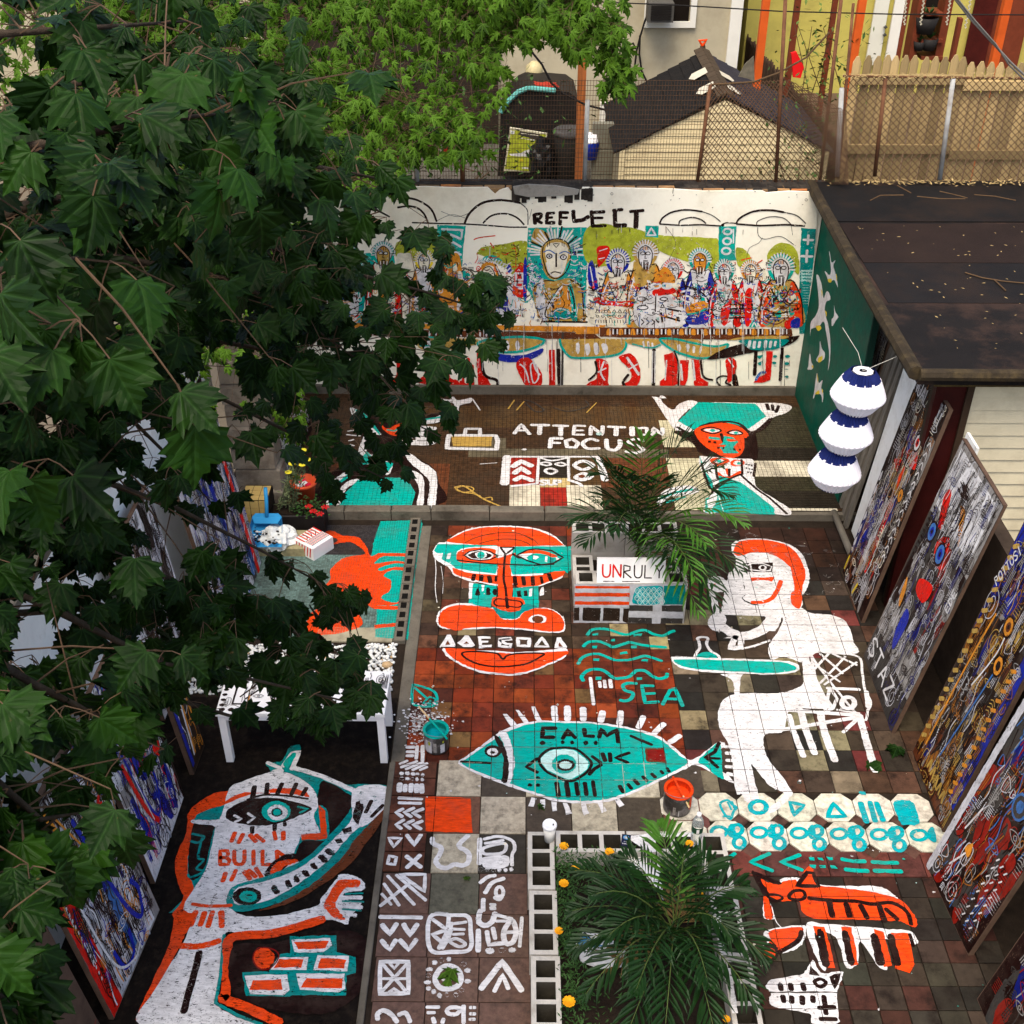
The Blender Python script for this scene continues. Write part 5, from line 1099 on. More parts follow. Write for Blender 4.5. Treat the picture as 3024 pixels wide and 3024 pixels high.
# table edge, bowls, boots
p.crop(1000, 500, 2.576)
p.draw("F q 0,1165 820,1175 1280,1185 1950,1195 2000,1240 1280,1222 820,1215 0,1200;F n 0,1210 820,1222 1400,1232 1940,1240 2000,1290 1400,1285 820,1270 0,1260")
for k in range(26): p.draw('e w %d,%d 7,20' % (20 + k * 48, 1240 + k * .6))
p.draw("""
f c 600,1290 760,1280 1050,1290 1050,1330 760,1380 620,1360;f w 640,1310 700,1300 720,1350 690,1395 650,1370;s t 14 590,1290 700,1275 770,1290;l t 12 620,1340 780,1340
f b 1070,1370 1200,1400 1400,1410 1550,1360 1530,1410 1400,1460 1250,1460 1120,1420;f c 1060,1315 1200,1285 1400,1280 1560,1300 1480,1350 1350,1385 1180,1380 1090,1350
S t 18 1060,1320 1150,1290 1300,1275 1450,1275 1565,1300 1500,1350 1360,1385 1200,1385 1100,1355;f w 1165,1330 1190,1310 1210,1350 1190,1400;f w 1255,1320 1285,1300 1300,1350 1275,1385;f w 1345,1320 1365,1300 1380,1350 1355,1380
f r 440,1420 470,1430 475,1540 560,1580 560,1610 440,1620 400,1600 440,1560;f k 520,1550 575,1580 550,1610 560,1580
f r 660,1430 720,1410 750,1450 720,1560 700,1630 600,1620 590,1600 650,1560;f r 770,1420 820,1440 850,1580 900,1600 920,1640 850,1650 800,1600;s w 12 690,1470 710,1520 680,1560;s w 12 760,1440 790,1520 830,1590
F r 1070,1350 1090,1520 1140,1600 1160,1640 1060,1650 1050,1380;s k 20 1085,1420 1110,1560 1200,1600 1210,1640;F r 930,1500 950,1500 960,1620 1000,1650 920,1640;l w 14 940,1510 930,1600;l r 26 985,1440 990,1630;l r 22 1015,1490 1020,1640
f r 1350,1480 1440,1430 1540,1540 1540,1640 1480,1690 1420,1640;s w 10 1380,1480 1420,1520 1450,1620;s w 12 1480,1450 1500,1520 1530,1560;S w 9 1460,1490 1500,1480 1520,1580 1480,1620
F r 1600,1370 1645,1370 1650,1660 1600,1670;l k 26 1670,1370 1680,1640;l x 14 1705,1240 1700,1660;l w 5 1620,1330 1625,1600
""")
p.crop(1700, 500, 2.576)
p.draw("""
F q 0,1195 190,1195 190,1250 0,1250;F n 180,1200 1640,1212 1650,1260 1600,1300 900,1290 180,1270
f c -120,1300 -60,1290 380,1290 375,1340 330,1390 200,1420 0,1425 -80,1390;s t 16 -120,1290 -110,1340 -60,1410 0,1432 200,1425 330,1400 380,1350 382,1290
f w 0,1330 25,1320 30,1380 10,1400;f w 70,1340 100,1325 110,1380 85,1415;f w 135,1330 165,1320 180,1380 150,1410;f w 195,1330 230,1325 245,1370 220,1400
f c 385,1290 620,1290 640,1320 560,1345 420,1330;s t 10 430,1325 560,1355 630,1340 700,1295;l w 14 515,1310 520,1345;l w 14 550,1310 555,1345;l w 12 580,1320 585,1345
f c 650,1300 900,1290 1000,1340 1160,1330 1100,1390 980,1430 820,1400 700,1350;S t 16 640,1290 760,1290 900,1320 1060,1345 1160,1330 1080,1410 950,1435 820,1405 720,1360
f w 770,1340 795,1330 800,1370 780,1380;f w 840,1330 865,1335 860,1380 845,1380;f w 890,1345 908,1350 905,1390 890,1390;l w 12 950,1350 945,1395
f k 1000,1440 1200,1340 1640,1270 1700,1270 1600,1340 1300,1400 1150,1430;f c 1150,1300 1300,1270 1600,1265 1560,1290 1280,1290;f m 1240,1305 1330,1290 1600,1290 1590,1330 1500,1370 1340,1370 1280,1330
l w 20 1325,1305 1315,1350;l w 20 1360,1308 1355,1355;l w 18 1400,1310 1392,1350;l w 20 1445,1305 1440,1350;l w 18 1485,1308 1478,1350;l w 16 1520,1308 1515,1340
""")
for k in range(15): p.draw('f q %d,1255 %d,1215 %d,1215 %d,1255' % tuple(a + k * 92 for a in (235, 240, 262, 268)) + ';l w 10 %d,1215 %d,1250;l k 14 %d,1215 %d,1250;l w 8 %d,1215 %d,1250' % tuple(a + k * 92 for a in (285, 285, 300, 300, 316, 316)))
p.draw("""
f r 150,1450 200,1440 250,1480 245,1600 250,1640 200,1680 90,1650 100,1620 160,1580;s k 16 150,1460 160,1540 100,1600;s w 12 215,1460 190,1540 220,1600;l w 10 170,1540 230,1510
f r 330,1420 420,1400 480,1480 490,1600 440,1660 380,1680 340,1650 420,1590 410,1520 350,1460;s w 16 390,1430 440,1500 480,1560;l w 10 400,1520 470,1480;s k 18 400,1560 360,1620 400,1670
l k 24 595,1370 590,1640;l w 7 585,1380 580,1620;l w 6 604,1380 600,1620
F r 670,1410 740,1390 775,1450 770,1580 790,1620 720,1660 640,1650 640,1610 690,1570;s k 12 750,1380 780,1480 780,1640;l k 6 715,1490 750,1500;l k 6 720,1560 750,1570;l w 9 690,1450 680,1600
F r 790,1450 860,1450 850,1600 830,1640 790,1640 800,1560;F r 880,1440 940,1450 950,1580 1010,1620 1000,1670 900,1640;s k 14 950,1440 970,1570 1040,1600;l w 14 890,1450 905,1600;l w 12 800,1480 810,1600
S k 12 1070,1600 1110,1570 1160,1580 1140,1620 1180,1640 1110,1650;f r 1140,1450 1190,1430 1225,1480 1200,1580 1160,1620 1150,1540;l w 9 1160,1440 1200,1500;f k 1190,1570 1220,1560 1240,1650 1200,1650
F r 1450,1380 1500,1380 1490,1500 1480,1600 1420,1620 1350,1620 1380,1580 1440,1560;s h 18 1370,1600 1400,1550 1440,1540;l k 24 1370,1390 1360,1560;l k 22 1570,1360 1555,1600;f m 1380,1420 1420,1410 1400,1440;f m 1385,1470 1425,1455 1405,1490
e m 1515,1420 16,10;e m 1510,1470 16,10;e m 1515,1500 14,8;e m 1610,1420 20,12;e m 1605,1475 20,12;e m 1600,1525 18,10;e m 1605,1575 14,9
""")
rd = random.Random(6)
for k in range(150):
    x = rd.uniform(-850, 1640); y = rd.choice([440, 1180, 1200, 1290, 1440]) + rd.uniform(-15, 30); L = rd.uniform(20, 70) if y < 1000 else rd.uniform(40, 230)
    if x < -440 and y < 700: continue
    p.draw('l %s %f %f,%f %f,%f' % (rd.choice('xxnkwwz'), rd.uniform(2.2, 3.6), x, y, x + rd.uniform(-3, 3), min(y + L, 1650)))
for k in range(26): p.draw('e x %f,%f 4,3' % (rd.uniform(-400, 1760), rd.uniform(160, 290)))
p.draw("l k 4 742,140 738,180;e k 918,196 6,6;E x 3 275,184 9 9;E x 3 1752,230 9,9;E x 3 108,196 5,5")
p.build('mural_paint', bw, 'crowded painted supper of haloed figures, bowls and red boots under the word REFLECT')

# ================================================================ LEANING PAINTINGS
def motif(p, W, H, r, c, s):
    u, v = r.uniform(.03, W - .03), r.uniform(.03, H - .05); s *= .8; m = r.choice((0, 1, 2, 3, 4, 5, 5, 6, 7, 9, 9, 10, 5, 1)); w = .008 * s; k = r.uniform(.03, .09) * s
    cl = lambda q: (min(max(q[0], .012), W - .012), min(max(q[1], .012), H - .012))
    R = lambda pts, ww=w, cl_=False: p.ribbon(c, [cl(q) for q in pts], ww, cl_)
    if m == 0: R([(u + (k * .4 if i % 2 else 0), v + i * k * .4) for i in range(7)])
    elif m == 1:
        for i in range(6): R([(u, v + i * k * .35), (u + k, v + i * k * .35 + .006)], w * .8)
    elif m == 2:
        R([(u + k * math.cos(a), v + k * 1.5 * math.sin(a)) for a in [i * .785 for i in range(8)]], w, True); R([(u + k * .45 * math.cos(a), v + k * .8 * math.sin(a)) for a in [i * .785 for i in range(8)]], w, True)
    elif m == 3:
        for i in range(7): q = cl((u, v + i * k * .3)); p.fill(c, [(q[0] - w * .6, q[1] - w * .6), (q[0] + w * .6, q[1] - w * .6), (q[0] + w * .6, q[1] + w * .6), (q[0] - w * .6, q[1] + w * .6)], True)
    elif m == 4:
        for i in range(4): R([(u, v + i * k * .45), (u + k * .5, v + i * k * .45 + k * .3), (u + k, v + i * k * .45)], w)
    elif m == 5: R([(u, v), (u + k * .3, v + k * 2), (u - k * .2, v + k * 4), (u + k * .2, v + k * 6)], w * 1.2)
    elif m == 6: R([(u, v), (u + k, v + k * .8), (u, v + k * 1.6)], w, True)
    elif m == 7: R([(u, v), (u + k, v), (u + k, v + 2 * k), (u, v + 2 * k)], w, True); R([(u + k * .5, v), (u + k * .5, v + 2 * k)], w * .7)
    elif m == 8: R([(u + k * math.cos(a) * (1 - a / 12), v + k * math.sin(a) * (1 - a / 12)) for a in [i * .7 for i in range(14)]], w)
    elif m == 9:
        for i in range(3): R([(u + i * w * 2.4, v), (u + i * w * 2.4 + .01, v + k * 3.2)], w)
    else: R([(u - k, v), (u, v + k * .5), (u + k, v), (u, v - k * .5)], w, True); R([(u - k * .25, v), (u, v + k * .25), (u + k * .25, v), (u, v - k * .25)], w, True)
def blotch(p, W, H, r, c):
    u, v = r.uniform(.05, W - .05), r.uniform(.08, H - .12); a, b = r.uniform(.02, .09), r.uniform(.08, .32); t = r.uniform(-.25, .25); q = []
    for i in range(7):
        an = i * .9; x = a * math.cos(an) * r.uniform(.7, 1.2); y = b * math.sin(an) * r.uniform(.7, 1.2)
        q.append((min(max(u + x + y * t, .01), W - .01), min(max(v + y, .01), H - .01)))
    p.fill(c, q)
def panel(label, b1, b2, t1, t2, bg, pal, lines, seed, extra=None, nb=26, nl=190, thick=.03, edgec=(.10, .06, .04), nm='leaning_painting', wear=.5, s=1.0):
    """a painted board standing on b1-b2 and leaning so that its top corners reach t1, t2"""
    B1, B2, T1, T2 = map(Vector, (b1, b2, t1, t2)); W = (B2 - B1).length; H = (T1 - B1).length
    root = thing(nm, label, 'painting', (B1 + B2) / 2, None)
    pl = Plane(B1, B2 - B1, T1 - B1)
    mb = MB(); mb.slab([B1, B2, T2, T1], thick)
    if mb: mb.build('board', surf('board_%d' % seed, edgec, .8, .4, 8, bump=.3), root)
    p = Painting(pl, None, wear, h0=.0008, seed=seed, step=.02, dh=.000005); r = random.Random(seed)
    p.fill(bg, [(.006, .006), (W - .006, .006), (W - .006, H - .006), (.006, H - .006)], False, False)
    for k in range(nb * 2): blotch(p, W, H, r, r.choice(pal))
    if extra: extra(p, W, H, r, 0)
    for k in range(int(nl * .5)): u_ = r.uniform(.03, W - .03); v_ = r.uniform(.03, H - .35); p.ribbon(r.choice('kkx' + lines), [(u_, v_), (u_ + r.uniform(-.01, .01), v_ + r.uniform(.05, .16)), (min(max(u_ + r.uniform(-.04, .04), .02), W - .02), v_ + r.uniform(.18, .33))], r.uniform(.004, .010))
    for k in range(int(nl * 1.9)): motif(p, W, H, r, r.choice(lines), s)
    if extra: extra(p, W, H, r, 1)
    p.build('painted_front', root)
    return root
bar = lambda p, c, u0, v0, u1, v1: p.fill(c, [(u0, v0), (u1, v0), (u1, v1), (u0, v1)], False)
def eye(p, u, v, r, a='w', b='b', c='k'):
    for k, col in ((1, c), (.8, a), (.45, b), (.22, c)): p.fill(col, [(u + r * k * math.cos(i * .785), v + r * 1.3 * k * math.sin(i * .785)) for i in range(8)])
def x1(p, W, H, r, st):
    if st == 0:
        bar(p, 'k', .01, H * .86, W - .01, H - .01); bar(p, 'b', .12, .35, .25, .95); bar(p, 'r', W * .52, .3, W * .62, 1.0); bar(p, 's', W * .38, .35, W * .5, .95); bar(p, 'c', .2, 1.05, .45, 1.3)
        p.fill('r', [(.25, H * .74), (W * .6, H * .79), (W * .8, H * .70), (W * .5, H * .68)]); p.fill('b', [(.2, H * .78), (.35, H * .8), (.3, H * .7)]); p.fill('r', [(.15, H * .62), (.3, H * .66), (.28, H * .60)])
    else:
        p.text('w', .013, .11, .080, .02, H * .905, 'NUALGONI'); 
        for k in range(13): p.ribbon('w', [(W - .09, H * .30 + k * .085), (W - .055, H * .30 + k * .085 + .045), (W - .03, H * .30 + k * .085)], .012)
        for k in range(5): p.ribbon('y', [(.03, .06 + k * .02), (.04, .2)], .02); p.ribbon('y', [(W * .5, .04), (W * .55, .16)], .022)
        eye(p, W * .62, H * .78, .06, 'w', 'r'); eye(p, W * .72, H * .56, .05, 'q', 'q'); p.fill('o', [(W * .5, H * .6), (W * .56, H * .66), (W * .58, H * .56)])
        for k in range(6): p.fill('w', [(.03, .3 + k * .13), (.055, .34 + k * .13), (.04, .40 + k * .13), (.02, .35 + k * .13)])
panel('tall black leaning painting topped with white letters, farthest along the shed', (2.76, 7.94, 0), (2.76, 7.26, 0), (3.07, 7.98, 1.95), (3.07, 7.30, 1.95), 'k', 'xxxnkkzQRB', 'szzpkxkQs', 51, x1)
def x2(p, W, H, r, st):
    if st == 0:
        bar(p, 'z', .01, H * .70, W - .01, H - .01); bar(p, 'w', .05, H * .74, W - .08, H - .05); bar(p, 'x', .01, .01, W - .01, H * .16); bar(p, 'z', .01, H * .16, W - .01, H * .30)
        p.fill('r', [(.10, H * .80), (.18, H * .83), (.26, H * .72), (.2, H * .70)]); p.fill('r', [(.28, H * .66), (.42, H * .72), (.5, H * .62), (.36, H * .6)]); p.fill('q', [(.36, H * .84), (.46, H * .84), (.56, H * .74), (.5, H * .76), (.4, H * .82)])
    else:
        eye(p, .17, H * .66, .065, 'h', 'b'); eye(p, .40, H * .645, .07, 'h', 'b')
        p.fill('r', [(.3, H * .5), (.5, H * .54), (.48, H * .46), (.32, H * .45)]); p.fill('q', [(.12, H * .44), (.18, H * .40), (.2, H * .33), (.14, H * .36)]); p.fill('b', [(.3, H * .36), (.4, H * .34), (.38, H * .2), (.3, H * .24)])
        for k in range(16): p.fill('k', [(W - .12 + r.uniform(-.05, .03) - k * .003, H * .88 + r.uniform(-.04, .04) - k * .016)] and [(.22 + r.uniform(0, .2) + a, H * .86 + k * .006 + b) for a, b in ((0, 0), (.014, 0), (.014, .014), (0, .014))] )
        p.text('w', .020, .15, .15, .05, .10, 'STAZ'); p.text('w', .012, .055, .06, W - .03, H * .55, 'EDE', -1.57 + 3.14)
        for k in range(16): p.ribbon('k', [(.05, H * .35 + k * .05), (.075, H * .35 + k * .05)], .018)
panel('grey and white leaning painting with blue-ringed eyes and large letters at its foot', (2.68, 6.86, 0), (2.68, 6.02, 0), (3.04, 6.90, 1.95), (3.04, 6.08, 1.95), 'x', 'szzxxxBkR', 'kkkszxskB', 52, x2, nl=230, s=.85)
def x3(p, W, H, r, st):
    if st == 0: bar(p, 'b', .01, H * .72, W * .5, H - .01); bar(p, 'b', W - .10, .2, W - .01, H - .02); bar(p, 'n', .01, .01, W - .01, .12)
    else:
        for k in range(20): p.ribbon('c', [(.03, .2 + k * .085), (.075, .24 + k * .085)], .03)
        for k in range(14): p.ribbon('q', [(W - .13, .25 + k * .08), (W - .09, .28 + k * .08)], .025)
        p.ribbon('h', [(W * .45, .3), (W * .55, .8), (W * .62, 1.2)], .014); p.ribbon('w', [(W * .4, .9), (W * .52, 1.25), (W * .5, 1.5)], .012); p.ribbon('q', [(.12, .2), (.14, .9), (.18, 1.4)], .018)
        eye(p, W * .5, H * .72, .06, 'q', 'n'); eye(p, W * .62, H * .60, .06, 'q', 'k'); p.text('k', .012, .08, .1, .12, .02, 'AGNI'); p.text('w', .01, .06, .05, .05, H * .76, 'POTTOSI', 1.3)
        for k in range(5): p.ribbon('c', [(W * .35 + k * .07, .12), (W * .38 + k * .07, .2), (W * .41 + k * .07, .12)], .02)
panel('ochre and brown leaning painting edged in blue with black line figures', (2.78, 5.84, 0), (2.78, 5.12, 0), (3.10, 5.88, 1.98), (3.10, 5.16, 1.98), 'f', 'QQcnnxkzB', 'kkkzxscQk', 53, x3, nl=230)
def x4(p, W, H, r, st):
    if st == 1:
        for q in ((.12, .5, .16, .72), (.16, .22, .24, .44)): p.ribbon('w', [(q[0], q[1]), (q[2], q[3])], .012)
        p.ribbon('s', [(.02, .02), (.02, H - .02)], .05); p.fill('q', [(.2, .42), (.24, .5), (.26, .4)]); eye(p, W * .6, H * .5, .07, 'x', 'h', 'h')
        for k in range(24): p.ribbon('w', [(W - .2 + (k % 3) * .05, .12 + (k // 3) * .07), (W - .185 + (k % 3) * .05, .15 + (k // 3) * .07)], .009)
panel('dark red leaning painting with thin white, blue and ochre drawing and a grey frame edge', (2.60, 4.85, 0), (2.66, 4.20, 0), (2.98, 4.88, 1.95), (3.04, 4.22, 1.95), 'k', 'RRRxxknBf', 'szkkxhQR', 54, x4, nl=170)  # this and the nearest board: colours darkened for the shade at lower right
panel('nearest right-hand leaning painting in black, blue and dark red', (2.62, 3.92, 0), (2.66, 3.2, 0), (3.00, 3.95, 1.95), (3.04, 3.25, 1.95), 'k', 'RxxkBkkf', 'xxRkkz', 55, None, nl=120)
# white and grey boards between them, against the shed
for (y0, y1, z0, z1, lab) in ((7.15, 6.93, .55, 1.85, 'narrow whitewashed board standing between the black and the grey painting'), (6.0, 5.86, .4, 1.75, 'narrow whitewashed board between the grey painting and the ochre painting'), (5.1, 4.9, .6, 1.9, 'narrow dark grey board between the ochre and the dark red painting'), (8.55, 8.02, .5, 1.95, 'broad whitewashed board beside the hanging lantern')):
    t = thing('white_board', lab, 'board', (3.1, y0, 0)); m = MB(); m.slab([(2.98, y0, 0), (2.98, y1, 0), (3.17, y1, z1), (3.17, y0, z1)], .02)
    m.build('board_panel', WALLW if 'white' in lab else CONC, t)
for k, yy in enumerate((8.62, 8.74, 8.86, 8.93)):
    t = thing('grey_plank', ['weathered grey plank leaning beside the white board, nearest of four', 'weathered grey plank leaning beside the white board, second of four', 'weathered grey plank leaning beside the white board, third of four', 'weathered grey plank leaning beside the white board, farthest of four'][k], 'plank', (3.1, yy, 0)); m = MB()
    m.slab([(2.93, yy + .035, 0), (2.93, yy - .035, 0), (3.19, yy - .035, 2.1), (3.19, yy + .035, 2.1)], .03); m.build('plank_body', surf('grey_wood', (.17, .15, .12), .85, .4, 4, (.05, .04, .03), .5, 5, .4, 40, stretch=(6, 6, .5)), t)
# small dark patterned panel behind the lantern, and the green wall with birds
panel('narrow brown and black painting full of white scratched lines behind the lantern', (2.98, 9.7, .06), (2.98, 8.98, .06), (3.16, 9.7, 2.1), (3.16, 8.98, 2.1), 'f', 'nnxxkc', 'wwpwszw', 56, None, nl=260, nb=14, s=1.1)
gw = thing('green_wall', 'dark green painted end wall with white and yellow birds right of the mural', 'wall', (2.95, 10, 0))
XG = 2.93
gpoly = [(2425, 640), (2455, 690), (2475, 760), (2492, 860), (2490, 960), (2480, 1060), (2468, 1180), (2470, 1260), (2500, 1330), (2560, 1420), (2492, 1505), (2440, 1450), (2400, 1360), (2358, 1240), (2350, 1160)]
G3 = [at(x, y, x=XG) for x, y in gpoly]; m = MB()
m.box(XG + .004, XG + .06, 8.9, YW, TZ, 2.12); m.build('wall_core', surf('green_wall_base', (.006, .030, .020), .8, .4, 6, bump=.5), gw)
GP_ = Plane((XG + .003, 11, 0), (0, -1, 0), (0, 0, 1))
p = Painting(GP_, None, .1, h0=.001, seed=61).crop(2324, 500, 2.76)
p.fill('e', [(.02, TZ), (2.08, TZ), (2.08, 2.1), (.02, 2.1)], False, False)
p.draw("""
f w 240,870 260,870 285,950 300,1050 320,1000 340,1000 355,1060 320,1080 310,1160 340,1280 355,1420 350,1560 335,1640 345,1500 320,1330 300,1240 260,1280 200,1300 190,1360 195,1250 230,1200 260,1120 255,1000
f y 280,980 290,1000 285,1040;f y 235,1280 270,1275 280,1300 255,1315;f y 310,1150 325,1170 322,1200
f w 345,670 355,700 365,760 395,740 380,790 400,860 415,960 385,900 345,920 335,900 310,830 345,860 360,820;f y 335,895 365,895 360,920 340,920;f y 400,850 410,880 405,910
f w 385,1110 395,1160 420,1200 400,1230 370,1280 365,1230 385,1190;f w 270,1400 285,1460 310,1500 300,1550 255,1570 240,1550 265,1500;f y 255,1540 290,1520 285,1560 258,1572
f w 188,1500 200,1570 215,1600 205,1630 170,1630 175,1600;f y 200,1600 215,1600 212,1625
f w 245,1660 260,1740 290,1720 280,1780 298,1830 290,1900 280,1840 240,1830 215,1870 225,1800;f y 245,1670 255,1700 252,1740;f y 230,1830 260,1800 265,1830;f y 285,1790 295,1800 290,1830
""")
p.build('painted_birds', gw)
# ---- left side
def y1f(p, W, H, r, st):
    if st == 0: bar(p, 'r', .006, .006, .13, H - .01); bar(p, 's', .13, .02, W * .55, H - .1); bar(p, 'h', W * .5, .1, W * .62, H * .6); bar(p, 'w', W * .6, .02, W - .02, H * .35); bar(p, 'z', W - .08, .02, W - .01, H - .02)
    else:
        for k in range(5): p.ribbon('r', [(W * .72, H * .52 + k * .05), (W * .86, H * .60 + k * .05)], .03)
        p.ribbon('b', [(W * .5, H * .8), (W * .62, H * .3), (W * .75, H * .12), (W * .85, H * .22), (W * .80, H * .3)], .03); p.ribbon('b', [(W * .3, .3), (W * .34, .12), (W * .5, .1), (W * .55, .25)], .03)
        p.ribbon('w', [(.14, H - .2), (.15, .6), (.2, .2), (.35, .06), (.45, .08)], .016); p.ribbon('q', [(W * .35, H * .9), (W * .55, H * .6), (W * .75, H * .5)], .012); p.ribbon('q', [(.2, H * .95), (.28, H * .7)], .03)
        for k in range(20): p.ribbon('w', [(.05, .3 + k * .05), (.055, .315 + k * .05)], .01)
        for k in range(9): p.ribbon('w', [(.05 + k * .01, H - .12 - k * .03), (.09 + k * .01, H - .16 - k * .03)], .01)
        for q in range(3): p.fill('p', [(.03 + .018 * math.cos(a) + .02 * q, H - .06 - q * .07 + .024 * math.sin(a)) for a in [i * .9 for i in range(7)]])
panel('large leaning painting with a broad red edge, nearest on the left side', (-2.27, 3.75, 0), (-2.20, 4.48, 0), (-2.44, 3.76, 1.52), (-2.40, 4.50, 1.52), 'z', 'zszxhBxw', 'kkkwbxkq', 57, y1f, nl=200)
def y2f(p, W, H, r, st):
    if st == 1:
        p.ribbon('b', [(W * .25, H * .65), (W * .38, H * .25), (W * .5, H * .18), (W * .62, H * .3), (W * .6, H * .45)], .022); p.ribbon('r', [(W * .2, H * .6), (W * .3, H * .3), (W * .42, H * .16)], .035); p.ribbon('w', [(W * .3, H * .5), (W * .36, H * .2)], .01)
        for k in range(6): p.ribbon('b', [(W * .75 + k * .015, .16 + k * .05), (W * .78 + k * .015, .19 + k * .055)], .02)
        p.ribbon('b', [(W * .4, H * .98), (W * .6, H * .7)], .04); p.fill('r', [(W * .75, H * .42), (W * .9, H * .45), (W * .85, H * .34)]); p.ribbon('k', [(W - .02, .02), (W - .02, H)], .02)
        for q in range(7): p.ribbon('b', [(W * .7 + .12 * math.cos(q), H * .62 + .12 * math.sin(q)), (W * .7, H * .62)], .014)
panel('white leaning painting with blue and red zigzag strokes, second on the left side', (-2.28, 4.67, 0), (-2.27, 5.39, 0), (-2.42, 4.66, 1.50), (-2.41, 5.39, 1.50), 'w', 'wwszshbwz', 'kbbkxrwkk', 58, y2f, nl=150, nb=22)
def y3f(p, W, H, r, st):
    if st == 1: bar(p, 'b', .02, .05, .06, H - .02); p.ribbon('q', [(.12, .1), (.2, H - .1), (.26, .3)], .025); p.ribbon('w', [(.1, .1), (.16, H - .12)], .02)
panel('narrow dark painting with a blue stripe and ochre arch, standing left of the white table', (-2.25, 5.58, 0), (-2.24, 5.86, 0), (-2.33, 5.58, .86), (-2.32, 5.86, .86), 'f', 'fnk', 'wqx', 59, y3f, nl=14, nb=3)
def y4f(p, W, H, r, st):
    if st == 1:
        p.ribbon('r', [(W - .16, H - .02), (W - .14, H * .5), (W - .13, .02)], .06)
        for k in range(9): p.ribbon('w', [(W - .17, .15 + k * .16), (W - .13, .2 + k * .16)], .012)
        p.ribbon('b', [(W * .5, H * .9), (W * .52, H * .6)], .06); p.text('w', .008, .06, .07, .1, H * .9, 'NOI')
panel('white and blue leaning painting dense with lines and a long red stripe, far left', (-2.28, 6.92, 0), (-2.24, 8.02, 0), (-2.46, 6.92, 1.45), (-2.42, 8.02, 1.45), 's', 'wwsxhbz', 'kkkwwwbxh', 60, y4f, nl=330, nb=40)
panel('black and white line painting on the left wall behind the maple branches', (-2.5, 5.9, .2), (-2.5, 6.8, .2), (-2.62, 5.9, 1.6), (-2.62, 6.8, 1.6), 'w', 'wwszx', 'kkkxkk', 62, None, nl=200, nb=14)
panel('dark board streaked with red, leaning nearest of all along the left wall', (-2.32, 2.9, 0), (-2.29, 3.66, 0), (-2.5, 2.9, 1.5), (-2.46, 3.66, 1.5), 'k', 'kkxRk', 'xRkxf', 66, None, nl=30, nb=14)
# painted marks straight on the left wall and the black scribbled board by the terrace
WL = Plane((-2.718, 2, 0), (0, 1, 0), (0, 0, 1)); p = Painting(WL, None, .4, h0=.001, seed=63); r = random.Random(5)
bar(p, 'k', 6.35, .95, 6.75, 1.45); p.fill('r', [(5.6, 1.25), (5.75, 1.65), (5.9, 1.7), (5.85, 1.4), (5.7, 1.15)]); p.ribbon('w', [(5.7, 1.35), (5.78, 1.5), (5.86, 1.35)], .02)
for i in range(3):
    for j in range(3): p.ribbon('w', [(6.40 + i * .12 + .03 * math.cos(a), 1.02 + j * .15 + .04 * math.sin(a)) for a in [q * .9 for q in range(6)]], .013)
bar(p, 'p', 6.35, .7, 6.75, .94); bar(p, 'h', 6.38, .25, 6.78, .68); bar(p, 'w', 6.3, .25, 6.6, .6)
for i in range(4):
    for j in range(2): bar(p, 'x', 6.39 + i * .09, .74 + j * .1, 6.41 + i * .09, .76 + j * .1)
p.build('wall_drawings', lw, 'black, red and pale signs painted on the far end of the left wall')
panel('black leaning board scribbled with white writing at the left end of the terrace', (-2.25, 9.25, .06), (-2.12, 10.2, .06), (-2.45, 9.25, 1.75), (-2.32, 10.2, 1.75), 'k', 'kkx', 'wwwwp', 64, None, nl=330, nb=4, s=.9)
# ================================================================ FRONT PLANTER OF CINDER BLOCKS
def block_mesh(L, W, H, n, wall=.028):
    """a hollow concrete block, origin at its left-near-bottom corner, cores open at the top"""
    xs = [0]; c = (L - wall * (n + 1)) / n
    for i in range(n): xs += [xs[-1] + wall, xs[-1] + wall + c]
    xs.append(L); ys = [0, wall, W - wall, W]; mb = MB(); z0 = .01
    for i in range(len(xs) - 1):
        for j in range(3):
            a, b, d, e = xs[i], xs[i + 1], ys[j], ys[j + 1]
            mb.cur = int(i % 2 == 1 and j == 1)
            if i % 2 == 1 and j == 1:
                mb.add([(a, d, z0), (b, d, z0), (b, e, z0), (a, e, z0), (a, d, H), (b, d, H), (b, e, H), (a, e, H)], [(0, 1, 2, 3), (0, 4, 5, 1), (1, 5, 6, 2), (2, 6, 7, 3), (3, 7, 4, 0)])
            else: mb.add([(a, d, H), (b, d, H), (b, e, H), (a, e, H)], [(0, 1, 2, 3)])
    mb.cur = 0
    mb.add([(0, 0, 0), (L, 0, 0), (L, W, 0), (0, W, 0), (0, 0, H), (L, 0, H), (L, W, H), (0, W, H)], [(0, 3, 2, 1), (0, 1, 5, 4), (1, 2, 6, 5), (2, 3, 7, 6), (3, 0, 4, 7)])
    me = bpy.data.meshes.new('block'); me.from_pydata([tuple(v) for v in mb.v], [], mb.f); me.materials.append(BLOCK); me.materials.append(surf('core_shade', (.055, .048, .036), .95, .4, 12, bump=.5)); me.polygons.foreach_set('material_index', mb.mi); return me  # core insides coloured dark, standing in for the shade down the holes
BL, BW, BH = .436, .165, .2
meBL = block_mesh(BL, BW, BH, 3)
pl_ = thing('block_planter', 'front planter bed walled with grey hollow cinder blocks round a dark palm', 'planter', (.05, 3.0, 0))
rb = random.Random(9)
for k in range(5):                         # left run, seen end on to the camera
    part('cinder_block', meBL, pl_, (.222 + k * .008, 4.945 - (k + 1) * (BL + .012), 0), R_(90))
for k in range(2): part('cinder_block', meBL, pl_, (.235 + k * (BL + .012), 4.778, 0), 0)
for k in range(4): part('cinder_block', meBL, pl_, (1.305 + k * .012, 4.945 - (k + 1) * (BL + .012), 0), R_(90.5))
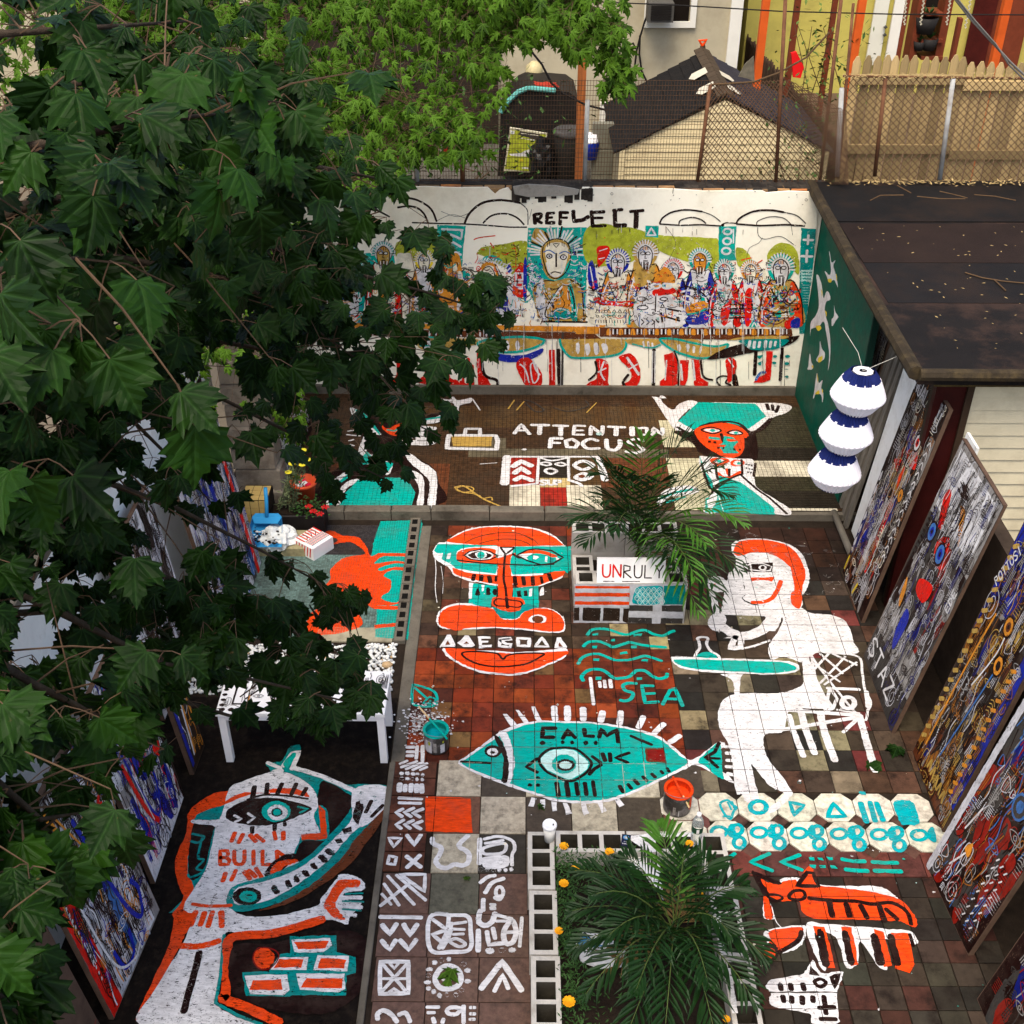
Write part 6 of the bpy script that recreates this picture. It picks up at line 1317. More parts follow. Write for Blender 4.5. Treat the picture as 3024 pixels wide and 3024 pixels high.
m = MB(); m.box(.215, 1.16, 2.6, 4.79, -.03, .07); so = m.build('planter_soil', SOIL, pl_)
PLP = Plane((0, 0, BH), (1, 0, 0), (0, 1, 0)); p = Painting(PLP, None, .7, h0=.002, seed=71)
for q in ([(1.0, 4.93), (1.10, 4.93), (1.10, 4.90), (1.0, 4.90)], [(.68, 4.90), (.86, 4.93), (.86, 4.78), (.80, 4.78)], [(.86, 4.93), (1.1, 4.92), (1.08, 4.90), (.88, 4.90)]): p.fill('w', q, False)
for k in range(4):
    bar(p, 'w', 1.16 + k * .012, 4.05 - k * .36, 1.19 + k * .012, 4.33 - k * .36)
p.build('white_splash', pl_)
# shard of painted tile lying in the bed
t = thing('painted_shard', 'broken tile with a blue triangle drawn in black, lying in the front planter', 'shard', (.62, 4.2, .08))
m = MB(); sh_ = [at(x, y, z=.12) for x, y in [(1700, 2780), (1725, 2745), (1790, 2760), (1850, 2810), (1835, 2850), (1770, 2855), (1715, 2835)]]; m.slab([(q.x, q.y, .12) for q in sh_][::-1], .02); m.build('tile_piece', WHITEP, t)
p = Painting(Plane((0, 0, .12), (1, 0, 0), (0, 1, 0)), None, .5, h0=.001, seed=72, step=.01).crop(1500, 2300, 2.415)
p.draw("F u 490,1185 545,1095 600,1150 625,1180;l k 8 490,1190 545,1095 630,1180 490,1190;s k 8 500,1210 600,1195 680,1215;s u 10 560,1200 680,1190;l k 7 620,1110 720,1170;l k 7 650,1090 740,1150;l k 6 540,1230 760,1260;l k 6 700,1220 820,1200;s n 8 560,1215 700,1230")
p.build('drawing', t)
t = thing('white_tile_piece', 'curved white painted tile piece standing behind the palm in the front planter', 'shard', (.8, 4.6, .07))
m = MB(); q = [at(x, y, z=.15) for x, y in [(1840, 2545), (1870, 2530), (1920, 2528), (1950, 2560), (1955, 2620), (1960, 2650), (1930, 2610), (1895, 2565)]]; m.slab([(v.x, v.y, .15) for v in q][::-1], .03); m.build('tile_body', WHITEP, t)
# ================================================================ PALMS
palmA = surf('palm_leaf', (.007, .029, .0035), .5, .5, 9, bump=.15, bscale=60, spec=.2)
palmB = surf('palm_leaf_young', (.045, .13, .010), .5, .4, 9, bump=.15, bscale=60, spec=.2)
palmS = surf('palm_stalk', (.07, .10, .025), .6, .3, 9)
def frond(root, base, tip, arch, n=26, L=.30, mat=None, spread=1.0, r=None, name='frond'):
    """one feather leaf: an arched stalk with two rows of narrow folded leaflets"""
    r = r or rng; base = Vector(base); tip = Vector(tip); mid = (base + tip) / 2 + Vector((0, 0, arch)); pts = []
    for i in range(n + 1):
        t = i / n; pts.append(base * (1 - t) ** 2 + mid * 2 * t * (1 - t) + tip * t * t)
    m = MB(); m.tube(pts[::3] + [pts[-1]], .0065, 4, False, .0015); st = m.build('stalk', palmS, None); 
    f = MB()
    for i in range(3, n + 1):
        t = i / n; d = (pts[min(i + 1, n)] - pts[i - 1]).normalized(); sd_ = d.cross(Vector((0, 0, 1)))
        sd_ = sd_.normalized() if sd_.length > .05 else Vector((1, 0, 0)); up = sd_.cross(d)
        ll_ = L * (math.sin(math.pi * min(1, t * .85 + .12)) ** .6) * r.uniform(.85, 1.1)
        for sg in (-1, 1):
            a = R_(58 - 36 * t + r.uniform(-7, 7)) * spread
            dr_ = (d * math.cos(a) + sd_ * sg * math.sin(a) + up * r.uniform(.05, .28)).normalized()
            w = .0105 * r.uniform(.8, 1.2); wd_ = dr_.cross(up).normalized() * w; o = pts[i]
            p1 = o + dr_ * ll_ * .4 + Vector((0, 0, -.01)); p2 = o + dr_ * ll_ * .75 + Vector((0, 0, -ll_ * .10)); p3 = o + dr_ * ll_ + Vector((0, 0, -ll_ * r.uniform(.16, .34)))
            up_ = up * w * .55
            f.add([o, p1 - wd_ + up_, p1, p1 + wd_ + up_, p2 - wd_ * .8 + up_, p2, p2 + wd_ * .8 + up_, p3], [(0, 2, 1), (0, 3, 2), (1, 2, 5, 4), (2, 3, 6, 5), (4, 5, 7), (5, 6, 7)])
    fo = f.build(name, mat or palmA, root); st.parent = fo
    return fo
def palm(label, base, tips, L, arch, seed, young=()):
    t = thing('palm_plant', label, 'palm', base); r = random.Random(seed)
    m = MB(); b = Vector(base); m.tube([b, b + Vector((.01, 0, .10)), b + Vector((0, .01, .2))], .035, 8, True, .02); m.build('stem', surf('palm_stem', (.05, .04, .02), .8, .4, 14), t)
    for i, tp in enumerate(tips):
        frond(t, b + Vector((r.uniform(-.02, .02), r.uniform(-.02, .02), .15)), tp, arch * r.uniform(.8, 1.3), L=L, mat=palmB if i in young else palmA, r=r, n=19)
    for i in range(3):
        a = r.uniform(0, 6.28); frond(t, b + Vector((0, 0, .1)), b + Vector((math.cos(a) * .42, math.sin(a) * .42, -.02)), .12, L=L * .8, mat=surf('dead_frond', (.16, .10, .035), .8, .4, 12, bump=.2), r=r, n=15)
    return t
fb = at(1985, 2790, z=.1)
ft = [at(x, y, z=z) for x, y, z in ((1945, 2440, .72), (1700, 2570, .5), (1690, 2690, .45), (1690, 2800, .40), (1730, 2935, .35), (1850, 3060, .35), (1960, 3080, .4), (2110, 3050, .35), (2230, 2960, .35), (2260, 2830, .4), (2200, 2620, .5), (2110, 2540, .55), (1840, 2530, .6), (2020, 2520, .8), (2150, 2750, .62), (1800, 2760, .62), (2090, 2900, .66), (1880, 2920, .66), (1760, 2640, .7))]
palm('dark green feather palm filling the front cinder block planter', tuple(fb), ft, .235, .26, 81, (0,))
bb = at(1880, 1650, z=.12)
bt = [at(x, y, z=z) for x, y, z in ((1760, 1400, 1.0), (1900, 1300, 1.3), (2030, 1290, 1.35), (2120, 1380, 1.2), (2190, 1540, .9), (2180, 1680, .7), (2110, 1780, .6), (2060, 1800, .55), (1730, 1600, .75), (1700, 1530, .7), (1960, 1430, 1.25), (2080, 1600, 1.0), (1820, 1560, 1.0), (1800, 1380, 1.25), (2050, 1700, .85), (1990, 1660, .8), (1850, 1420, 1.2), (1780, 1480, 1.0), (2150, 1460, 1.1), (2100, 1720, .8))]
palm('green feather palm growing from the block planter behind the small lettered sign', tuple(bb), bt, .36, .38, 82, (1, 4, 7, 11, 14))
# blurred pale leaflet tips read as a paler frond: two young fronds
# ================================================================ BACK PLANTER
bp = thing('painted_block_planter', 'two-course block planter painted with red stripes, black grid and turquoise scales', 'planter', (.43, 7.24, 0))
me4 = block_mesh(.44, .17, .2, 3, .03)
for k in range(2):
    for z in (0, .2): part('cinder_block', me4, bp, (.44 + k * .445, 7.24, z))
    for z in (0, .2): part('cinder_block', me4, bp, (.44 + k * .445, 7.93, z))
for z in (0,): part('cinder_block', me4, bp, (.61, 7.45, z), R_(90)); part('cinder_block', me4, bp, (1.325, 7.45, z), R_(90))
m = MB(); m.box(.6, 1.16, 7.41, 7.93, .0, .12); m.build('planter_soil', SOIL, bp)
FP = Plane((0, 7.237, 0), (1, 0, 0), (0, 0, 1)); p = Painting(FP, None, .2, h0=.001, seed=73, step=.02).crop(1650, 1550, 2.427)
p.draw("""
F s 116,425 508,425 505,590 112,585;F o 118,436 508,440 508,456 118,454;F o 116,486 508,488 506,514 116,512;F o 116,547 504,549 503,574 114,571
F s 112,588 500,592 495,705 106,700;F f 110,592 148,592 148,686 108,685;F f 172,592 303,594 294,690 170,686;F f 320,595 440,596 436,690 315,688;F f 462,598 505,598 495,704 458,690
F s 512,425 890,420 890,575 508,585;F x 505,574 674,578 674,617 503,615;F x 740,578 893,576 890,622 740,618;F x 500,662 668,668 668,706 497,700;F x 735,668 888,672 886,712 730,708
F s 503,616 893,624 892,668 500,662;F s 676,578 738,578 728,712 668,708
F m 753,436 908,432 905,570 750,572;f j 530,520 560,450 620,438 740,440 738,500 715,530 720,565 640,572 540,565
""")
for j in range(4):
    for i in range(5): p.draw('S a 4 %d,%d %d,%d %d,%d %d,%d;s a 3 %d,%d %d,%d %d,%d' % (545 + i * 40 + (j % 2) * 18, 470 + j * 26, 562 + i * 40 + (j % 2) * 18, 448 + j * 26, 580 + i * 40 + (j % 2) * 18, 470 + j * 26, 562 + i * 40 + (j % 2) * 18, 492 + j * 26, 552 + i * 40 + (j % 2) * 18, 474 + j * 26, 562 + i * 40 + (j % 2) * 18, 462 + j * 26, 572 + i * 40 + (j % 2) * 18, 474 + j * 26))
p.build('painted_front', bp)
sg = thing('word_sign', 'white board with the word UNRULY, UN in red, propped on the block planter', 'sign', (.9, 7.3, .4))
S0 = at(1762, 1720, z=.41); S1 = at(1963, 1718, z=.41); hgt = .20
SA = Vector((S0.x, S0.y, .405)); SB = Vector((S1.x, S0.y, .405)); lean = Vector((0, .06, hgt))
m = MB(); m.slab([SA, SB, SB + lean, SA + lean], .022); m.build('board', WHITEP, sg)
p = Painting(Plane(SA, SB - SA, lean), None, .1, h0=.001, seed=74, step=.012)
Wd = (SB - SA).length
p.text('r', .014, .105, .083, .045, .05, 'UN'); p.text('k', .011, .105, .083, .045 + .166, .045, 'RULY'); bar(p, 'k', .05, .012, .14, .018); bar(p, 'k', .2, .012, .34, .018)
p.build('lettering', sg)
# ================================================================ SMALL THINGS
def bucket(name, label, px, py, lab, rim_c, stick, seed, R0=.088, H=.175):
    b = at(px, py, z=0); r = R0; t = thing(name, label, 'paint bucket', (b.x, b.y, 0)); c = Vector((b.x, b.y, 0))
    m = MB(); m.lathe(c, [(0.001, .004), (r * .97, .004), (r, .012), (r, H - .006)], 32); m.build('can', surf('can_' + lab, PC[lab], .3, .3, 14, (.45, .42, .44), .5, 7, .05), t, True)
    m = MB(); m.lathe(c, [(r, H - .012), (r + .006, H - .006), (r + .005, H), (r - .014, H), (r - .016, H - .012), (r - .010, H - .02), (r - .012, H - .06)], 32); m.build('rim', paint(rim_c, None, .2), t, True)
    m = MB(); m.lathe(c, [(r - .011, H - .06), (.001, H - .06)], 28); m.build('paint_surface', paint(rim_c if rim_c != 't' else 'j', None, -1), t)
    a = MB(); hp = [c + Vector((math.cos(a_) * (r + .004), math.sin(a_) * (r + .004) , H - .03 - .05 * math.sin((a_ + .3) % 6.28 if a_ < 0 else 0))) for a_ in [-.3 - i * .25 for i in range(11)]]
    a.tube(hp, .0018, 5); a.build('wire_handle', surf('wire', (.3, .3, .3), .4, .1, 5, metal=.8), t)
    p = Painting(Plane((b.x, b.y - r - .0005, 0), (1, 0, 0), (0, 0, 1)), None, .4, h0=.0005, seed=seed, step=.01)
    st = MB(); s0, s1 = stick; st.tube([c + Vector(s0), (c + Vector(s0)) * .35 + (c + Vector(s1)) * .65, c + Vector(s1)], .006, 6)
    br = thing('stir_stick', {'t': 'turquoise-dipped stirring stick lying across the turquoise paint can', 'o': 'orange-dipped wooden stick leaning out of the orange-red paint can'}[rim_c], 'stick', c + Vector(s0))
    q0, q1 = c + Vector(s0), c + Vector(s1); mid_ = q0.lerp(q1, .62)
    st = MB(); st.tube([q0, mid_], .0075, 6); st.build('wet_end', paint(rim_c, None, -1), br); st = MB(); st.tube([mid_, q1], .0062, 6); st.build('bare_wood', surf('bare_wood', (.60, .42, .22), .7, .2, 14), br)
    # paper label patches wrapped on the side
    for (a0, a1, z0, z1, cc) in ((-2.5, -1.9, .02, .13, 's'), (-1.75, -1.5, .03, .12, 'z'), (-2.2, -2.0, .09, .125, 'g'), (-1.2, -.8, .02, .10, 's'), (-1.0, -.85, .11, .13, 'g')) if rim_c == 't' else ((-2.0, -1.8, .03, .10, 'z'), (-1.0, -.8, .10, .135, 'g'), (-1.6, -1.55, .02, .07, 's'), (-.75, -.35, .05, .165, 'o')):
        m = MB(); n_ = 6; vs = []
        for i in range(n_ + 1):
            an = a0 + (a1 - a0) * i / n_
            for z in (z0, z1): vs.append(c + Vector((math.cos(an) * (r + .0012), math.sin(an) * (r + .0012), z)))
        m.add(vs, [(2 * i, 2 * i + 2, 2 * i + 3, 2 * i + 1) for i in range(n_)]); m.build('label_patch', paint(cc, None, .3), t)
    return t
bucket('paint_can', 'open paint can with turquoise rim standing left of the fish head', 1290, 2205, 'x', 't', ((.085, -.10, .178), (-.13, .16, .235)), 91)
bucket('paint_can', 'open black paint can with dripping orange-red rim below the fish tail', 1998, 2385, 'x', 'o', ((-.03, .09, .2), (.06, -.12, .135)), 92, .093, .185)
ccp = at(1622, 2480, z=.2); t = thing('coffee_cup', 'tall white paper cup with a lid standing on the cinder blocks', 'cup', (ccp.x, ccp.y, .2))
m = MB(); m.lathe(ccp, [(.001, 0), (.030, 0), (.042, .135), (.001, .135)], 28); m.build('cup_body', surf('paper_cup', (.78, .76, .70), .6, .05, 5, bump=0), t, True)
m = MB(); m.lathe(ccp, [(.043, .13), (.0465, .132), (.046, .142), (.042, .150), (.040, .152), (.037, .148), (.001, .148)], 28); m.build('lid', surf('white_lid', (.85, .85, .85), .35, .02, 5, bump=0), t, True)
m = MB(); m.box(ccp.x + .018, ccp.x + .027, ccp.y - .012, ccp.y + .002, .3485, .3495); m.build('sip_hole', surf('hole', (.006, .005, .004), 1.0, .3, 5, bump=0), t)
bo = at(2050, 2520, z=.0); bo = Vector((1.112, 4.86, .2))
t = thing('water_bottle', 'clear plastic water bottle with a dark green label standing on the planter corner', 'bottle', bo)
gl, n_, l_, b_ = nt('clear_plastic'); b_.inputs['Base Color'].default_value = (.86, .90, .90, 1); b_.inputs['Roughness'].default_value = .12; b_.inputs['Transmission Weight'].default_value = .82; b_.inputs['IOR'].default_value = 1.2
m = MB(); prof = [(.001, .0), (.028, .0), (.034, .012), (.033, .04), (.035, .055), (.032, .07), (.035, .085), (.034, .10), (.036, .11), (.036, .17), (.035, .18), (.033, .20), (.022, .228), (.013, .243), (.012, .25)]
m.lathe(bo, prof, 24); m.build('bottle_body', gl, t, True)
m = MB(); m.lathe(bo, [(.0135, .246), (.015, .248), (.015, .266), (.001, .267)], 18); m.build('cap', WHITEP, t, True)
m = MB(); m.lathe(bo, [(.0368, .115), (.0368, .165)], 24); m.build('label_band', surf('green_label', (.012, .06, .03), .4, .2, 20, bump=0), t, True)
m = MB(); m.add([(bo.x - .011, bo.y - .0378, .2 + .122), (bo.x + .006, bo.y - .0378, .2 + .122), (bo.x + .006, bo.y - .0378, .2 + .156), (bo.x - .011, bo.y - .0378, .2 + .156)], [(0, 1, 2, 3)]); m.build('bar_mark', WHITEP, t)
ck = at(1848, 2487, z=.2); t = thing('cigarette_pack', 'small dark blue packet with a round pale blue emblem on the cinder blocks', 'packet', ck)
m = MB(); rt = Matrix.Rotation(R_(-9), 3, 'Z'); m.box(ck.x - .028, ck.x + .028, ck.y - .045, ck.y + .045, .2, .222, .002, rt, (ck.x, ck.y, .2)); m.build('box', surf('navy_card', (.008, .010, .035), .35, .2, 20, bump=0), t)
p = Painting(Plane((ck.x, ck.y, .2225), rt @ Vector((1, 0, 0)), rt @ Vector((0, 1, 0))), None, -1, h0=.0006, seed=93, step=.004)
ring = lambda c, w, rr: p.ribbon(c, [(rr * math.cos(a), .018 + rr * .8 * math.sin(a)) for a in [i * .6 for i in range(11)]], w, True)
ring('u', .006, .017); ring('s', .003, .011); bar(p, 's', -.006, .012, .006, .022); p.text('w', .003, .007, .008, -.012, -.018, 'SEA'[:3]) if False else None
for i in range(5): bar(p, 'w', -.02 + i * .009, -.036, -.015 + i * .009, -.028)
for i in range(3): bar(p, 's', -.012 + i * .009, -.018, -.007 + i * .009, -.014)
p.build('print', t)
# lantern
lx = Vector((2.50, 7.6, 0)); t = thing('hanging_lantern', 'three-tier pleated white fabric lantern with blue dyed bands hanging by the right wall', 'lantern', (lx.x, lx.y, 2.1))
lf = surf('white_fabric', (.80, .78, .84), .7, .06, 6, bump=.1, trans=.0); bf = surf('blue_dye', (.010, .018, .11), .7, .3, 18, bump=.1)
zt = 2.10
for k in range(3):
    z = zt - k * .335; rx = .20
    prof = [(.085, z), (.126, z - .058), (.134, z - .070), (.172, z - .150), (.196, z - .205), (.193, z - .216), (.160, z - .262), (.128, z - .312), (.105, z - .335)]
    m = MB(); n_ = 64
    vs = []; fs = []
    for q, (rr, zz) in enumerate(prof):
        for i in range(n_):
            a = 2 * math.pi * i / n_; pr_ = rr * (1 + (.075 if i % 2 else -.02) * (1.6 - rr / .2)); vs.append((lx.x - k * .035 - .02 * (z - zz) + pr_ * math.cos(a), lx.y + pr_ * math.sin(a), zz + (.006 if i % 2 else 0)))
    mi = []
    for q in range(len(prof) - 1):
        for i in range(n_): fs.append((q * n_ + i, q * n_ + (i + 1) % n_, (q + 1) * n_ + (i + 1) % n_, (q + 1) * n_ + i)); mi.append(1 if q == 0 or (q == 1 and (i * 7) % 5 < 4) or (q == 7 and i % 2) else 0)
    mesh('fabric_tier', vs, fs, [lf, bf], t, mi)
    m = MB(); m.lathe((lx.x - k * .035, lx.y, 0), [(.196, z - .204), (.2005, z - .210), (.196, z - .217)], 48); m.build('hoop', lf, t, True)
m = MB(); m.add([(lx.x + .077 * math.cos(a), lx.y + .077 * math.sin(a), zt + .002) for a in [i * .785 for i in range(8)]] + [(lx.x + .03 * math.cos(a), lx.y + .03 * math.sin(a), zt + .003) for a in [i * .785 for i in range(8)]], [(i, (i + 1) % 8, 8 + (i + 1) % 8, 8 + i) for i in range(8)]); m.build('top_card', WHITEP, t)
m = MB(); m.tube([(lx.x, lx.y, zt), (lx.x - .03, lx.y + .1, 2.2), (lx.x - .1, lx.y + .35, 2.28)], .0018, 4); m.tube([(lx.x, lx.y, zt), (lx.x + .33, lx.y + .02, 2.26)], .0018, 4); m.build('hanging_string', surf('string', (.6, .58, .5), .8, .1, 5, bump=0), t)
# pipe on the floor by the shed
t = thing('grey_pipe', 'grey plastic pipe lying along the foot of the shed wall near the terrace', 'pipe', (2.88, 8.6, .03)); a = at(2462, 1512, z=.05); b = at(2515, 1640, z=.05)
m = MB(); m.tube([a, b], .03, 12); m.build('pipe_body', surf('grey_pvc', (.16, .14, .11), .6, .3, 8), t, True); m = MB(); m.tube([b, b + Vector((.04, -.18, 0))], .04, 10); m.build('rusty_end', surf('rusty', (.12, .05, .02), .9, .5, 20), t, True)
# ---- table
T0 = (-2.06, 5.69); T1 = (-.91, 6.12); th_ = .48
t = thing('painted_table', 'white wooden table with black dots and patterns painted on its top', 'table', (-1.4, 5.9, 0))
m = MB(); m.box(T0[0], T1[0], T0[1], T1[1], th_ - .03, th_, .003); m.build('tabletop', WHITEP, t)
for (x, y) in ((T0[0] + .01, T0[1] + .01), (T1[0] - .06, T0[1] + .01), (T0[0] + .01, T1[1] - .06), (T1[0] - .06, T1[1] - .06)):
    m = MB(); m.box(x, x + .05, y, y + .05, 0, th_ - .03, .002); m.build('leg', WHITEP, t)
for q in ((T0[0] + .06, T1[0] - .06, T0[1] + .02, T0[1] + .04), (T0[0] + .06, T1[0] - .06, T1[1] - .04, T1[1] - .02), (T0[0] + .02, T0[0] + .04, T0[1] + .06, T1[1] - .06), (T1[0] - .04, T1[0] - .02, T0[1] + .06, T1[1] - .06)):
    m = MB(); m.box(*q, th_ - .085, th_ - .032); m.build('apron', WHITEP, t)
p = Painting(Plane((T0[0], T0[1], th_), (1, 0, 0), (0, 1, 0)), None, .1, h0=.001, seed=75, step=.015); W, H = T1[0] - T0[0], T1[1] - T0[1]
el = lambda c, u, v, a, b: p.fill(c, [(u + a * math.cos(i * .785), v + b * math.sin(i * .785)) for i in range(8)])
for k in range(17): el('k', .04 + k * .062, .035, .021, .018)
for k in range(5): el('k', .03, .08 + k * .05, .018, .013)
r = random.Random(76)
p.ribbon('k', [(.10, .09), (.10, .3)], .014); p.ribbon('k', [(.10, .09), (.2, .09)], .014); p.ribbon('k', [(.14, .16), (.24, .30)], .012); p.ribbon('k', [(.18, .14), (.28, .26)], .012); p.text('k', .010, .05, .05, .12, .33, 'BLE')
for k in range(90): motif(p, W, H - .02, r, 'k', .62)
for k in range(5): bar(p, 'q', .2 + k * .17, .1 + (k % 2) * .15, .212 + k * .17, .16 + (k % 2) * .15)
p.build('top_pattern', t)
# ---- left corner: tile cube, dustpan, bag, planter box, pot, painted block
c = at(765, 1530, z=0); t = thing('yellow_tile_block', 'low block faced with square yellow tiles at the foot of the stone pier', 'block', (-2.45, 8.6, 0))
x0, x1, y0 = at(735, 1520, z=.1).x, at(812, 1520, z=.1).x, 8.42; m = MB(); m.box(x0, x1, y0, y0 + .25, 0, .38); m.build('core', GROUT, t)
meY = MB(); meY.box(-.036, .036, -.004, .0, 0, .072, 0); yme = bpy.data.meshes.new('yellow_tile'); yme.from_pydata(meY.v, [], meY.f); yme.materials.append(surf('yellow_glaze', (.55, .38, .13), .35, .15, 12, bump=0))
nx = max(2, int((x1 - x0) / .077))
for i in range(nx):
    for j in range(5): part('yellow_tile', yme, t, (x0 + .039 + i * .077, y0, .002 + j * .076))
for i in range(nx):
    for j in range(3):
        o = part('yellow_tile', yme, t, (x0 + .039 + i * .077, y0 + .004 + j * .077, .384)); o.rotation_euler = (R_(-90), 0, 0)
t = thing('green_tile_strip', 'short column of dark green glazed tiles beside the stone pier', 'tile column', (-2.6, 8.7, 0))
for j in range(6):
    m = MB(); m.box(-2.64, -2.57, 8.52, 8.56, .40 + j * .085, .48 + j * .085, .004); m.build('green_tile', surf('green_glaze', (.008, .045, .03), .3, .2, 12, bump=0), t)
blue = surf('blue_plastic', (.03, .27, .55), .35, .12, 6, bump=0); q = at(790, 1540, z=.25)
t = thing('dustpan', 'bright blue plastic dustpan holding dark sweepings beside the yellow tiles', 'dustpan', q)
C0 = Vector((q.x, q.y, .2)); m = MB(); fw = Vector((0, -1, -.35)).normalized()
def dp(u, v, h): return C0 + Vector((u, -v * .9, h - v * .25))
m.add([dp(-.13, 0, .02), dp(.13, 0, .02), dp(.15, .25, 0), dp(-.15, .25, 0), dp(-.13, 0, .10), dp(.13, 0, .10), dp(.155, .25, .03), dp(-.155, .25, .03), dp(-.10, -.02, .12), dp(.10, -.02, .12)], [(0, 3, 2, 1), (0, 1, 5, 4), (1, 2, 6, 5), (3, 0, 4, 7), (4, 5, 9, 8)]); m.slab([dp(-.13, 0, .10), dp(-.10, .07, .09), dp(.10, .07, .09), dp(.13, 0, .10)], .006); m.build('pan', blue, t)
m = MB(); m.tube([dp(0, 0, .10), dp(0, -.06, .2), dp(0, -.10, .32)], .017, 8); m.build('handle', blue, t, True)
m = MB(); rr = random.Random(3)
for k in range(70): c_ = dp(rr.uniform(-.11, .12), rr.uniform(.08, .26), .03 + rr.uniform(0, .03)); s_ = rr.uniform(.006, .018); m.cur = 0 if rr.random() < .7 else 1; m.add([c_ + Vector((v.x * s_, v.y * s_ * .7, v.z * s_ * .5)) for v in IV], IF)
o = m.build('sweepings', [SOIL, pebm[0]], t); o['kind'] = 'stuff'
q = at(815, 1590, z=.12); t = thing('plastic_bag', 'crumpled white plastic bag in front of the blue dustpan', 'bag', q)
bm = bmesh.new(); bmesh.ops.create_icosphere(bm, subdivisions=4, radius=1)
for v in bm.verts:
    n1 = mnoise.noise(v.co * 2.2) * .3 + mnoise.noise(v.co * 6) * .12; v.co = Vector((v.co.x * .17, v.co.y * .13, max(v.co.z, -.6) * .12)) * (1 + n1) + q
me_ = bpy.data.meshes.new('bag'); bm.to_mesh(me_); bm.free(); me_.materials.append(surf('white_bag', (.75, .76, .72), .45, .1, 9, bump=.3)); o = bpy.data.objects.new('bag_body', me_); COL.objects.link(o); o.parent = t; o.matrix_parent_inverse = Matrix.Translation(-t.location)
q = at(905, 1550, z=0); t = thing('planter_box', 'long black planter box of tall yarrow and red flowers beside the stone kerb', 'planter', (q.x, q.y, 0)); bx0, bx1 = q.x - .28, q.x + .20; by0 = 8.42
m = MB(); m.box(bx0, bx1, by0, by0 + .20, .04, .22, .01); m.build('box', surf('black_plastic', (.012, .010, .010), .5, .3, 9), t); m = MB(); m.box(bx0 + .015, bx1 - .015, by0 + .015, by0 + .185, .2, .228); m.build('potting_soil', SOIL, t)
greyg = surf('grey_green_stem', (.12, .15, .07), .7, .3, 14, bump=0); leafg = surf('flower_leaf', (.035, .085, .02), .6, .4, 14, bump=0); yel = surf('yarrow_yellow', (.60, .52, .03), .8, .2, 30, bump=0); redf = surf('red_petal', (.45, .006, .01), .5, .3, 20, bump=0); ora = surf('marigold', (.80, .36, .01), .7, .3, 40, bump=.3)
yr = thing('yarrow_plant', 'tall grey-green yarrow with flat yellow flower heads in the black planter box', 'flower', (bx0 + .1, by0 + .1, .22))
rr = random.Random(12)
for k, (px, py, z) in enumerate(((862, 1333, .85), (895, 1330, .9), (890, 1343, .87), (880, 1350, .84), (908, 1358, .83), (862, 1370, .8), (893, 1373, .78), (852, 1395, .7), (870, 1353, .82))):
    hd = at(px, py, z=z); b0 = Vector((bx0 + .12 + rr.uniform(-.08, .10), by0 + .1 + rr.uniform(-.05, .05), .21)); st = MB(); st.tube([b0, b0.lerp(hd, .5) + Vector((rr.uniform(-.02, .02), .03, .03)), hd], .004, 5)
    for i in range(22):
        pt = b0.lerp(hd, rr.uniform(.05, .85)); d = Vector((rr.uniform(-1, 1), rr.uniform(-1, 1), rr.uniform(-.1, .6))).normalized() * rr.uniform(.03, .08); s_ = Vector((-d.y, d.x, 0)).normalized() * .008; st.add([pt, pt + d * .5 + s_, pt + d, pt + d * .5 - s_], [(0, 1, 2, 3)])
    st.build('stem', greyg, yr)
    m = MB(); m.lathe(hd, [(.001, -.012), (.028, -.002), (.032, .004), (.001, .010)], 9); m.build('flower_head', yel, yr)
rf_ = thing('red_flower_plant', 'low leafy plant with red flowers in the right of the black planter box', 'flower', (bx1 - .1, by0 + .1, .22)); m = MB()
for i in range(160):
    c_ = Vector((bx1 - .13 + rr.gauss(0, .07), by0 + .06 + rr.gauss(0, .06), .24 + abs(rr.gauss(0, .05)))); d = Vector((rr.uniform(-1, 1), rr.uniform(-1, 1), rr.uniform(-.3, .5))).normalized() * .028; s_ = Vector((-d.y, d.x, .0)).normalized() * .013; m.add([c_, c_ + d * .5 + s_, c_ + d, c_ + d * .5 - s_], [(0, 1, 2, 3)])
o = m.build('leaves', leafg, rf_); o['kind'] = 'stuff'
for (px, py) in ((925, 1512), (960, 1500), (912, 1498), (945, 1520)):
    hd = at(px, py, z=.33); m = MB()
    for i in range(6):
        a = i * 1.05; m.add([hd, hd + Vector((.03 * math.cos(a) - .012 * math.sin(a), .03 * math.sin(a) + .012 * math.cos(a), .015)), hd + Vector((.038 * math.cos(a), .038 * math.sin(a), .005)), hd + Vector((.03 * math.cos(a) + .012 * math.sin(a), .03 * math.sin(a) - .012 * math.cos(a), .015))], [(0, 1, 2, 3)])
    m.build('red_flower', redf, rf_)
q = at(900, 1465, z=.10); t = thing('flower_pot', 'round orange-red flower pot with a pink bloom behind the black planter box', 'pot', (q.x, q.y, .06)); m = MB(); m.lathe((q.x, q.y, 0), [(.001, .06), (.085, .06), (.115, .24), (.125, .24), (.125, .27), (.108, .27), (.10, .22), (.001, .22)], 24); m.build('pot_body', surf('orange_pot', (.70, .09, .03), .5, .15, 9, bump=0), t, True)
m = MB()
for i in range(12): c_ = Vector((q.x + rr.uniform(-.06, .06), q.y + rr.uniform(-.05, .05), .24)); m.cur = i % 2; m.add([c_ + Vector((v.x * .03, v.y * .03, v.z * .02)) for v in IV], IF)
m.build('bloom', [surf('pink_petal', (.65, .01, .05), .6, .2, 12, bump=0), pebm[0]], t)
q = at(925, 1590, z=.12); t = thing('painted_block', 'chunky block painted in red, white and black stripes beside the lobster', 'block', (q.x, q.y, 0)); rt = Matrix.Rotation(R_(-38), 3, 'Z')
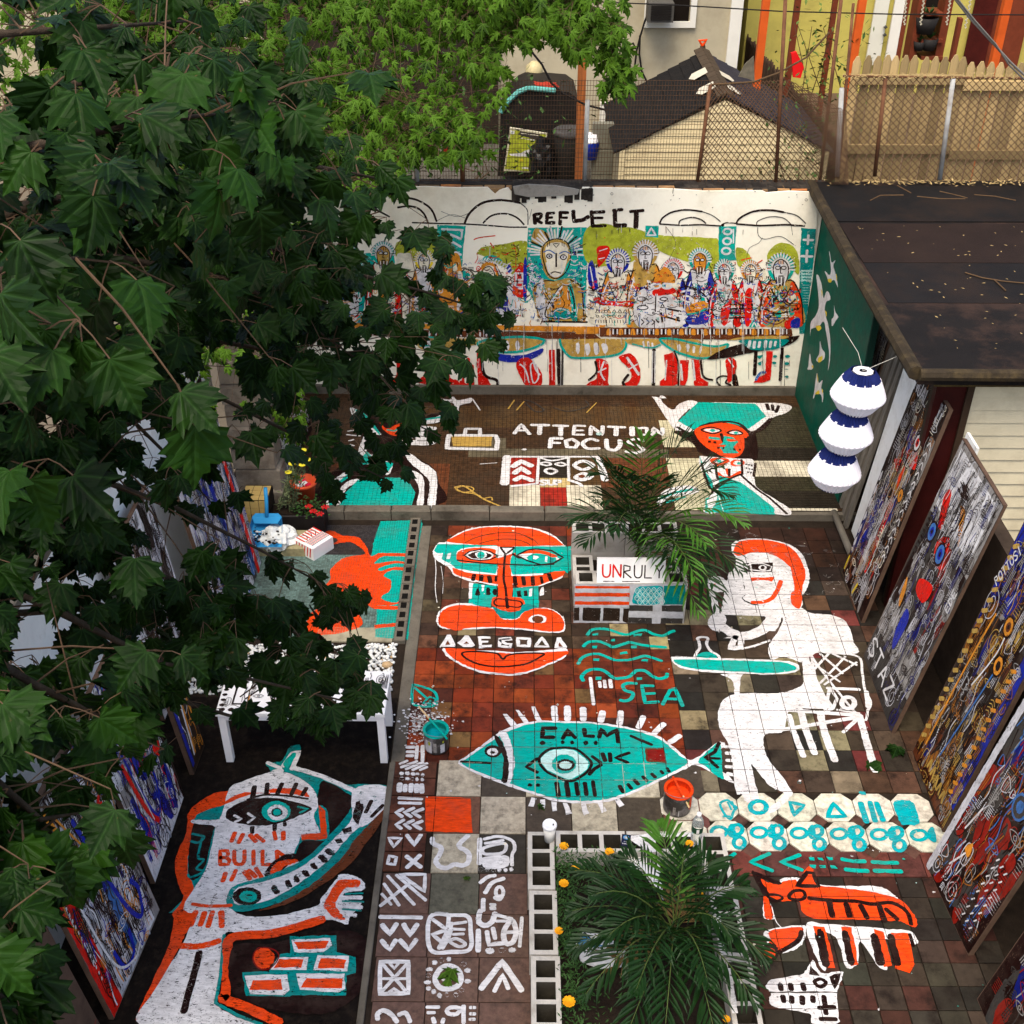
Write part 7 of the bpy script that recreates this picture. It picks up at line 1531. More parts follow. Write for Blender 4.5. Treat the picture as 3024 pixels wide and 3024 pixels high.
m = MB(); m.box(q.x - .12, q.x + .12, q.y - .12, q.y + .12, 0, .14, .015, rt, (q.x, q.y, 0)); m.build('block_body', WHITEP, t)
p = Painting(Plane((q.x, q.y, .14), rt @ Vector((1, 0, 0)), rt @ Vector((0, 1, 0))), None, .2, h0=.001, seed=77, step=.01)
for k in range(7): p.ribbon('ro'[k % 2], [(-.10, -.1 + k * .033), (.0, -.1 + k * .033)], .014); p.ribbon('kr'[k % 2], [(.01 + k * .014, -.1), (.01 + k * .014, .1)], .007)
for k in range(3): p.ribbon('k', [(-.09, -.06 + k * .05), (-.05, -.03 + k * .05), (-.01, -.06 + k * .05)], .007)
p.build('stripes', t); p = Painting(Plane(Vector((q.x, q.y, 0)) + rt @ Vector((0, -.121, 0)), rt @ Vector((1, 0, 0)), (0, 0, 1)), None, .2, h0=.001, seed=78, step=.01)
for k in range(6): p.ribbon('r', [(-.1 + k * .035, .02), (-.08 + k * .035, .12)], .012)
p.build('stripes', t); m = MB()
cb = thing('cream_block', 'pale cream stone block supporting the black planter box', 'block', (-2.0, 8.2, 0)); m.box(-2.12, -1.86, 8.12, 8.40, 0, .09, .01); m.box(-2.30, -2.12, 8.12, 8.40, 0, .07, .01); m.build('stone', surf('cream_stone', (.38, .33, .18), .8, .3, 9, (.1, .09, .05), .5, 6), cb)
# marigolds in the front planter
mg = MB(); rr = random.Random(31)
gp_ = thing('marigold_foliage', 'feathery dark green marigold foliage along the edges of the front planter', 'plants', (.3, 4.5, .07)); gp_['kind'] = 'stuff'
for (cx_, cy_, sx_, sy_, nn) in ((.29, 4.55, .05, .18, 420), (.30, 4.05, .05, .30, 600), (.45, 4.72, .12, .05, 260), (.8, 4.72, .2, .05, 200), (1.08, 4.72, .06, .05, 120), (.4, 3.6, .12, .2, 300)):
    for k in range(nn):
        c_ = Vector((min(max(rr.gauss(cx_, sx_), .235), 1.12), min(rr.gauss(cy_, sy_), 4.77), .08 + rr.random() ** 1.5 * .17)); d = Vector((rr.uniform(-1, 1), rr.uniform(-1, 1), rr.uniform(-.2, .9))).normalized() * rr.uniform(.02, .045); s_ = Vector((-d.y, d.x, .0)).normalized() * .0045
        mg.add([c_, c_ + d * .5 + s_, c_ + d, c_ + d * .5 - s_], [(0, 1, 2, 3)])
mg.build('foliage', leafg, gp_)
names = {0: 'orange marigold bloom in the front planter nearest the paper cup', 1: 'orange marigold bloom behind the palm by the blue packet', 2: 'orange marigold bloom beside the left block wall, second from the cup', 3: 'orange marigold bloom beside the left block wall, third from the cup', 4: 'orange marigold bloom pressed against the left block wall, fourth from the cup', 5: 'orange marigold bloom at the foot of the water bottle', 6: 'tiny orange marigold bud right of the palm', 7: 'yellow marigold bloom at the near end of the front planter', 8: 'pale marigold bloom low by the left block wall'}
for k, (px, py, r0) in enumerate(((1665, 2500, .030), (1800, 2517, .030), (1697, 2568, .028), (1665, 2610, .030), (1650, 2750, .026), (2036, 2492, .026), (2072, 2640, .012), (2145, 3010, .022), (1680, 2960, .036))):
    c_ = at(px, py, z=.24); t = thing('marigold', names[k], 'flower', c_, 'marigolds in the front planter'); m = MB()
    for ring_, (n1, rr1, zz) in enumerate(((9, 1.0, 0), (8, .7, .3), (6, .4, .5))):
        for i in range(n1):
            a = i * 6.283 / n1 + ring_; u = Vector((math.cos(a), math.sin(a), .25)) * r0 * rr1; s_ = Vector((-math.sin(a), math.cos(a), 0)) * r0 * .38; b0 = c_ + Vector((0, 0, zz * r0)); m.add([b0, b0 + u * .6 + s_, b0 + u + s_ * .5, b0 + u - s_ * .5, b0 + u * .6 - s_], [(0, 1, 2, 3, 4)])
    m.build('petals', ora, t); m = MB(); m.tube([c_, Vector((c_.x, c_.y + .02, .08))], .003, 4); m.build('stem', leafg, t)
# fallen leaves on the floor
lf_ = MB()
# ================================================================ YARDS BEHIND THE WALL
cream = surf('stucco', (.46, .40, .27), .9, .14, 1.5, (.20, .16, .09), .4, .8, .3, 25)
hs = thing('stucco_house', 'cream stucco house across the yard behind the mural wall', 'building', (0, 19, 0))
HY = 19.0; xc = at(2185, 60, y=HY).x
m = MB(); m.box(-9, xc, HY, HY + 4, 0, 5.2); m.build('wall', cream, hs)
m = MB(); m.box(xc - .16, xc + .02, HY - .06, HY, 0, 5.2); m.build('corner_board', surf('white_trim', (.75, .72, .62), .5, .08, 4, bump=0), hs)
def win(parent, x0, y0, x1, y1, Y, panes, nm='window'):
    a, b = at(x0, y1, y=Y), at(x1, y0, y=Y); m = MB(); t = .09
    m.box(a.x, b.x, Y - .05, Y, a.z, a.z + t); m.box(a.x, b.x, Y - .05, Y, b.z - t, b.z); m.box(a.x, a.x + t, Y - .05, Y, a.z + t, b.z - t); m.box(b.x - t, b.x, Y - .05, Y, a.z + t, b.z - t)
    f = m.build(nm, MATS['white_trim'], parent)
    for k in range(panes):
        u0 = a.x + t + (b.x - a.x - 2 * t) * k / panes; u1 = a.x + t + (b.x - a.x - 2 * t) * (k + 1) / panes
        m = MB(); m.box(u0 + .02, u1 - .02, Y - .02, Y - .012, a.z + t, b.z - t); m.build('pane', surf('dark_glass', (.012, .009, .007), .12, .2, 3, bump=0), f)
    return f
win(hs, 1900, -40, 2062, 80, HY, 2); win(hs, 1768, 300, 1812, 402, HY, 2)
ac = thing('air_conditioner', 'dark window air conditioner unit under the stucco house window', 'air conditioner', at(1965, 60, y=HY - .3)); a, b = at(1912, 66, y=HY - .4), at(1992, 5, y=HY - .4)
m = MB(); m.box(a.x, b.x, HY - .42, HY - .05, a.z, b.z, .02); m.build('casing', surf('ac_grey', (.07, .065, .055), .6, .2, 6), ac); m = MB()
for k in range(9): zz = a.z + .04 + k * (b.z - a.z - .08) / 9; m.box(a.x + .04, b.x - .04, HY - .44, HY - .425, zz, zz + .015)
m.build('grille', surf('ac_dark', (.015, .012, .01), .6, .2, 6), ac)
# dark backing sheet behind the silver maple, coloured for porch and foliage shade
m = MB(); q0, q1 = at(1180, 330, y=HY - .1), at(1560, 60, y=HY - .1); m.box(-4, at(1470, 200, y=HY - .1).x, HY - .12, HY, 0, 3.2); m.build('shade_backing', surf('shade_backing_mat', (.03, .022, .016), .9, .4, 4), hs)
dk_ = MB(); dk_.box(-6, 3.9, 16.4, 18.9, 0, .35, .02); o = tag(dk_.build('yard_deck', surf('deck_grey', (.10, .09, .075), .85, .3, 3, (.04, .03, .02), .5, 2)), kind='structure')
t = thing('wall_cable', 'thin black cables hanging down the cream stucco wall', 'cable', at(1900, 120, y=HY - .1)); m = MB()
for pts in ([(1930, 0), (1905, 60), (1890, 110), (1880, 150), (1868, 250), (1860, 290)], [(1890, 105), (1888, 160), (1895, 210), (1915, 252)], [(1850, 137), (1870, 127), (1877, 145)]): m.tube([at(x, y, y=HY - .12) for x, y in pts], .016, 5)
m.build('cable', surf('black_cable', (.012, .010, .009), .6, .1, 5, bump=0), t)
t = thing('overhead_cable', 'long thin cable crossing the top of the view over the yards', 'cable', at(2300, 35, y=14)); m = MB(); m.tube([at(x, y, y=14.5) for x, y in ((1750, 5), (2000, 15), (2300, 33), (2650, 42), (3100, 44))], .008, 5); m.build('cable', MATS['black_cable'], t)
t = thing('twisted_cable', 'grey twisted service cable slanting down over the picket fence', 'cable', at(2900, 130, y=10)); m = MB(); m.tube([at(x, y, y=10 + i * .1) for i, (x, y) in enumerate(((2815, -10), (2870, 60), (2930, 125), (2985, 185), (3050, 245)))], .010, 6); m.tube([at(x, y, y=10 + i * .1) for i, (x, y) in enumerate(((2822, -10), (2880, 62), (2940, 130), (2980, 192), (3040, 250)))], .007, 6); m.build('cable', surf('grey_cable', (.22, .20, .17), .7, .1, 5, bump=0), t)
t = thing('hanging_cable', 'black cable drooping from the maple to the white yard post', 'cable', at(1600, 200, y=12)); m = MB(); m.tube([at(x, y, y=12) for x, y in ((1480, 100), (1560, 140), (1600, 190), (1628, 245), (1660, 275), (1730, 310), (1790, 325))], .012, 6); m.build('cable', MATS['black_cable'], t)
# ---- small shed with black roof
ss = thing('garden_shed', 'small beige clapboard shed with a black shingle roof behind the wall', 'shed', (2.4, 14, 0))
SY = 14.0; sl, sr = at(1827, 515, y=SY).x, at(2434, 515, y=SY).x; ev = at(1830, 440, y=SY).z; ap = at(2142, 295, y=SY); xm = (sl + sr) / 2 + .0; bk = 16.1
gp = [(sl, 0), (sr, 0), (sr, ev), (ap.x, ap.z), (sl, ev)]
m = MB(); m.add([(x, SY, z) for x, z in gp] + [(x, bk, z) for x, z in gp], [(0, 1, 2, 3, 4), (9, 8, 7, 6, 5)] + [(i, 5 + i, 5 + (i + 1) % 5, (i + 1) % 5) for i in range(5)]); m.build('shed_body', surf('shed_inner', (.3, .25, .15), .8, .2, 5), ss)
beige = surf('beige_siding', (.74, .61, .35), .7, .14, 3, (.30, .22, .12), .5, 3, .2, 30, objrand=.07)
def xat(z, s): return (sl if s < 0 else sr) if z < ev else ap.x + ((sl if s < 0 else sr) - ap.x) * max(0, (ap.z - z) / (ap.z - ev))
z = 1.0
while z < ap.z - .03:
    z2 = min(z + .092, ap.z); z += rng.uniform(-.004, .004); a0, a1, b0, b1 = xat(z, -1), xat(z, 1), xat(z2, -1), xat(z2, 1); m = MB()
    m.add([(a0, SY - .016, z), (a1, SY - .016, z), (b1, SY - .006, z2), (b0, SY - .006, z2), (a0, SY - .002, z), (a1, SY - .002, z), (b1, SY - .002, z2), (b0, SY - .002, z2)], [(0, 1, 2, 3), (0, 4, 5, 1), (0, 3, 7, 4), (1, 5, 6, 2)]); m.build('siding_board', beige, ss); z = z2
m = MB(); m.box(sl - .01, sl + .06, SY - .035, SY - .0285, .9, ev); m.box(sr - .06, sr + .01, SY - .035, SY - .0285, .9, ev); m.build('corner_trim', beige, ss)
shing = surf('roof_shingle', (.0085, .0075, .007), .85, .3, 8, (.018, .014, .010), .35, 4, .6, 60); shing2 = surf('roof_shingle_lit', (.026, .024, .033), .8, .25, 8, (.05, .04, .035), .3, 4, .6, 60)  # right slope is a paler, bluer copy, its lighting put into the colour
ov = .04
for s in (-1, 1):
    ex = (sl - .05) if s < 0 else (sr + .05); ez = ev - .10; hl = math.hypot(ex - ap.x, ap.z - ez); nc = 9
    rd_ = Vector((ex - ap.x, 0, ez - ap.z + .0)).normalized(); A = Vector((ap.x, SY - ov, ap.z + .05)); B = Vector((ap.x, bk, ap.z + .05)); nrm = Vector((rd_.z * -s, 0, abs(rd_.x)))
    for k in range(nc):
        u0, u1 = hl * k / nc, hl * (k + 1) / nc + .02; m = MB(); lift = nrm * (.014)
        m.slab([A + rd_ * u0, B + rd_ * u0, B + rd_ * u1 + lift, A + rd_ * u1 + lift][::(-1 if s > 0 else 1)][::-1], .02)
        rs_ = m.build('shingle_course', shing if s < 0 else shing2, ss)
m = MB()
for k in range(11):
    y0 = SY - ov + k * .21
    for s in (-1, 1): m.box(ap.x - (.11 if s < 0 else 0), ap.x + (.11 if s > 0 else 0), y0, y0 + .2, ap.z + .075, ap.z + .092, 0, Matrix.Rotation(s * R_(22), 3, 'Y'), (ap.x, y0, ap.z + .085))
m.build('ridge_cap', surf('ridge_brown', (.06, .042, .026), .85, .25, 8), ss)
for (px, py, w, h) in ((2062, 225, .2, .13), (2085, 268, .2, .13), (2145, 232, .17, .13), (2165, 270, .17, .13)):
    r_ = ray(px, py); s = -1 if px < 2110 else 1; best = None
    ex = (sl - .05) if s < 0 else (sr + .05); rd_ = Vector((ex - ap.x, 0, ev - .10 - ap.z)).normalized(); nrm = rd_.cross(Vector((0, 1, 0))); A = Vector((ap.x, SY, ap.z + .08)); tt = (A - CO).dot(nrm) / r_.dot(nrm); c_ = CO + r_ * tt
    u = rd_ * w; v = Vector((0, 1, 0)) * h; nn = nrm if nrm.z > 0 else -nrm; m = MB(); m.add([c_ + nn * .025 - u * .6 - v, c_ + nn * .025 + u * .3 - v * 1.1, c_ + nn * .025 + u * .6, c_ + nn * .025 + u * .3 + v * 1.1, c_ + nn * .025 - u * .6 + v], [(0, 1, 2, 3, 4)]); m.build('white_patch', surf('pale_patch', (.55, .50, .38), .7, .2, 12), ss)
t = thing('shovel', 'orange-handled shovel standing behind the shed ridge', 'shovel', at(2080, 160, y=16.3)); a, b, c_ = at(2080, 172, y=16.3), at(2075, 135, y=16.3), at(2075, 116, y=16.3)
m = MB(); m.tube([Vector((a.x, 16.3, a.z - 1.0)), a, b], .035, 8); m.build('shaft', surf('shovel_dark', (.05, .03, .015), .6, .2, 8), t); m = MB(); m.tube([b, at(2065, 120, y=16.3), at(2086, 118, y=16.3), b], .022, 6); m.build('grip', paint('o', None, -1), t)
# ---- grill, poster, can, bags, post
t = thing('covered_grill', 'large dark covered barrel shape in the yard behind the wire fence', 'grill cover', at(1600, 400, y=16.5)); GY = 16.6
prof = [(1478, 340), (1490, 310), (1530, 275), (1560, 262), (1680, 272), (1705, 290), (1715, 330), (1715, 520), (1470, 520)]; q = [at(x, y, y=GY) for x, y in prof]; m = MB(); k_ = len(q)
m.add([(v.x, GY, v.z) for v in q] + [(v.x, GY + 1.4, v.z - .1) for v in q], [tuple(range(k_))[::-1], tuple(range(k_, 2 * k_))] + [(i, (i + 1) % k_, k_ + (i + 1) % k_, k_ + i) for i in range(k_)]); m.build('cover', surf('black_tarp', (.016, .013, .011), .6, .4, 3, bump=.5, bscale=6), t)
m = MB(); m.tube([at(x, y, y=GY - .02) for x, y in ((1478, 332), (1495, 305), (1530, 272), (1560, 260), (1640, 268))], .035, 6); m.build('teal_edge', surf('teal_edge', (.12, .38, .33), .6, .3, 8), t)
t = thing('poster_board', 'green garden poster board leaning against the covered grill', 'poster', at(1550, 440, y=16.2)); PY_ = 16.3
c4 = [at(1488, 505, y=PY_), at(1584, 510, y=PY_), at(1617, 395, y=PY_), at(1506, 377, y=PY_)]; m = MB(); m.slab(c4, .04); m.build('board', surf('poster_edge', (.55, .5, .35), .6, .1, 5), t)
Pp = Plane(c4[0], c4[1] - c4[0], c4[3] - c4[0]); Pp.o = Vector(c4[0]); p = Painting(Plane((c4[0].x, PY_ - .001, 0), (1, 0, 0), (0, 0, 1)), None, -1, h0=.003, seed=95, step=.04).crop(1000, 0, 2.415)
p.draw("F g 1190,1200 1390,1220 1480,960 1230,925;f g 1230,1000 1400,960 1460,1060 1300,1090;F w 1215,1095 1290,1092 1395,1050 1440,1112 1380,1120 1230,1112;F p 1410,1075 1450,1080 1430,1110 1400,1100;F y 1290,1130 1320,1135 1315,1150 1290,1150;F g 1190,1170 1400,1190 1390,1222 1185,1205;F w 1308,1192 1375,1198 1373,1208 1308,1202;F w 1228,930 1255,934 1250,960 1225,956;F x 1295,935 1440,955 1420,1000 1280,960")
for k in range(8): p.draw('l p 5 %d,%d %d,%d' % (1300 + k * 16, 950 + k * 2, 1311 + k * 16, 952 + k * 2))
for k in range(5): p.draw('l w 6 %d,%d %d,%d' % (1300 + k * 21, 985 + k * 3, 1314 + k * 21, 987 + k * 3))
p.build('picture', t)
t = thing('trash_can', 'dark grey round trash can with a lid behind the wire fence', 'trash can', at(1680, 510, y=16.0)); a = at(1680, 505, y=16.0); b = at(1675, 390, y=16.0); m = MB(); m.lathe((a.x, 16.0, 0), [(.001, a.z - .2), (.17, a.z - .2), (.215, b.z)], 24); m.build('can_body', surf('can_grey', (.035, .032, .028), .6, .2, 4), t, True)
m = MB(); m.lathe((a.x, 16.0, 0), [(.23, b.z - .02), (.24, b.z + .02), (.20, b.z + .05), (.16, b.z + .03), (.001, b.z + .04)], 24); m.build('lid', surf('can_lid', (.06, .055, .05), .5, .2, 4), t, True)
t = thing('garbage_bag', 'shiny black garbage bag slumped between the poster and the trash can', 'bag', at(1600, 480, y=16.0)); q = at(1605, 480, y=16.0); bm = bmesh.new(); bmesh.ops.create_icosphere(bm, subdivisions=3, radius=1)
for v in bm.verts: v.co = Vector((v.co.x * .19, v.co.y * .2, v.co.z * .34)) * (1 + mnoise.noise(v.co * 2.5) * .3 + mnoise.noise(v.co * 7) * .08) + q
me_ = bpy.data.meshes.new('gb'); bm.to_mesh(me_); bm.free(); me_.materials.append(surf('black_bag', (.008, .008, .008), .25, .2, 8)); o = bpy.data.objects.new('bag_body', me_); COL.objects.link(o); o.parent = t; o.matrix_parent_inverse = Matrix.Translation(-t.location)
t = thing('wooden_post', 'square orange-stained wooden post rising beside the trash can', 'post', (at(1712, 500, y=13).x, 13, 0)); x_ = at(1715, 330, y=13.0).x; m = MB(); m.box(x_ - .045, x_ + .045, 12.96, 13.05, 0, 4.2, .006); m.build('post_body', surf('orange_wood', (.36, .11, .03), .7, .35, 5, (.12, .05, .02), .5, 4, .3, 30, stretch=(4, 4, .6)), t)
t = thing('yard_clutter', 'red tarpaulin bundle on top of the dark covered barrel', 'tarpaulin', at(1610, 250, y=17)); q = at(1608, 258, y=17.0); bm = bmesh.new(); bmesh.ops.create_icosphere(bm, subdivisions=3, radius=1)
for v in bm.verts: v.co = Vector((v.co.x * .22, v.co.y * .2, v.co.z * .06)) * (1 + mnoise.noise(v.co * 3) * .4) + q
me_ = bpy.data.meshes.new('tp'); bm.to_mesh(me_); bm.free(); me_.materials.append(surf('red_tarp', (.35, .03, .015), .6, .2, 8)); o = bpy.data.objects.new('bundle', me_); COL.objects.link(o); o.parent = t; o.matrix_parent_inverse = Matrix.Translation(-t.location)
t = thing('water_jug', 'clear round plastic jug with a yellow base standing in the yard', 'jug', at(1575, 215, y=18)); q = at(1577, 235, y=18.0); m = MB(); m.lathe((q.x, 18, q.z - .1), [(.001, 0), (.13, 0), (.13, .22), (.12, .3), (.05, .36), (.001, .37)], 16); m.build('jug_body', surf('cloudy_plastic', (.50, .42, .22), .3, .3, 5), t, True); m = MB(); m.box(q.x - .3, q.x + .3, 17.8, 18.3, q.z - 1.6, q.z - .1, .02); m.build('stand', surf('stand_wood', (.2, .12, .05), .8, .3, 5), t)
t = thing('blue_bucket', 'blue and white bucket beside the white yard post', 'bucket', at(1740, 420, y=15)); q = at(1743, 440, y=15.0); m = MB(); m.lathe((q.x, 15, q.z - .12), [(.001, 0), (.09, 0), (.12, .22)], 16); m.build('bucket_body', surf('cobalt', (.01, .04, .45), .5, .2, 5), t, True); m = MB(); m.lathe((q.x - .02, 15, q.z + .1), [(.12, 0), (.10, .09), (.001, .11)], 14); m.build('lid', WHITEP, t, True)
# grey bin left of the shed
m = MB(); t = thing('grey_lean_to', 'grey timber cladding against the shed left of its roof', 'lean-to', (1.0, 15, 0)); a, b = at(1745, 520, y=15), at(1812, 405, y=15)
for k in range(3):
    zz = a.z - .3 + k * .33; m = MB(); m.box(a.x, b.x, 14.98, 15.1, zz, zz + .32, .01); m.build('board', surf('grey_board', (.16, .15, .11), .8, .3, 4), t)
# ---- fences on the mural wall
rust = surf('rusted_wire', (.10, .055, .03), .8, .4, 30, bump=0); galv = surf('galvanised', (.42, .42, .40), .5, .25, 10, (.12, .07, .04), .5, 6, .1, 40); rpost = surf('rusty_post', (.16, .07, .035), .8, .4, 12, (.05, .025, .015), .6, 8, .3, 40)
fz = YW + .2
def bars_(name, lab, posts, mat_posts, mesh_fn, cat='fence'):
    t = thing(name, lab, cat, (posts[0][0].x, fz, topz))
    for (a, b, r), mt in zip(posts, mat_posts): m = MB(); m.tube([a, b], r, 8); m.build('post', mt, t, True)
    m = MB(); mesh_fn(m); o = m.build('wire_mesh', rust, t); return t
# welded wire netting on the left
fy = fz
def weld(m):
    a = at(1135, 300, y=fy); b = at(2080, 520, y=fy); zt_ = at(1500, 235, y=fy).z; x = a.x
    while x < b.x: m.add(*wire((x, fy, topz), (x + .01, fy, zt_), .0024)); x += .028
    z = topz + .03
    while z < zt_: m.add(*wire((a.x, fy, z), (b.x, fy, z + .01), .0024)); z += .045
def wire(a, b, r):
    a, b = Vector(a), Vector(b); d = (b - a).normalized(); u = d.orthogonal().normalized() * r; v = d.cross(u)
    return [a + u, a - u * .5 + v * .87, a - u * .5 - v * .87, b + u, b - u * .5 + v * .87, b - u * .5 - v * .87], [(0, 1, 4, 3), (1, 2, 5, 4), (2, 0, 3, 5)]
P2 = lambda x, y: at(x, y, y=fy)
bars_('wire_fence', 'fine square wire netting on short posts along the top of the mural wall', [(P2(1232, 545), P2(1230, 400), .022), (P2(1367, 548), P2(1366, 430), .022), (P2(1726, 532), P2(1735, 296), .022)], [galv, rpost, galv], weld)
def chain(m, quad, n, wr=.0045):
    """diamond wire between four corners: bottom-left, bottom-right, top-right, top-left"""
    bl, br, tr_, tl = map(Vector, quad); L = (br - bl).length; H = (tl - bl).length; nv = max(2, round(H / (L / n)))
    f = lambda u, v: bl.lerp(br, u).lerp(tl.lerp(tr_, u), v)
    for s in (1, -1):
        for k in range(-nv, n + nv):
            pts = []
            for j in range(nv + 1):
                u = (k + s * j + (0 if s > 0 else nv)) / n
                if -.0001 <= u <= 1.0001: pts.append(f(u, j / nv))
            if len(pts) > 1: m.add(*wire(pts[0], pts[-1], wr))
def ch1(m): chain(m, (P2(2060, 545), P2(2440, 545), P2(2330, 235), P2(2100, 245)), 21); chain(m, (at(2440, 545, y=fy), at(2505, 545, y=fy - .3), at(2500, 330, y=fy - .3), at(2330, 235, y=fy)), 9)
bars_('chain_link_fence', 'rusty chain link fence sagging in front of the beige shed', [(P2(2056, 560), P2(2098, 250), .018), (P2(2290, 560), P2(2320, -10), .018), (at(2420, 545, y=fy + .5), at(2485, -10, y=fy + .5), .018)], [rpost, rpost, rpost], ch1)
m = MB(); m.tube([at(x, y, y=fy) for x, y in ((2100, 250), (2140, 248), (2225, 242), (2300, 215), (2380, 170), (2450, 95))], .010, 6)
t = thing('fence_branch', 'bare twisted branch across the chain link fence above the shed', 'branch', P2(2225, 242)); m.build('branch', MATS['twig'], t)
# ---- picket fence and chain link on the right
pf = thing('picket_fence', 'pale dog-eared picket fence beyond the black roof', 'fence', (4, 11.7, 0)); FY = 11.72
px0, px1 = at(2500, 400, y=FY).x, 6.2; x = px0; rr = random.Random(41); base_z = at(2600, 545, y=FY).z - .15; zt = at(2600, 165, y=FY).z
pw = .079; meP = {}
pk = []
mt_ = [surf('picket_wood', (.44, .31, .14), .8, .3, 5, (.12, .10, .05), .5, 4, .4, 40, stretch=(5, 5, .5), objrand=.38)]
hP = zt - base_z; v_ = [(-pw / 2, 0, 0), (pw / 2, 0, 0), (pw / 2, 0, hP - .06), (pw / 2 - .028, 0, hP), (-pw / 2 + .028, 0, hP), (-pw / 2, 0, hP - .06)]
me_ = bpy.data.meshes.new('picket'); me_.from_pydata(v_ + [(a, .018, c) for a, b, c in v_], [], [tuple(range(6)), tuple(range(11, 5, -1))] + [(i, 6 + i, 6 + (i + 1) % 6, (i + 1) % 6) for i in range(6)]); me_.materials.append(mt_[0])
while x < px1:
    dz = -.06 if x > at(2835, 300, y=FY).x else 0
    o = part('picket', me_, pf, (x, FY + rr.uniform(-.004, .004), base_z + dz + rr.uniform(-.012, .012))); o.rotation_euler = (0, rr.uniform(-.01, .01), 0); x += .0925
for (py, dz) in ((235, 0), (440, 0)):
    za = at(2600, py, y=FY - .03).z; m = MB(); m.box(px0, at(2830, 300, y=FY).x, FY - .04, FY - .005, za - .045, za + .045, .004); m.build('rail', mt_[0], pf); m = MB(); m.box(at(2832, 300, y=FY).x, px1, FY - .04, FY - .005, za - .10, za - .01, .004); m.build('rail', mt_[0], pf)
rw = MB(); rw.box(3.3, 9, 11.4, 11.9, 0, base_z + .02); tag(rw.build('retaining_wall', CONC), 'low concrete retaining wall under the picket fence beyond the roof', 'wall')
CY = FY - .35; P3 = lambda x, y: at(x, y, y=CY)
t = thing('chain_link_fence', 'chain link fence with silver posts in front of the pale picket fence', 'fence', P3(2480, 500))
for (a, b, r, mt) in ((P3(2472, 520), P3(2486, 260), .024, galv), (P3(2583, 520), P3(2615, 230), .020, rpost), (P3(2775, 530), P3(2815, 232), .024, galv), (P3(2475, 530), P3(2520, 10), .014, rpost)): m = MB(); m.tube([a, b], r, 8); m.build('post', mt, t, True)
m = MB(); chain(m, (P3(2470, 545), at(3300, 552, y=CY), at(3320, 232, y=CY), P3(2490, 222)), 40, .0045); m.build('wire_mesh', rust, t)
m = MB(); m.tube([P3(2490, 225), at(3320, 235, y=CY)], .012, 6); m.build('top_rail', rpost, t)
vine = MB()
for k in range(260):
    c_ = at(rr.uniform(2490, 3024), 222 + rr.uniform(-7, 10), y=CY - .02); d = Vector((rr.uniform(-1, 1), 0, rr.uniform(-.4, .8))) * .02; s_ = Vector((0, .4, 1)) * .005; vine.add([c_ - d, c_ + s_, c_ + d, c_ - s_], [(0, 1, 2, 3)])
o = tag(vine.build('dry_vine', MATS['dry_leaf']), 'dry vine tangled along the top of the chain link fence', kind='stuff')
# ---- brown side fence running away between the yards
sf = thing('side_fence', 'dark brown picket fence running away between the two yards', 'fence', (3.6, 16, 0)); a, b = Vector((3.62, 20.6, 0)), Vector((3.95, 12.4, 0)); n_ = 76
dkw = surf('dark_picket', (.05, .028, .016), .8, .35, 5, bump=.3, objrand=.3)
me2 = bpy.data.meshes.new('dark_picket'); h2 = 1.8; v_ = [(0, -.05, 0), (0, .05, 0), (0, .05, h2 - .08), (0, 0, h2), (0, -.05, h2 - .08)]; me2.from_pydata(v_ + [(.02, y, z) for _, y, z in v_], [], [(4, 3, 2, 1, 0), (5, 6, 7, 8, 9)] + [(i, (i + 1) % 5, 5 + (i + 1) % 5, 5 + i) for i in range(5)]); me2.materials.append(dkw)
for k in range(n_): q = a.lerp(b, k / (n_ - 1)); part('picket', me2, sf, (q.x, q.y, rr.uniform(-.03, .03)))
# ---- yellow house with orange posts
yh = thing('yellow_house', 'yellow house with orange porch posts and a white door, top right', 'building', (6, 20, 0)); YY = 20.0
ye = surf('yellow_stucco', (.52, .44, .10), .85, .15, 2, (.25, .2, .06), .4, 1.5, .3, 25); ogw = surf('orange_post', (.62, .10, .015), .6, .2, 4, bump=.2); dkr = surf('brown_red', (.16, .035, .014), .7, .35, 4)
m = MB(); m.box(at(2200, 100, y=YY).x, 16, YY, YY + 4, 0, 6); m.build('wall', ye, yh)
def rect(nm, x0, y0, x1, y1, Y, mat, dep=.06, par=yh):
    a, b = at(x0, y1, y=Y), at(x1, y0, y=Y); m = MB(); m.box(a.x, b.x, Y - dep, Y, a.z, b.z); return m.build(nm, mat, par)
d = rect('door', 2553, -60, 2636, 190, YY - .03, surf('white_door', (.68, .66, .54), .5, .08, 3, bump=0), .05); m = MB(); q = at(2615, 80, y=YY - .12); q2 = at(2613, 103, y=YY - .12)
for c_ in (q, q2): m.lathe(c_, [(.001, -.03), (.035, 0), (.001, .03)], 8)
m.build('knob', surf('dark_metal', (.03, .03, .03), .4, .1, 5, metal=.5), d)
rect('door_frame', 2638, -60, 2652, 190, YY - .02, MATS['white_trim'], .05); rect('trim', 2652, -60, 2662, 190, YY - .01, dkr, .05)
rect('panel', 2870, -60, 3060, 200, YY - .01, dkr, .05); rect('window', 2700, -60, 2790, 20, YY - .01, MATS['dark_glass'], .04); rect('dark_opening', 2840, -60, 2960, 190, YY - .06, surf('dark_red_curtain', (.06, .008, .005), .9, .4, 6), .03)
for (x0, x1, Y) in ((2240, 2262, 15.5), (2335, 2352, 17), (2520, 2542, 15.5), (2445, 2460, 17), (2942, 2965, 15.5)):
    a = at(x1, 200, y=Y).x; w = (at(x1, 100, y=Y).x - at(x0, 100, y=Y).x); m = MB(); xx = at((x0 + x1) / 2, 100, y=Y).x; m.box(xx - w / 2, xx + w / 2, Y - w / 2, Y + w / 2, 0, 5, .01); m.build('porch_post', ogw if Y < 16 else dkr, yh)
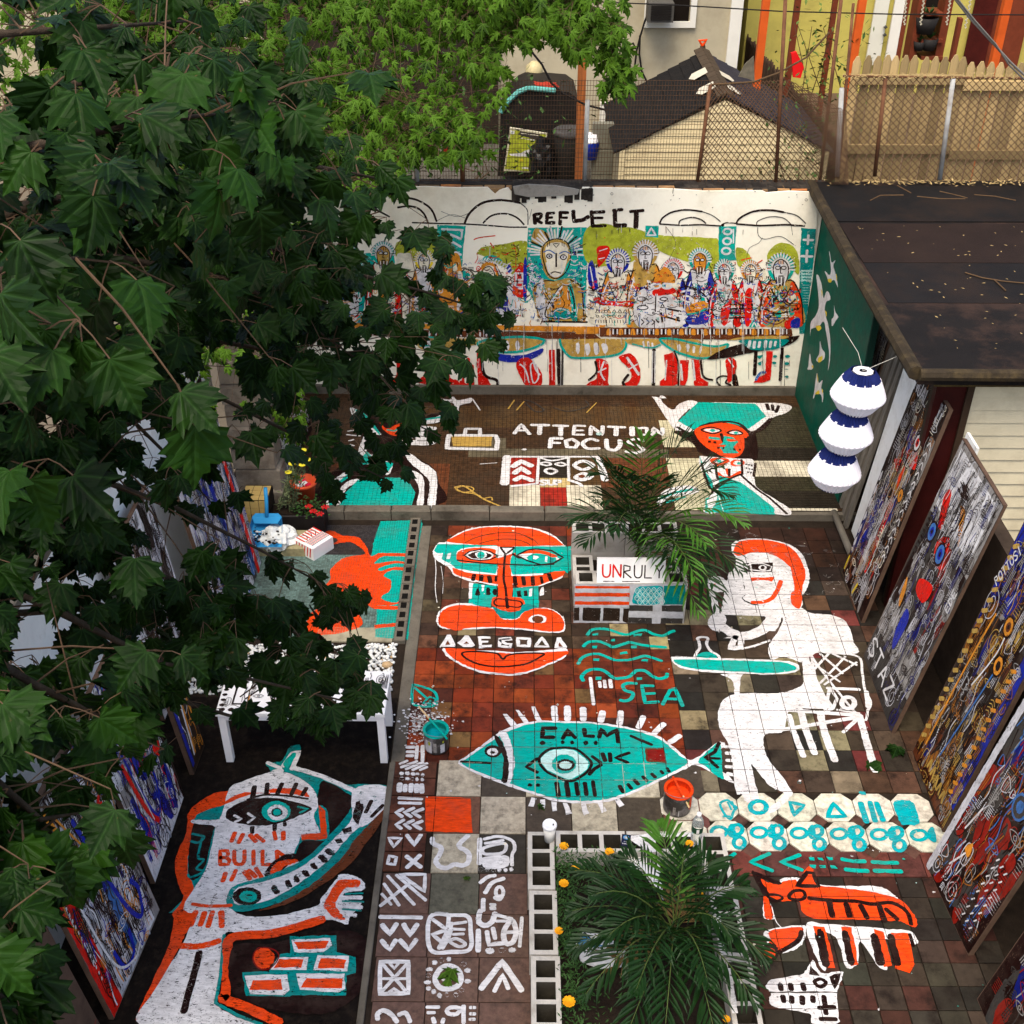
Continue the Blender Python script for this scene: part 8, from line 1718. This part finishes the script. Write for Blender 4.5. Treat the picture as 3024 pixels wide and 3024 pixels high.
rect('brace', 2800, 50, 2838, 180, 15.6, dkr, .1)
pbm = MB(); pbm.box(4.2, 12, 15.3, 19.9, -.05, .9); o = tag(pbm.build('porch_floor', surf('porch_boards', (.12, .08, .05), .8, .3, 4)), kind='structure')
shf = thing('plant_shelf', 'reddish wooden plant stand with two shelves of pots on the yellow porch', 'shelf', at(2730, 100, y=17.5)); SY_ = 17.5
for (x0, y0, x1, y1) in ((2684, -40, 2702, 170), (2762, -40, 2780, 170)): rect('upright', x0, y0, x1, y1, SY_, dkr, .3, shf)
for y0 in (22, 100, 150): rect('shelf_board', 2700, y0, 2764, y0 + 10, SY_, dkr, .35, shf)
for k, (x, y, lab) in enumerate(((2730, 98, 'dark pot with a leafy plant on the upper shelf of the plant stand'), (2712, 148, 'small round pot at the left of the lower shelf of the plant stand'), (2740, 148, 'dark square pot at the right of the lower shelf of the plant stand'))):
    q = at(x, y, y=SY_ - .3); t = thing('plant_pot', lab, 'pot', q); s_ = (.16, .09, .12)[k]; m = MB(); m.lathe(q, [(.001, 0), (s_ * .7, 0), (s_, s_ * 1.3), (s_ * .9, s_ * 1.3), (.001, s_)], 12); m.build('pot', surf('dark_pot', (.02, .018, .016), .6, .2, 5), t, True); m = MB()
    for i in range(26): c_ = q + Vector((0, 0, s_ * 1.3)); dd = Vector((rr.uniform(-1, 1), rr.uniform(-1, 1), rr.uniform(.3, 1.2))).normalized() * s_ * rr.uniform(.8, 1.5); s2 = Vector((-dd.y, dd.x, 0)) * .2; m.add([c_, c_ + dd * .5 + s2, c_ + dd, c_ + dd * .5 - s2], [(0, 1, 2, 3)])
    m.build('leaves', leafg, t)
for k, (xa, ya, xb, yb_, n_) in enumerate(((2677, -10, 2670, 75, 14), (2730, -10, 2718, 75, 14), (2808, -10, 2795, 75, 14), (2868, -10, 2850, 85, 14))):
    t = thing('hanging_chain', 'pale plastic chain hanging on the yellow porch, %s from the left' % ('first', 'second', 'third', 'fourth')[k], 'chain', at(xa, ya, y=15)); m = MB(); a, b = at(xa, ya, y=15), at(xb, yb_, y=15)
    for i in range(n_): q0 = a.lerp(b, i / n_); q1 = a.lerp(b, (i + .8) / n_); m.tube([q0 + Vector((.012 if i % 2 else -.012, 0, 0)), q1], .010, 5)
    m.build('links', surf('pale_chain', (.5, .45, .32), .6, .2, 5), t)
# shrubs between the yards
def bush(name, lab, cx, cy, cz, rx, ry, rz, n, mat, sz, seed):
    t = thing(name, lab, 'shrub', (cx, cy, 0)); r = random.Random(seed); m = MB()
    for k in range(n):
        v = Vector((r.gauss(0, .45), r.gauss(0, .45), r.gauss(0, .45))); c_ = Vector((cx + v.x * rx, cy + v.y * ry, cz + v.z * rz)); d = Vector((r.uniform(-1, 1), r.uniform(-1, 1), r.uniform(-.6, .6))).normalized() * sz * r.uniform(.6, 1.3); s_ = d.cross(Vector((r.uniform(-.3, .3), .5, 1))).normalized() * sz * .4
        m.add([c_ - d, c_ + s_, c_ + d, c_ - s_], [(0, 1, 2, 3)])
    o = m.build('foliage', mat, t); o['kind'] = 'stuff'; m = MB()
    for k in range(5): m.tube([(cx + r.uniform(-.1, .1), cy, 0), (cx + r.gauss(0, .3) * rx, cy, cz * .7), (cx + r.gauss(0, .5) * rx, cy + r.gauss(0, .3), cz + rz * .5)], .012, 5, True, .004)
    m.build('stems', MATS['twig'], t); return t
sg_ = surf('shrub_green', (.045, .10, .022), .7, .5, 6, bump=0); sg2 = surf('shrub_yellow_green', (.10, .15, .03), .7, .4, 6, bump=0)
q = at(2400, 240, y=14); bush('shrub', 'leafy green shrub growing between the dark side fence and the pale picket fence', q.x, 14, 1.2, .8, .6, 1.3, 1500, sg_, .045, 1)
q = at(2400, 140, y=16); bush('shrub', 'thin yellow-green shrub in front of the yellow house wall', q.x + .2, 16, q.z - .2, .7, .5, .9, 300, sg2, .05, 2)
q = at(2362, 190, y=15); t = thing('red_cloth', 'bright red cloth caught in the shrub by the orange post', 'cloth', q); m = MB(); q4 = [at(x, y, y=15) for x, y in ((2335, 155), (2350, 150), (2372, 195), (2362, 228), (2340, 225), (2338, 190))]; m.slab(q4, .05); m.build('cloth', surf('red_cloth', (.70, .01, .01), .7, .2, 6), t)
t = thing('clear_sheet', 'crumpled clear plastic sheet against the dark side fence', 'sheet', at(2210, 200, y=14.5)); m = MB(); q4 = [at(x, y, y=14.6) for x, y in ((2180, 225), (2198, 190), (2225, 165), (2228, 240), (2205, 230))]; m.slab(q4, .02); m.build('sheet', surf('dusty_plastic', (.16, .14, .10), .3, .5, 9, bump=.5, bscale=20), t)
q = at(1320, 280, y=15); bush('shrub', 'dark shrub in the yard under the silver maple', -1.6, 15.5, 1.4, 2.0, .8, 1.2, 1500, sg_, .06, 3)
rc = thing('red_chair', 'dark red patio chair partly hidden under the maple branches', 'chair', at(1250, 440, y=16)); q = at(1150, 450, y=16)
for (x0, y0, x1, y1) in ((1125, 430, 1175, 480), (1310, 395, 1322, 455)):
    rect('chair_panel', x0, y0, x1, y1, 16, surf('patio_red', (.35, .02, .012), .6, .3, 6), .08, rc)
# ================================================================ TREES
def leafmat(name, c1, c2, veins, rough=.38, tr=.25):
    m, n, l, b = nt(name); uv = n.new('ShaderNodeTexCoord').outputs['UV']; oi = n.new('ShaderNodeObjectInfo'); pos = n.new('ShaderNodeNewGeometry').outputs['Position']
    f = noise_tex(n, l, pos, 5, 6, .75); rnd = math_(n, l, 'ADD', math_(n, l, 'MULTIPLY', oi.outputs['Random'], .5), math_(n, l, 'MULTIPLY', f, .9))
    c = ramp(n, l, rnd, [(.38, c1), (.62, tuple(.35 * a + .65 * b * .6 for a, b in zip(c1, c2))), (.98, c2)])
    sp = n.new('ShaderNodeSeparateXYZ'); l.new(uv, sp.inputs[0]); best = None
    for a in (90, 50, 130, 14, 166):
        ca, sa = math.cos(R_(a)), math.sin(R_(a))
        d = math_(n, l, 'ABSOLUTE', math_(n, l, 'SUBTRACT', math_(n, l, 'MULTIPLY', sp.outputs['X'], sa), math_(n, l, 'MULTIPLY', sp.outputs['Y'], ca)))
        best = d if best is None else math_(n, l, 'MINIMUM', best, d)
    v = ramp(n, l, best, [(.0, (veins,) * 3), (.035, (0,) * 3)])
    c = mixc(n, l, v, c, tuple(min(1, x * 2.4 + .02) for x in c2))
    bl_ = noise_tex(n, l, pos, 38, 3, .6); c = mixc(n, l, ramp(n, l, bl_, [(.70, (0,) * 3), (.76, (.7,) * 3)]), c, (.10, .06, .02))
    side = math_(n, l, 'PINGPONG', math_(n, l, 'ADD', sp.outputs['Y'], math_(n, l, 'MULTIPLY', math_(n, l, 'ABSOLUTE', sp.outputs['X']), -.9)), .09)
    l.new(c, b.inputs['Base Color']); b.inputs['Roughness'].default_value = rough; b.inputs['Specular IOR Level'].default_value = .10
    bn = n.new('ShaderNodeBump'); bn.inputs['Strength'].default_value = .38; bn.inputs['Distance'].default_value = .02
    l.new(math_(n, l, 'ADD', math_(n, l, 'MULTIPLY', side, 3.0), math_(n, l, 'MINIMUM', math_(n, l, 'MULTIPLY', best, 9), .6)), bn.inputs['Height']); l.new(bn.outputs[0], b.inputs['Normal'])
    tl = n.new('ShaderNodeBsdfTranslucent'); l.new(c, tl.inputs['Color']); mx = n.new('ShaderNodeMixShader'); mx.inputs[0].default_value = tr
    l.new(b.outputs[0], mx.inputs[1]); l.new(tl.outputs[0], mx.inputs[2]); l.new(mx.outputs[0], n['Material Output'].inputs[0]); return m
NOR = leafmat('maple_leaf', (.0014, .007, .0005), (.014, .047, .003), .20, .5, .10)
SIL = leafmat('silver_maple_leaf', (.004, .018, .0015), (.075, .16, .010), .28, .5, .30)
def leaf_mesh(name, outline, mat, fold, droop, seed):
    """a lobed leaf: fan from the base point, bent along the midrib and drooping at its tips; unit length"""
    r = random.Random(seed); pts = outline + [(-x, y) for x, y in reversed(outline[:-1])]
    pts = [(x * r.uniform(.94, 1.06), y * r.uniform(.97, 1.03)) for x, y in pts]
    mid = [(0, .22), (0, .45), (0, .7)]
    v = [(0, 0)] + pts + mid
    f = lambda x, y: (x * .98, y, fold * abs(x) ** .9 * (.9 - y * .3) - droop * (x * x * 1.3 + (y - .15) ** 2 * .9) + .035 * math.sin(8 * x + 6 * y + seed) + .02 * math.sin(19 * y + 3 * seed) * abs(x) * 2)
    k = len(pts); M = [k + 1, k + 2, k + 3]; fs = []
    h = len(outline)
    for i in range(1, k):
        y = (pts[i - 1][1] + pts[i][1]) / 2; c = M[0] if y < .30 else (M[1] if y < .62 else M[2])
        fs.append((i, i + 1, c))
        y2 = (pts[i][1] + pts[i + 1][1]) / 2 if i + 1 < k else y; c2 = M[0] if y2 < .30 else (M[1] if y2 < .62 else M[2])
        if i + 1 < k and c2 != c:
            fs.append((i + 1, c2, c))
    fs += [(0, 1, M[0]), (k, 0, M[0])]
    me = bpy.data.meshes.new(name); me.from_pydata([f(x, y) for x, y in v], [], fs); me.materials.append(mat)
    ul = me.uv_layers.new(name='UVMap')
    for lp in me.loops: ul.data[lp.index].uv = v[lp.vertex_index]
    me.polygons.foreach_set('use_smooth', [True] * len(me.polygons)); me.update(); return me
NO = [(.10, -.06), (.26, -.10), (.30, .02), (.50, .06), (.44, .18), (.60, .34), (.47, .36), (.56, .60), (.40, .53), (.34, .62), (.22, .56), (.24, .74), (.13, .76), (0, 1.0)]
SO = [(.06, -.02), (.24, -.04), (.20, .06), (.44, .14), (.28, .18), (.20, .20), (.34, .34), (.50, .60), (.32, .54), (.26, .44), (.12, .34), (.14, .56), (.24, .74), (.12, .76), (0, 1.05)]
norl = [leaf_mesh('maple_leaf_%d' % i, NO, NOR, (.25, .12, .38)[i], (.35, .55, .28)[i], i) for i in range(3)]
sill = [leaf_mesh('silver_leaf_%d' % i, SO, SIL, (.3, .15, .4)[i], (.35, .6, .3)[i], 10 + i) for i in range(3)]
bark = surf('bark', (.045, .032, .022), .9, .4, 18, (.10, .08, .055), .4, 14, .7, 60); twigm = surf('green_twig', (.10, .06, .035), .7, .3, 20, bump=0)
def orient(d, nrm, roll):
    y = d.normalized(); z = (nrm - y * nrm.dot(y)).normalized(); x = y.cross(z); m = Matrix((x, y, z)).transposed(); return m @ Matrix.Rotation(roll, 3, 'Y')
def grow(tree, branches, leaves, size, per, seed, spread, cap, petm, down=(.0, -.55, -.70), nrmv=(0, -.45, .9), rad=.012, keep=None):
    """leaves in opposite pairs on short twigs around each branch; the first ones are single parts, the rest one mesh"""
    r = random.Random(seed); bulk = {}; made = []; pet = MB()
    for bi, (pts, spr, dens) in enumerate(branches):
        P = [Vector(p) for p in pts]; m = MB(); m.tube(P, rad * (1.5 if len(P) > 3 else 1), 6, True, rad * .25); m.build('branch', bark, tree, True)
        L = sum((P[i + 1] - P[i]).length for i in range(len(P) - 1)); n = max(2, int(L * per * dens))
        for k in range(n):
            s = r.random() ** .85 * L; i = 0
            while i < len(P) - 2 and s > (P[i + 1] - P[i]).length: s -= (P[i + 1] - P[i]).length; i += 1
            base = P[i].lerp(P[i + 1], min(1, s / max(1e-6, (P[i + 1] - P[i]).length)))
            off = Vector((r.gauss(0, 1), r.gauss(0, 1), r.gauss(0, .8))) * spr * .5
            node = base + off
            if keep and not keep(node): continue
            if off.length > .12 and r.random() < .5: pet.tube([base, base.lerp(node, .5) + Vector((0, 0, .02)), node], .003, 4, False, .0015)
            for q in range(r.choice((2, 2, 3))):
                sz = size * r.uniform(.6, 1.2); d = Vector((down[0] + r.gauss(0, .55), down[1] + r.gauss(0, .4), down[2] + r.gauss(0, .35)))
                pd = Vector((d.x + r.gauss(0, .4), d.y, d.z + .5)).normalized() * sz * r.uniform(.4, .8); lp = node + pd
                if keep and not keep(lp): continue
                pet.tube([node, node + pd * .5 + Vector((0, 0, .006)), lp], .0016, 3, False)
                R3 = orient(d, Vector((nrmv[0] + r.gauss(0, .3), nrmv[1] + r.gauss(0, .3), nrmv[2])), r.gauss(0, .35)); made.append((lp, R3, sz, r.randrange(3)))
    made.sort(key=lambda t: (t[0] - CO).length / t[2])
    for (lp, R3, sz, v) in made[:cap]:
        o = bpy.data.objects.new('leaf', leaves[v]); COL.objects.link(o); o.parent = tree; M4 = R3.to_4x4() @ Matrix.Scale(sz, 4); M4.translation = lp - tree.location; o.matrix_local = M4
    src = [([Vector(x.co) for x in me.vertices], [tuple(p_.vertices) for p_ in me.polygons], [tuple(me.uv_layers[0].data[li].uv) for li in range(len(me.loops))], [l.vertex_index for l in me.loops]) for me in leaves]
    V = []; F = []; UV = []
    for (lp, R3, sz, v) in made[cap:]:
        vs, fs, uvs_, li = src[v]; k = len(V); V += [lp + R3 @ (c * sz) for c in vs]; F += [tuple(i + k for i in f) for f in fs]; UV += uvs_
    if V:
        me = bpy.data.meshes.new('foliage'); me.from_pydata([tuple(v) for v in V], [], F); me.materials.append(leaves[0].materials[0]); ul = me.uv_layers.new(name='UVMap')
        flat = [c for u in UV for c in u]; ul.data.foreach_set('uv', flat); me.polygons.foreach_set('use_smooth', [True] * len(me.polygons)); me.update()
        o = bpy.data.objects.new('foliage', me); COL.objects.link(o); o.parent = tree; o.matrix_parent_inverse = Matrix.Translation(-tree.location); o['kind'] = 'stuff'
    o = pet.build('leaf_stalks', petm, tree); o['kind'] = 'stuff'
    return len(made)
A = lambda x, y, d: tuple(at(x, y, d=d))
mp = thing('maple_tree', 'large dark green maple reaching over the left of the courtyard', 'tree', (-3.6, 3.4, 0))
m = MB(); m.tube([(-3.7, 3.2, 0), (-3.6, 3.3, 1.5), (-3.45, 3.5, 3.0), (-3.3, 3.6, 4.2), (-3.0, 3.9, 5.4)], .16, 12, True, .07); m.build('trunk', bark, mp, True)
TR = (-3.45, 3.5, 3.0); TR2 = (-3.3, 3.6, 4.0)
br = [
 # nearest, high left
 ([TR2, A(-200, 500, 3.0), A(150, 420, 2.6), A(420, 360, 2.7), A(700, 330, 3.1)], .34, 1.2),
 ([TR2, A(-300, 900, 2.6), A(0, 800, 2.2), A(230, 760, 2.3)], .30, 1.0),
 ([TR2, A(100, 600, 3.4), A(400, 560, 3.3), A(750, 520, 3.6), A(1000, 560, 4.0), A(1150, 640, 4.3)], .40, 1.5),
 ([TR, A(0, 760, 4.0), A(350, 760, 4.2), A(700, 830, 4.4), A(900, 950, 4.7), A(1080, 1080, 5.0)], .42, 1.5),
 ([TR2, A(300, 640, 4.4), A(700, 700, 4.6), A(980, 790, 4.9), A(1250, 860, 5.2), A(1440, 920, 5.4)], .33, 1.5),
 ([TR, A(200, 900, 4.6), A(500, 980, 4.9), A(820, 1040, 5.3), A(1090, 1180, 5.6), A(1300, 1290, 5.8)], .30, 1.5),
 ([TR2, A(200, 250, 4.2), A(500, 200, 4.6), A(800, 220, 5.0), A(1020, 300, 5.4)], .5, .7),
 ([TR2, A(0, 100, 3.6), A(300, 80, 3.8), A(600, 60, 4.4)], .55, .6),
 ([TR, A(-100, 1150, 3.6), A(150, 1150, 3.7), A(420, 1220, 4.0), A(650, 1330, 4.3)], .45, 1.2),
 ([TR, A(0, 1350, 3.6), A(250, 1400, 3.8), A(520, 1500, 4.2), A(760, 1620, 4.6), A(980, 1740, 4.9)], .38, 1.15),
 ([TR, A(50, 1500, 4.0), A(350, 1640, 4.3), A(650, 1780, 4.6), A(900, 1880, 4.8), A(1090, 1960, 4.9)], .34, 1.15),
 ([TR, A(-50, 1700, 3.6), A(200, 1820, 3.8), A(480, 1960, 4.1), A(760, 2010, 4.4), A(1060, 2080, 4.6)], .32, 1.15),
 ([TR, A(-100, 1900, 3.2), A(100, 2020, 3.3), A(300, 2120, 3.5), A(450, 2290, 3.7)], .36, 1.1),
 ([TR, A(-150, 2150, 2.9), A(-20, 2300, 3.0), A(120, 2420, 3.1), A(240, 2400, 3.2)], .34, 1.3),
 ([TR, A(-200, 2400, 2.8), A(-60, 2640, 2.9), A(20, 2800, 2.9), A(100, 2900, 2.9)], .26, 1.0),
 ([TR, A(-150, 2700, 2.8), A(-40, 2900, 2.8), A(60, 3000, 2.8)], .26, 2.2), ([TR, A(-200, 2500, 2.9), A(0, 2620, 3.0), A(80, 2760, 3.0)], .26, 1.6),
 ([TR, A(100, 1000, 5.0), A(300, 1150, 5.2), A(500, 1350, 5.4), A(620, 1480, 5.6)], .42, 1.1),
 ([TR, A(0, 1000, 4.4), A(250, 1050, 4.6), A(450, 1100, 4.8)], .5, 1.1),
 ([TR, A(200, 1800, 5.0), A(500, 2060, 5.2), A(700, 2120, 5.3), A(900, 2060, 5.3)], .22, 1.1),
 ([TR2, A(700, 450, 4.4), A(980, 500, 4.8), A(1180, 540, 5.0)], .30, 1.2),
 ([TR, A(600, 1150, 5.4), A(900, 1300, 5.8), A(1150, 1420, 6.0)], .24, 1.0),
]
# nothing grows past the crown's right-hand limit, a slanting plane through the court
EDGE = [(-400, 1250), (300, 1180), (480, 1200), (600, 1290), (800, 1480), (960, 1600), (1060, 1480), (1300, 1340), (1400, 1390), (1440, 1240), (1470, 900), (1500, 700), (1600, 690), (1640, 980), (1740, 1110), (1850, 1130), (1990, 1180), (2080, 1160), (2130, 1020), (2160, 640), (2300, 560), (2440, 440), (2560, 230), (2800, 170), (3200, 230)]
# openings in the crown where the wall, the paintings and the table show through: x0, y0, x1, y1, share of leaves kept
GAPS = [(360, 1190, 570, 1340, .12), (270, 1380, 480, 1500, .15), (10, 1690, 190, 1920, .08), (560, 980, 780, 1200, .2), (600, 1220, 780, 1460, .2), (780, 1080, 1010, 1480, .35), (430, 1490, 570, 1660, .2), (640, 1480, 790, 1700, .35), (240, 1870, 340, 2010, .25), (490, 2020, 640, 2300, .12), (630, 1950, 800, 2140, .12), (940, 1860, 1240, 2010, .3), (330, 2150, 480, 2350, .3), (200, 2250, 330, 2420, .35), (1050, 700, 1250, 900, .45), (1000, 480, 1180, 640, .5), (1000, 1200, 1340, 1420, .5), (1150, 880, 1400, 1020, .6), (0, 120, 320, 260, .45), (420, 0, 1200, 130, .5), (880, 0, 1250, 400, .45)]
CMI = CM.inverted()
def crown(p):
    """the crown's outline as seen from the house: where the leaves have been kept clear of the court"""
    c = CMI @ (Vector(p) - CO)
    if c.z > -.3: return False
    x, y = 1512 + FPX * c.x / -c.z, 1512 - FPX * c.y / -c.z
    if p[2] < .5: return False
    for (y0, x0), (y1, x1) in zip(EDGE, EDGE[1:]):
        if y0 <= y < y1: 
            if x > x0 + (x1 - x0) * (y - y0) / (y1 - y0) - 40: return False
    for (a, b_, c_, d_, k_) in GAPS:
        if a < x < c_ and b_ < y < d_: return GR_.random() < k_ ** .7
    return True
GR_ = random.Random(77)
n1 = grow(mp, br, norl, .112, 31, 101, 1, 300, twigm, keep=crown)
sm = thing('silver_maple', 'light green silver maple hanging over the back wall at the top left', 'tree', (-4.2, 12.5, 0))
m = MB(); m.tube([(-4.2, 12.5, 0), (-4.1, 12.3, 2.5), (-3.7, 12.0, 4.6), (-3.2, 11.8, 6.2)], .2, 12, True, .09); m.build('trunk', bark, sm, True); S0 = (-3.7, 12.0, 4.6)
B = lambda x, y, Y: tuple(at(x, y, y=Y))
sb = [([S0, B(300, 100, 11), B(600, 150, 10.5), B(900, 200, 10), B(1100, 260, 9.6), B(1250, 330, 9.4)], .8, 1.5),
      ([S0, B(500, 250, 11), B(800, 320, 10.2), B(1100, 400, 9.6), B(1400, 330, 9.4)], .6, 1.6),
      ([S0, B(500, 0, 11), B(800, 20, 10.5), B(1100, 40, 10.4), B(1400, 60, 10.6), B(1520, 150, 10.6)], .8, 1.6),
      ([S0, B(1000, -60, 10.6), B(1350, -40, 10.4), B(1700, -10, 10.2), B(1760, 90, 10.2)], .45, 1.6),
      ([B(1350, -40, 10.4), B(1480, 60, 10.2), B(1500, 140, 10.2)], .5, 1.8), ([B(1500, -40, 10.4), B(1690, 30, 10.2), B(1720, 130, 10.1)], .35, 2.2), ([B(1600, -30, 10.4), B(1780, 60, 10.2), B(1810, 150, 10.1), B(1830, 240, 10.1)], .14, 1.6), ([B(1780, 200, 10.2), B(1830, 230, 10.1)], .2, 1.5),
      ([S0, B(300, 400, 10.5), B(500, 480, 10), B(800, 480, 9.6)], .8, 1.2), ([S0, B(200, 200, 10.5), B(400, 280, 10), B(700, 360, 9.6)], 1.0, 1.4), ([S0, B(100, 50, 10), B(300, 100, 10)], 1.0, 1.4),
      ([S0, B(500, 800, 8.8), B(650, 950, 8.5), B(720, 1040, 8.3)], .55, 1.2), ([B(800, 480, 9.6), B(950, 500, 9.4), B(1100, 480, 9.2), B(1300, 420, 9.2)], .4, 1.4),
      ([B(800, 950, 9), B(850, 1150, 9), B(870, 1300, 9)], .3, 1.2)]
def k2(p):
    c = CMI @ (Vector(p) - CO); x, y = 1512 + FPX * c.x / -c.z, 1512 - FPX * c.y / -c.z
    if y < 130: return x < 1860
    if y < 300: return x < 1500 or (1660 < x < 1870 and (y < 180 or 1770 < x))
    if y < 480: return x < 1450
    if y < 560: return x < 1180
    return x < 900
n2 = grow(sm, sb, sill, .112, 70, 202, 1, 300, twigm, down=(.1, -.35, -.85), nrmv=(0, -.7, .6), rad=.014, keep=k2)
print('LEAVES', n1, n2)
# fallen leaves on the floor, each one countable
for k, (px, py, sz, lab) in enumerate(((1335, 2860, .14, 'dark green cut leaf lying on the white sun sign'), (2600, 2260, .15, 'grey-green fallen leaf on the dark tiles by the chair leg'), (2650, 2205, .12, 'small fallen leaf at the foot of the ochre painting'), (1590, 2375, .06, 'small green leaf under the fish belly'), (1370, 2595, .05, 'pale leaf on the dark slab below the wavy sign'))):
    q = at(px, py, z=.02); t = thing('fallen_leaf', lab, 'leaf', q); o = bpy.data.objects.new('blade', norl[k % 3] if k in (1, 2) else sill[k % 3]); COL.objects.link(o); o.parent = t; o.scale = (sz,) * 3; o.rotation_euler = (0, 0, k * 1.3 + (0 if k else 2.9))
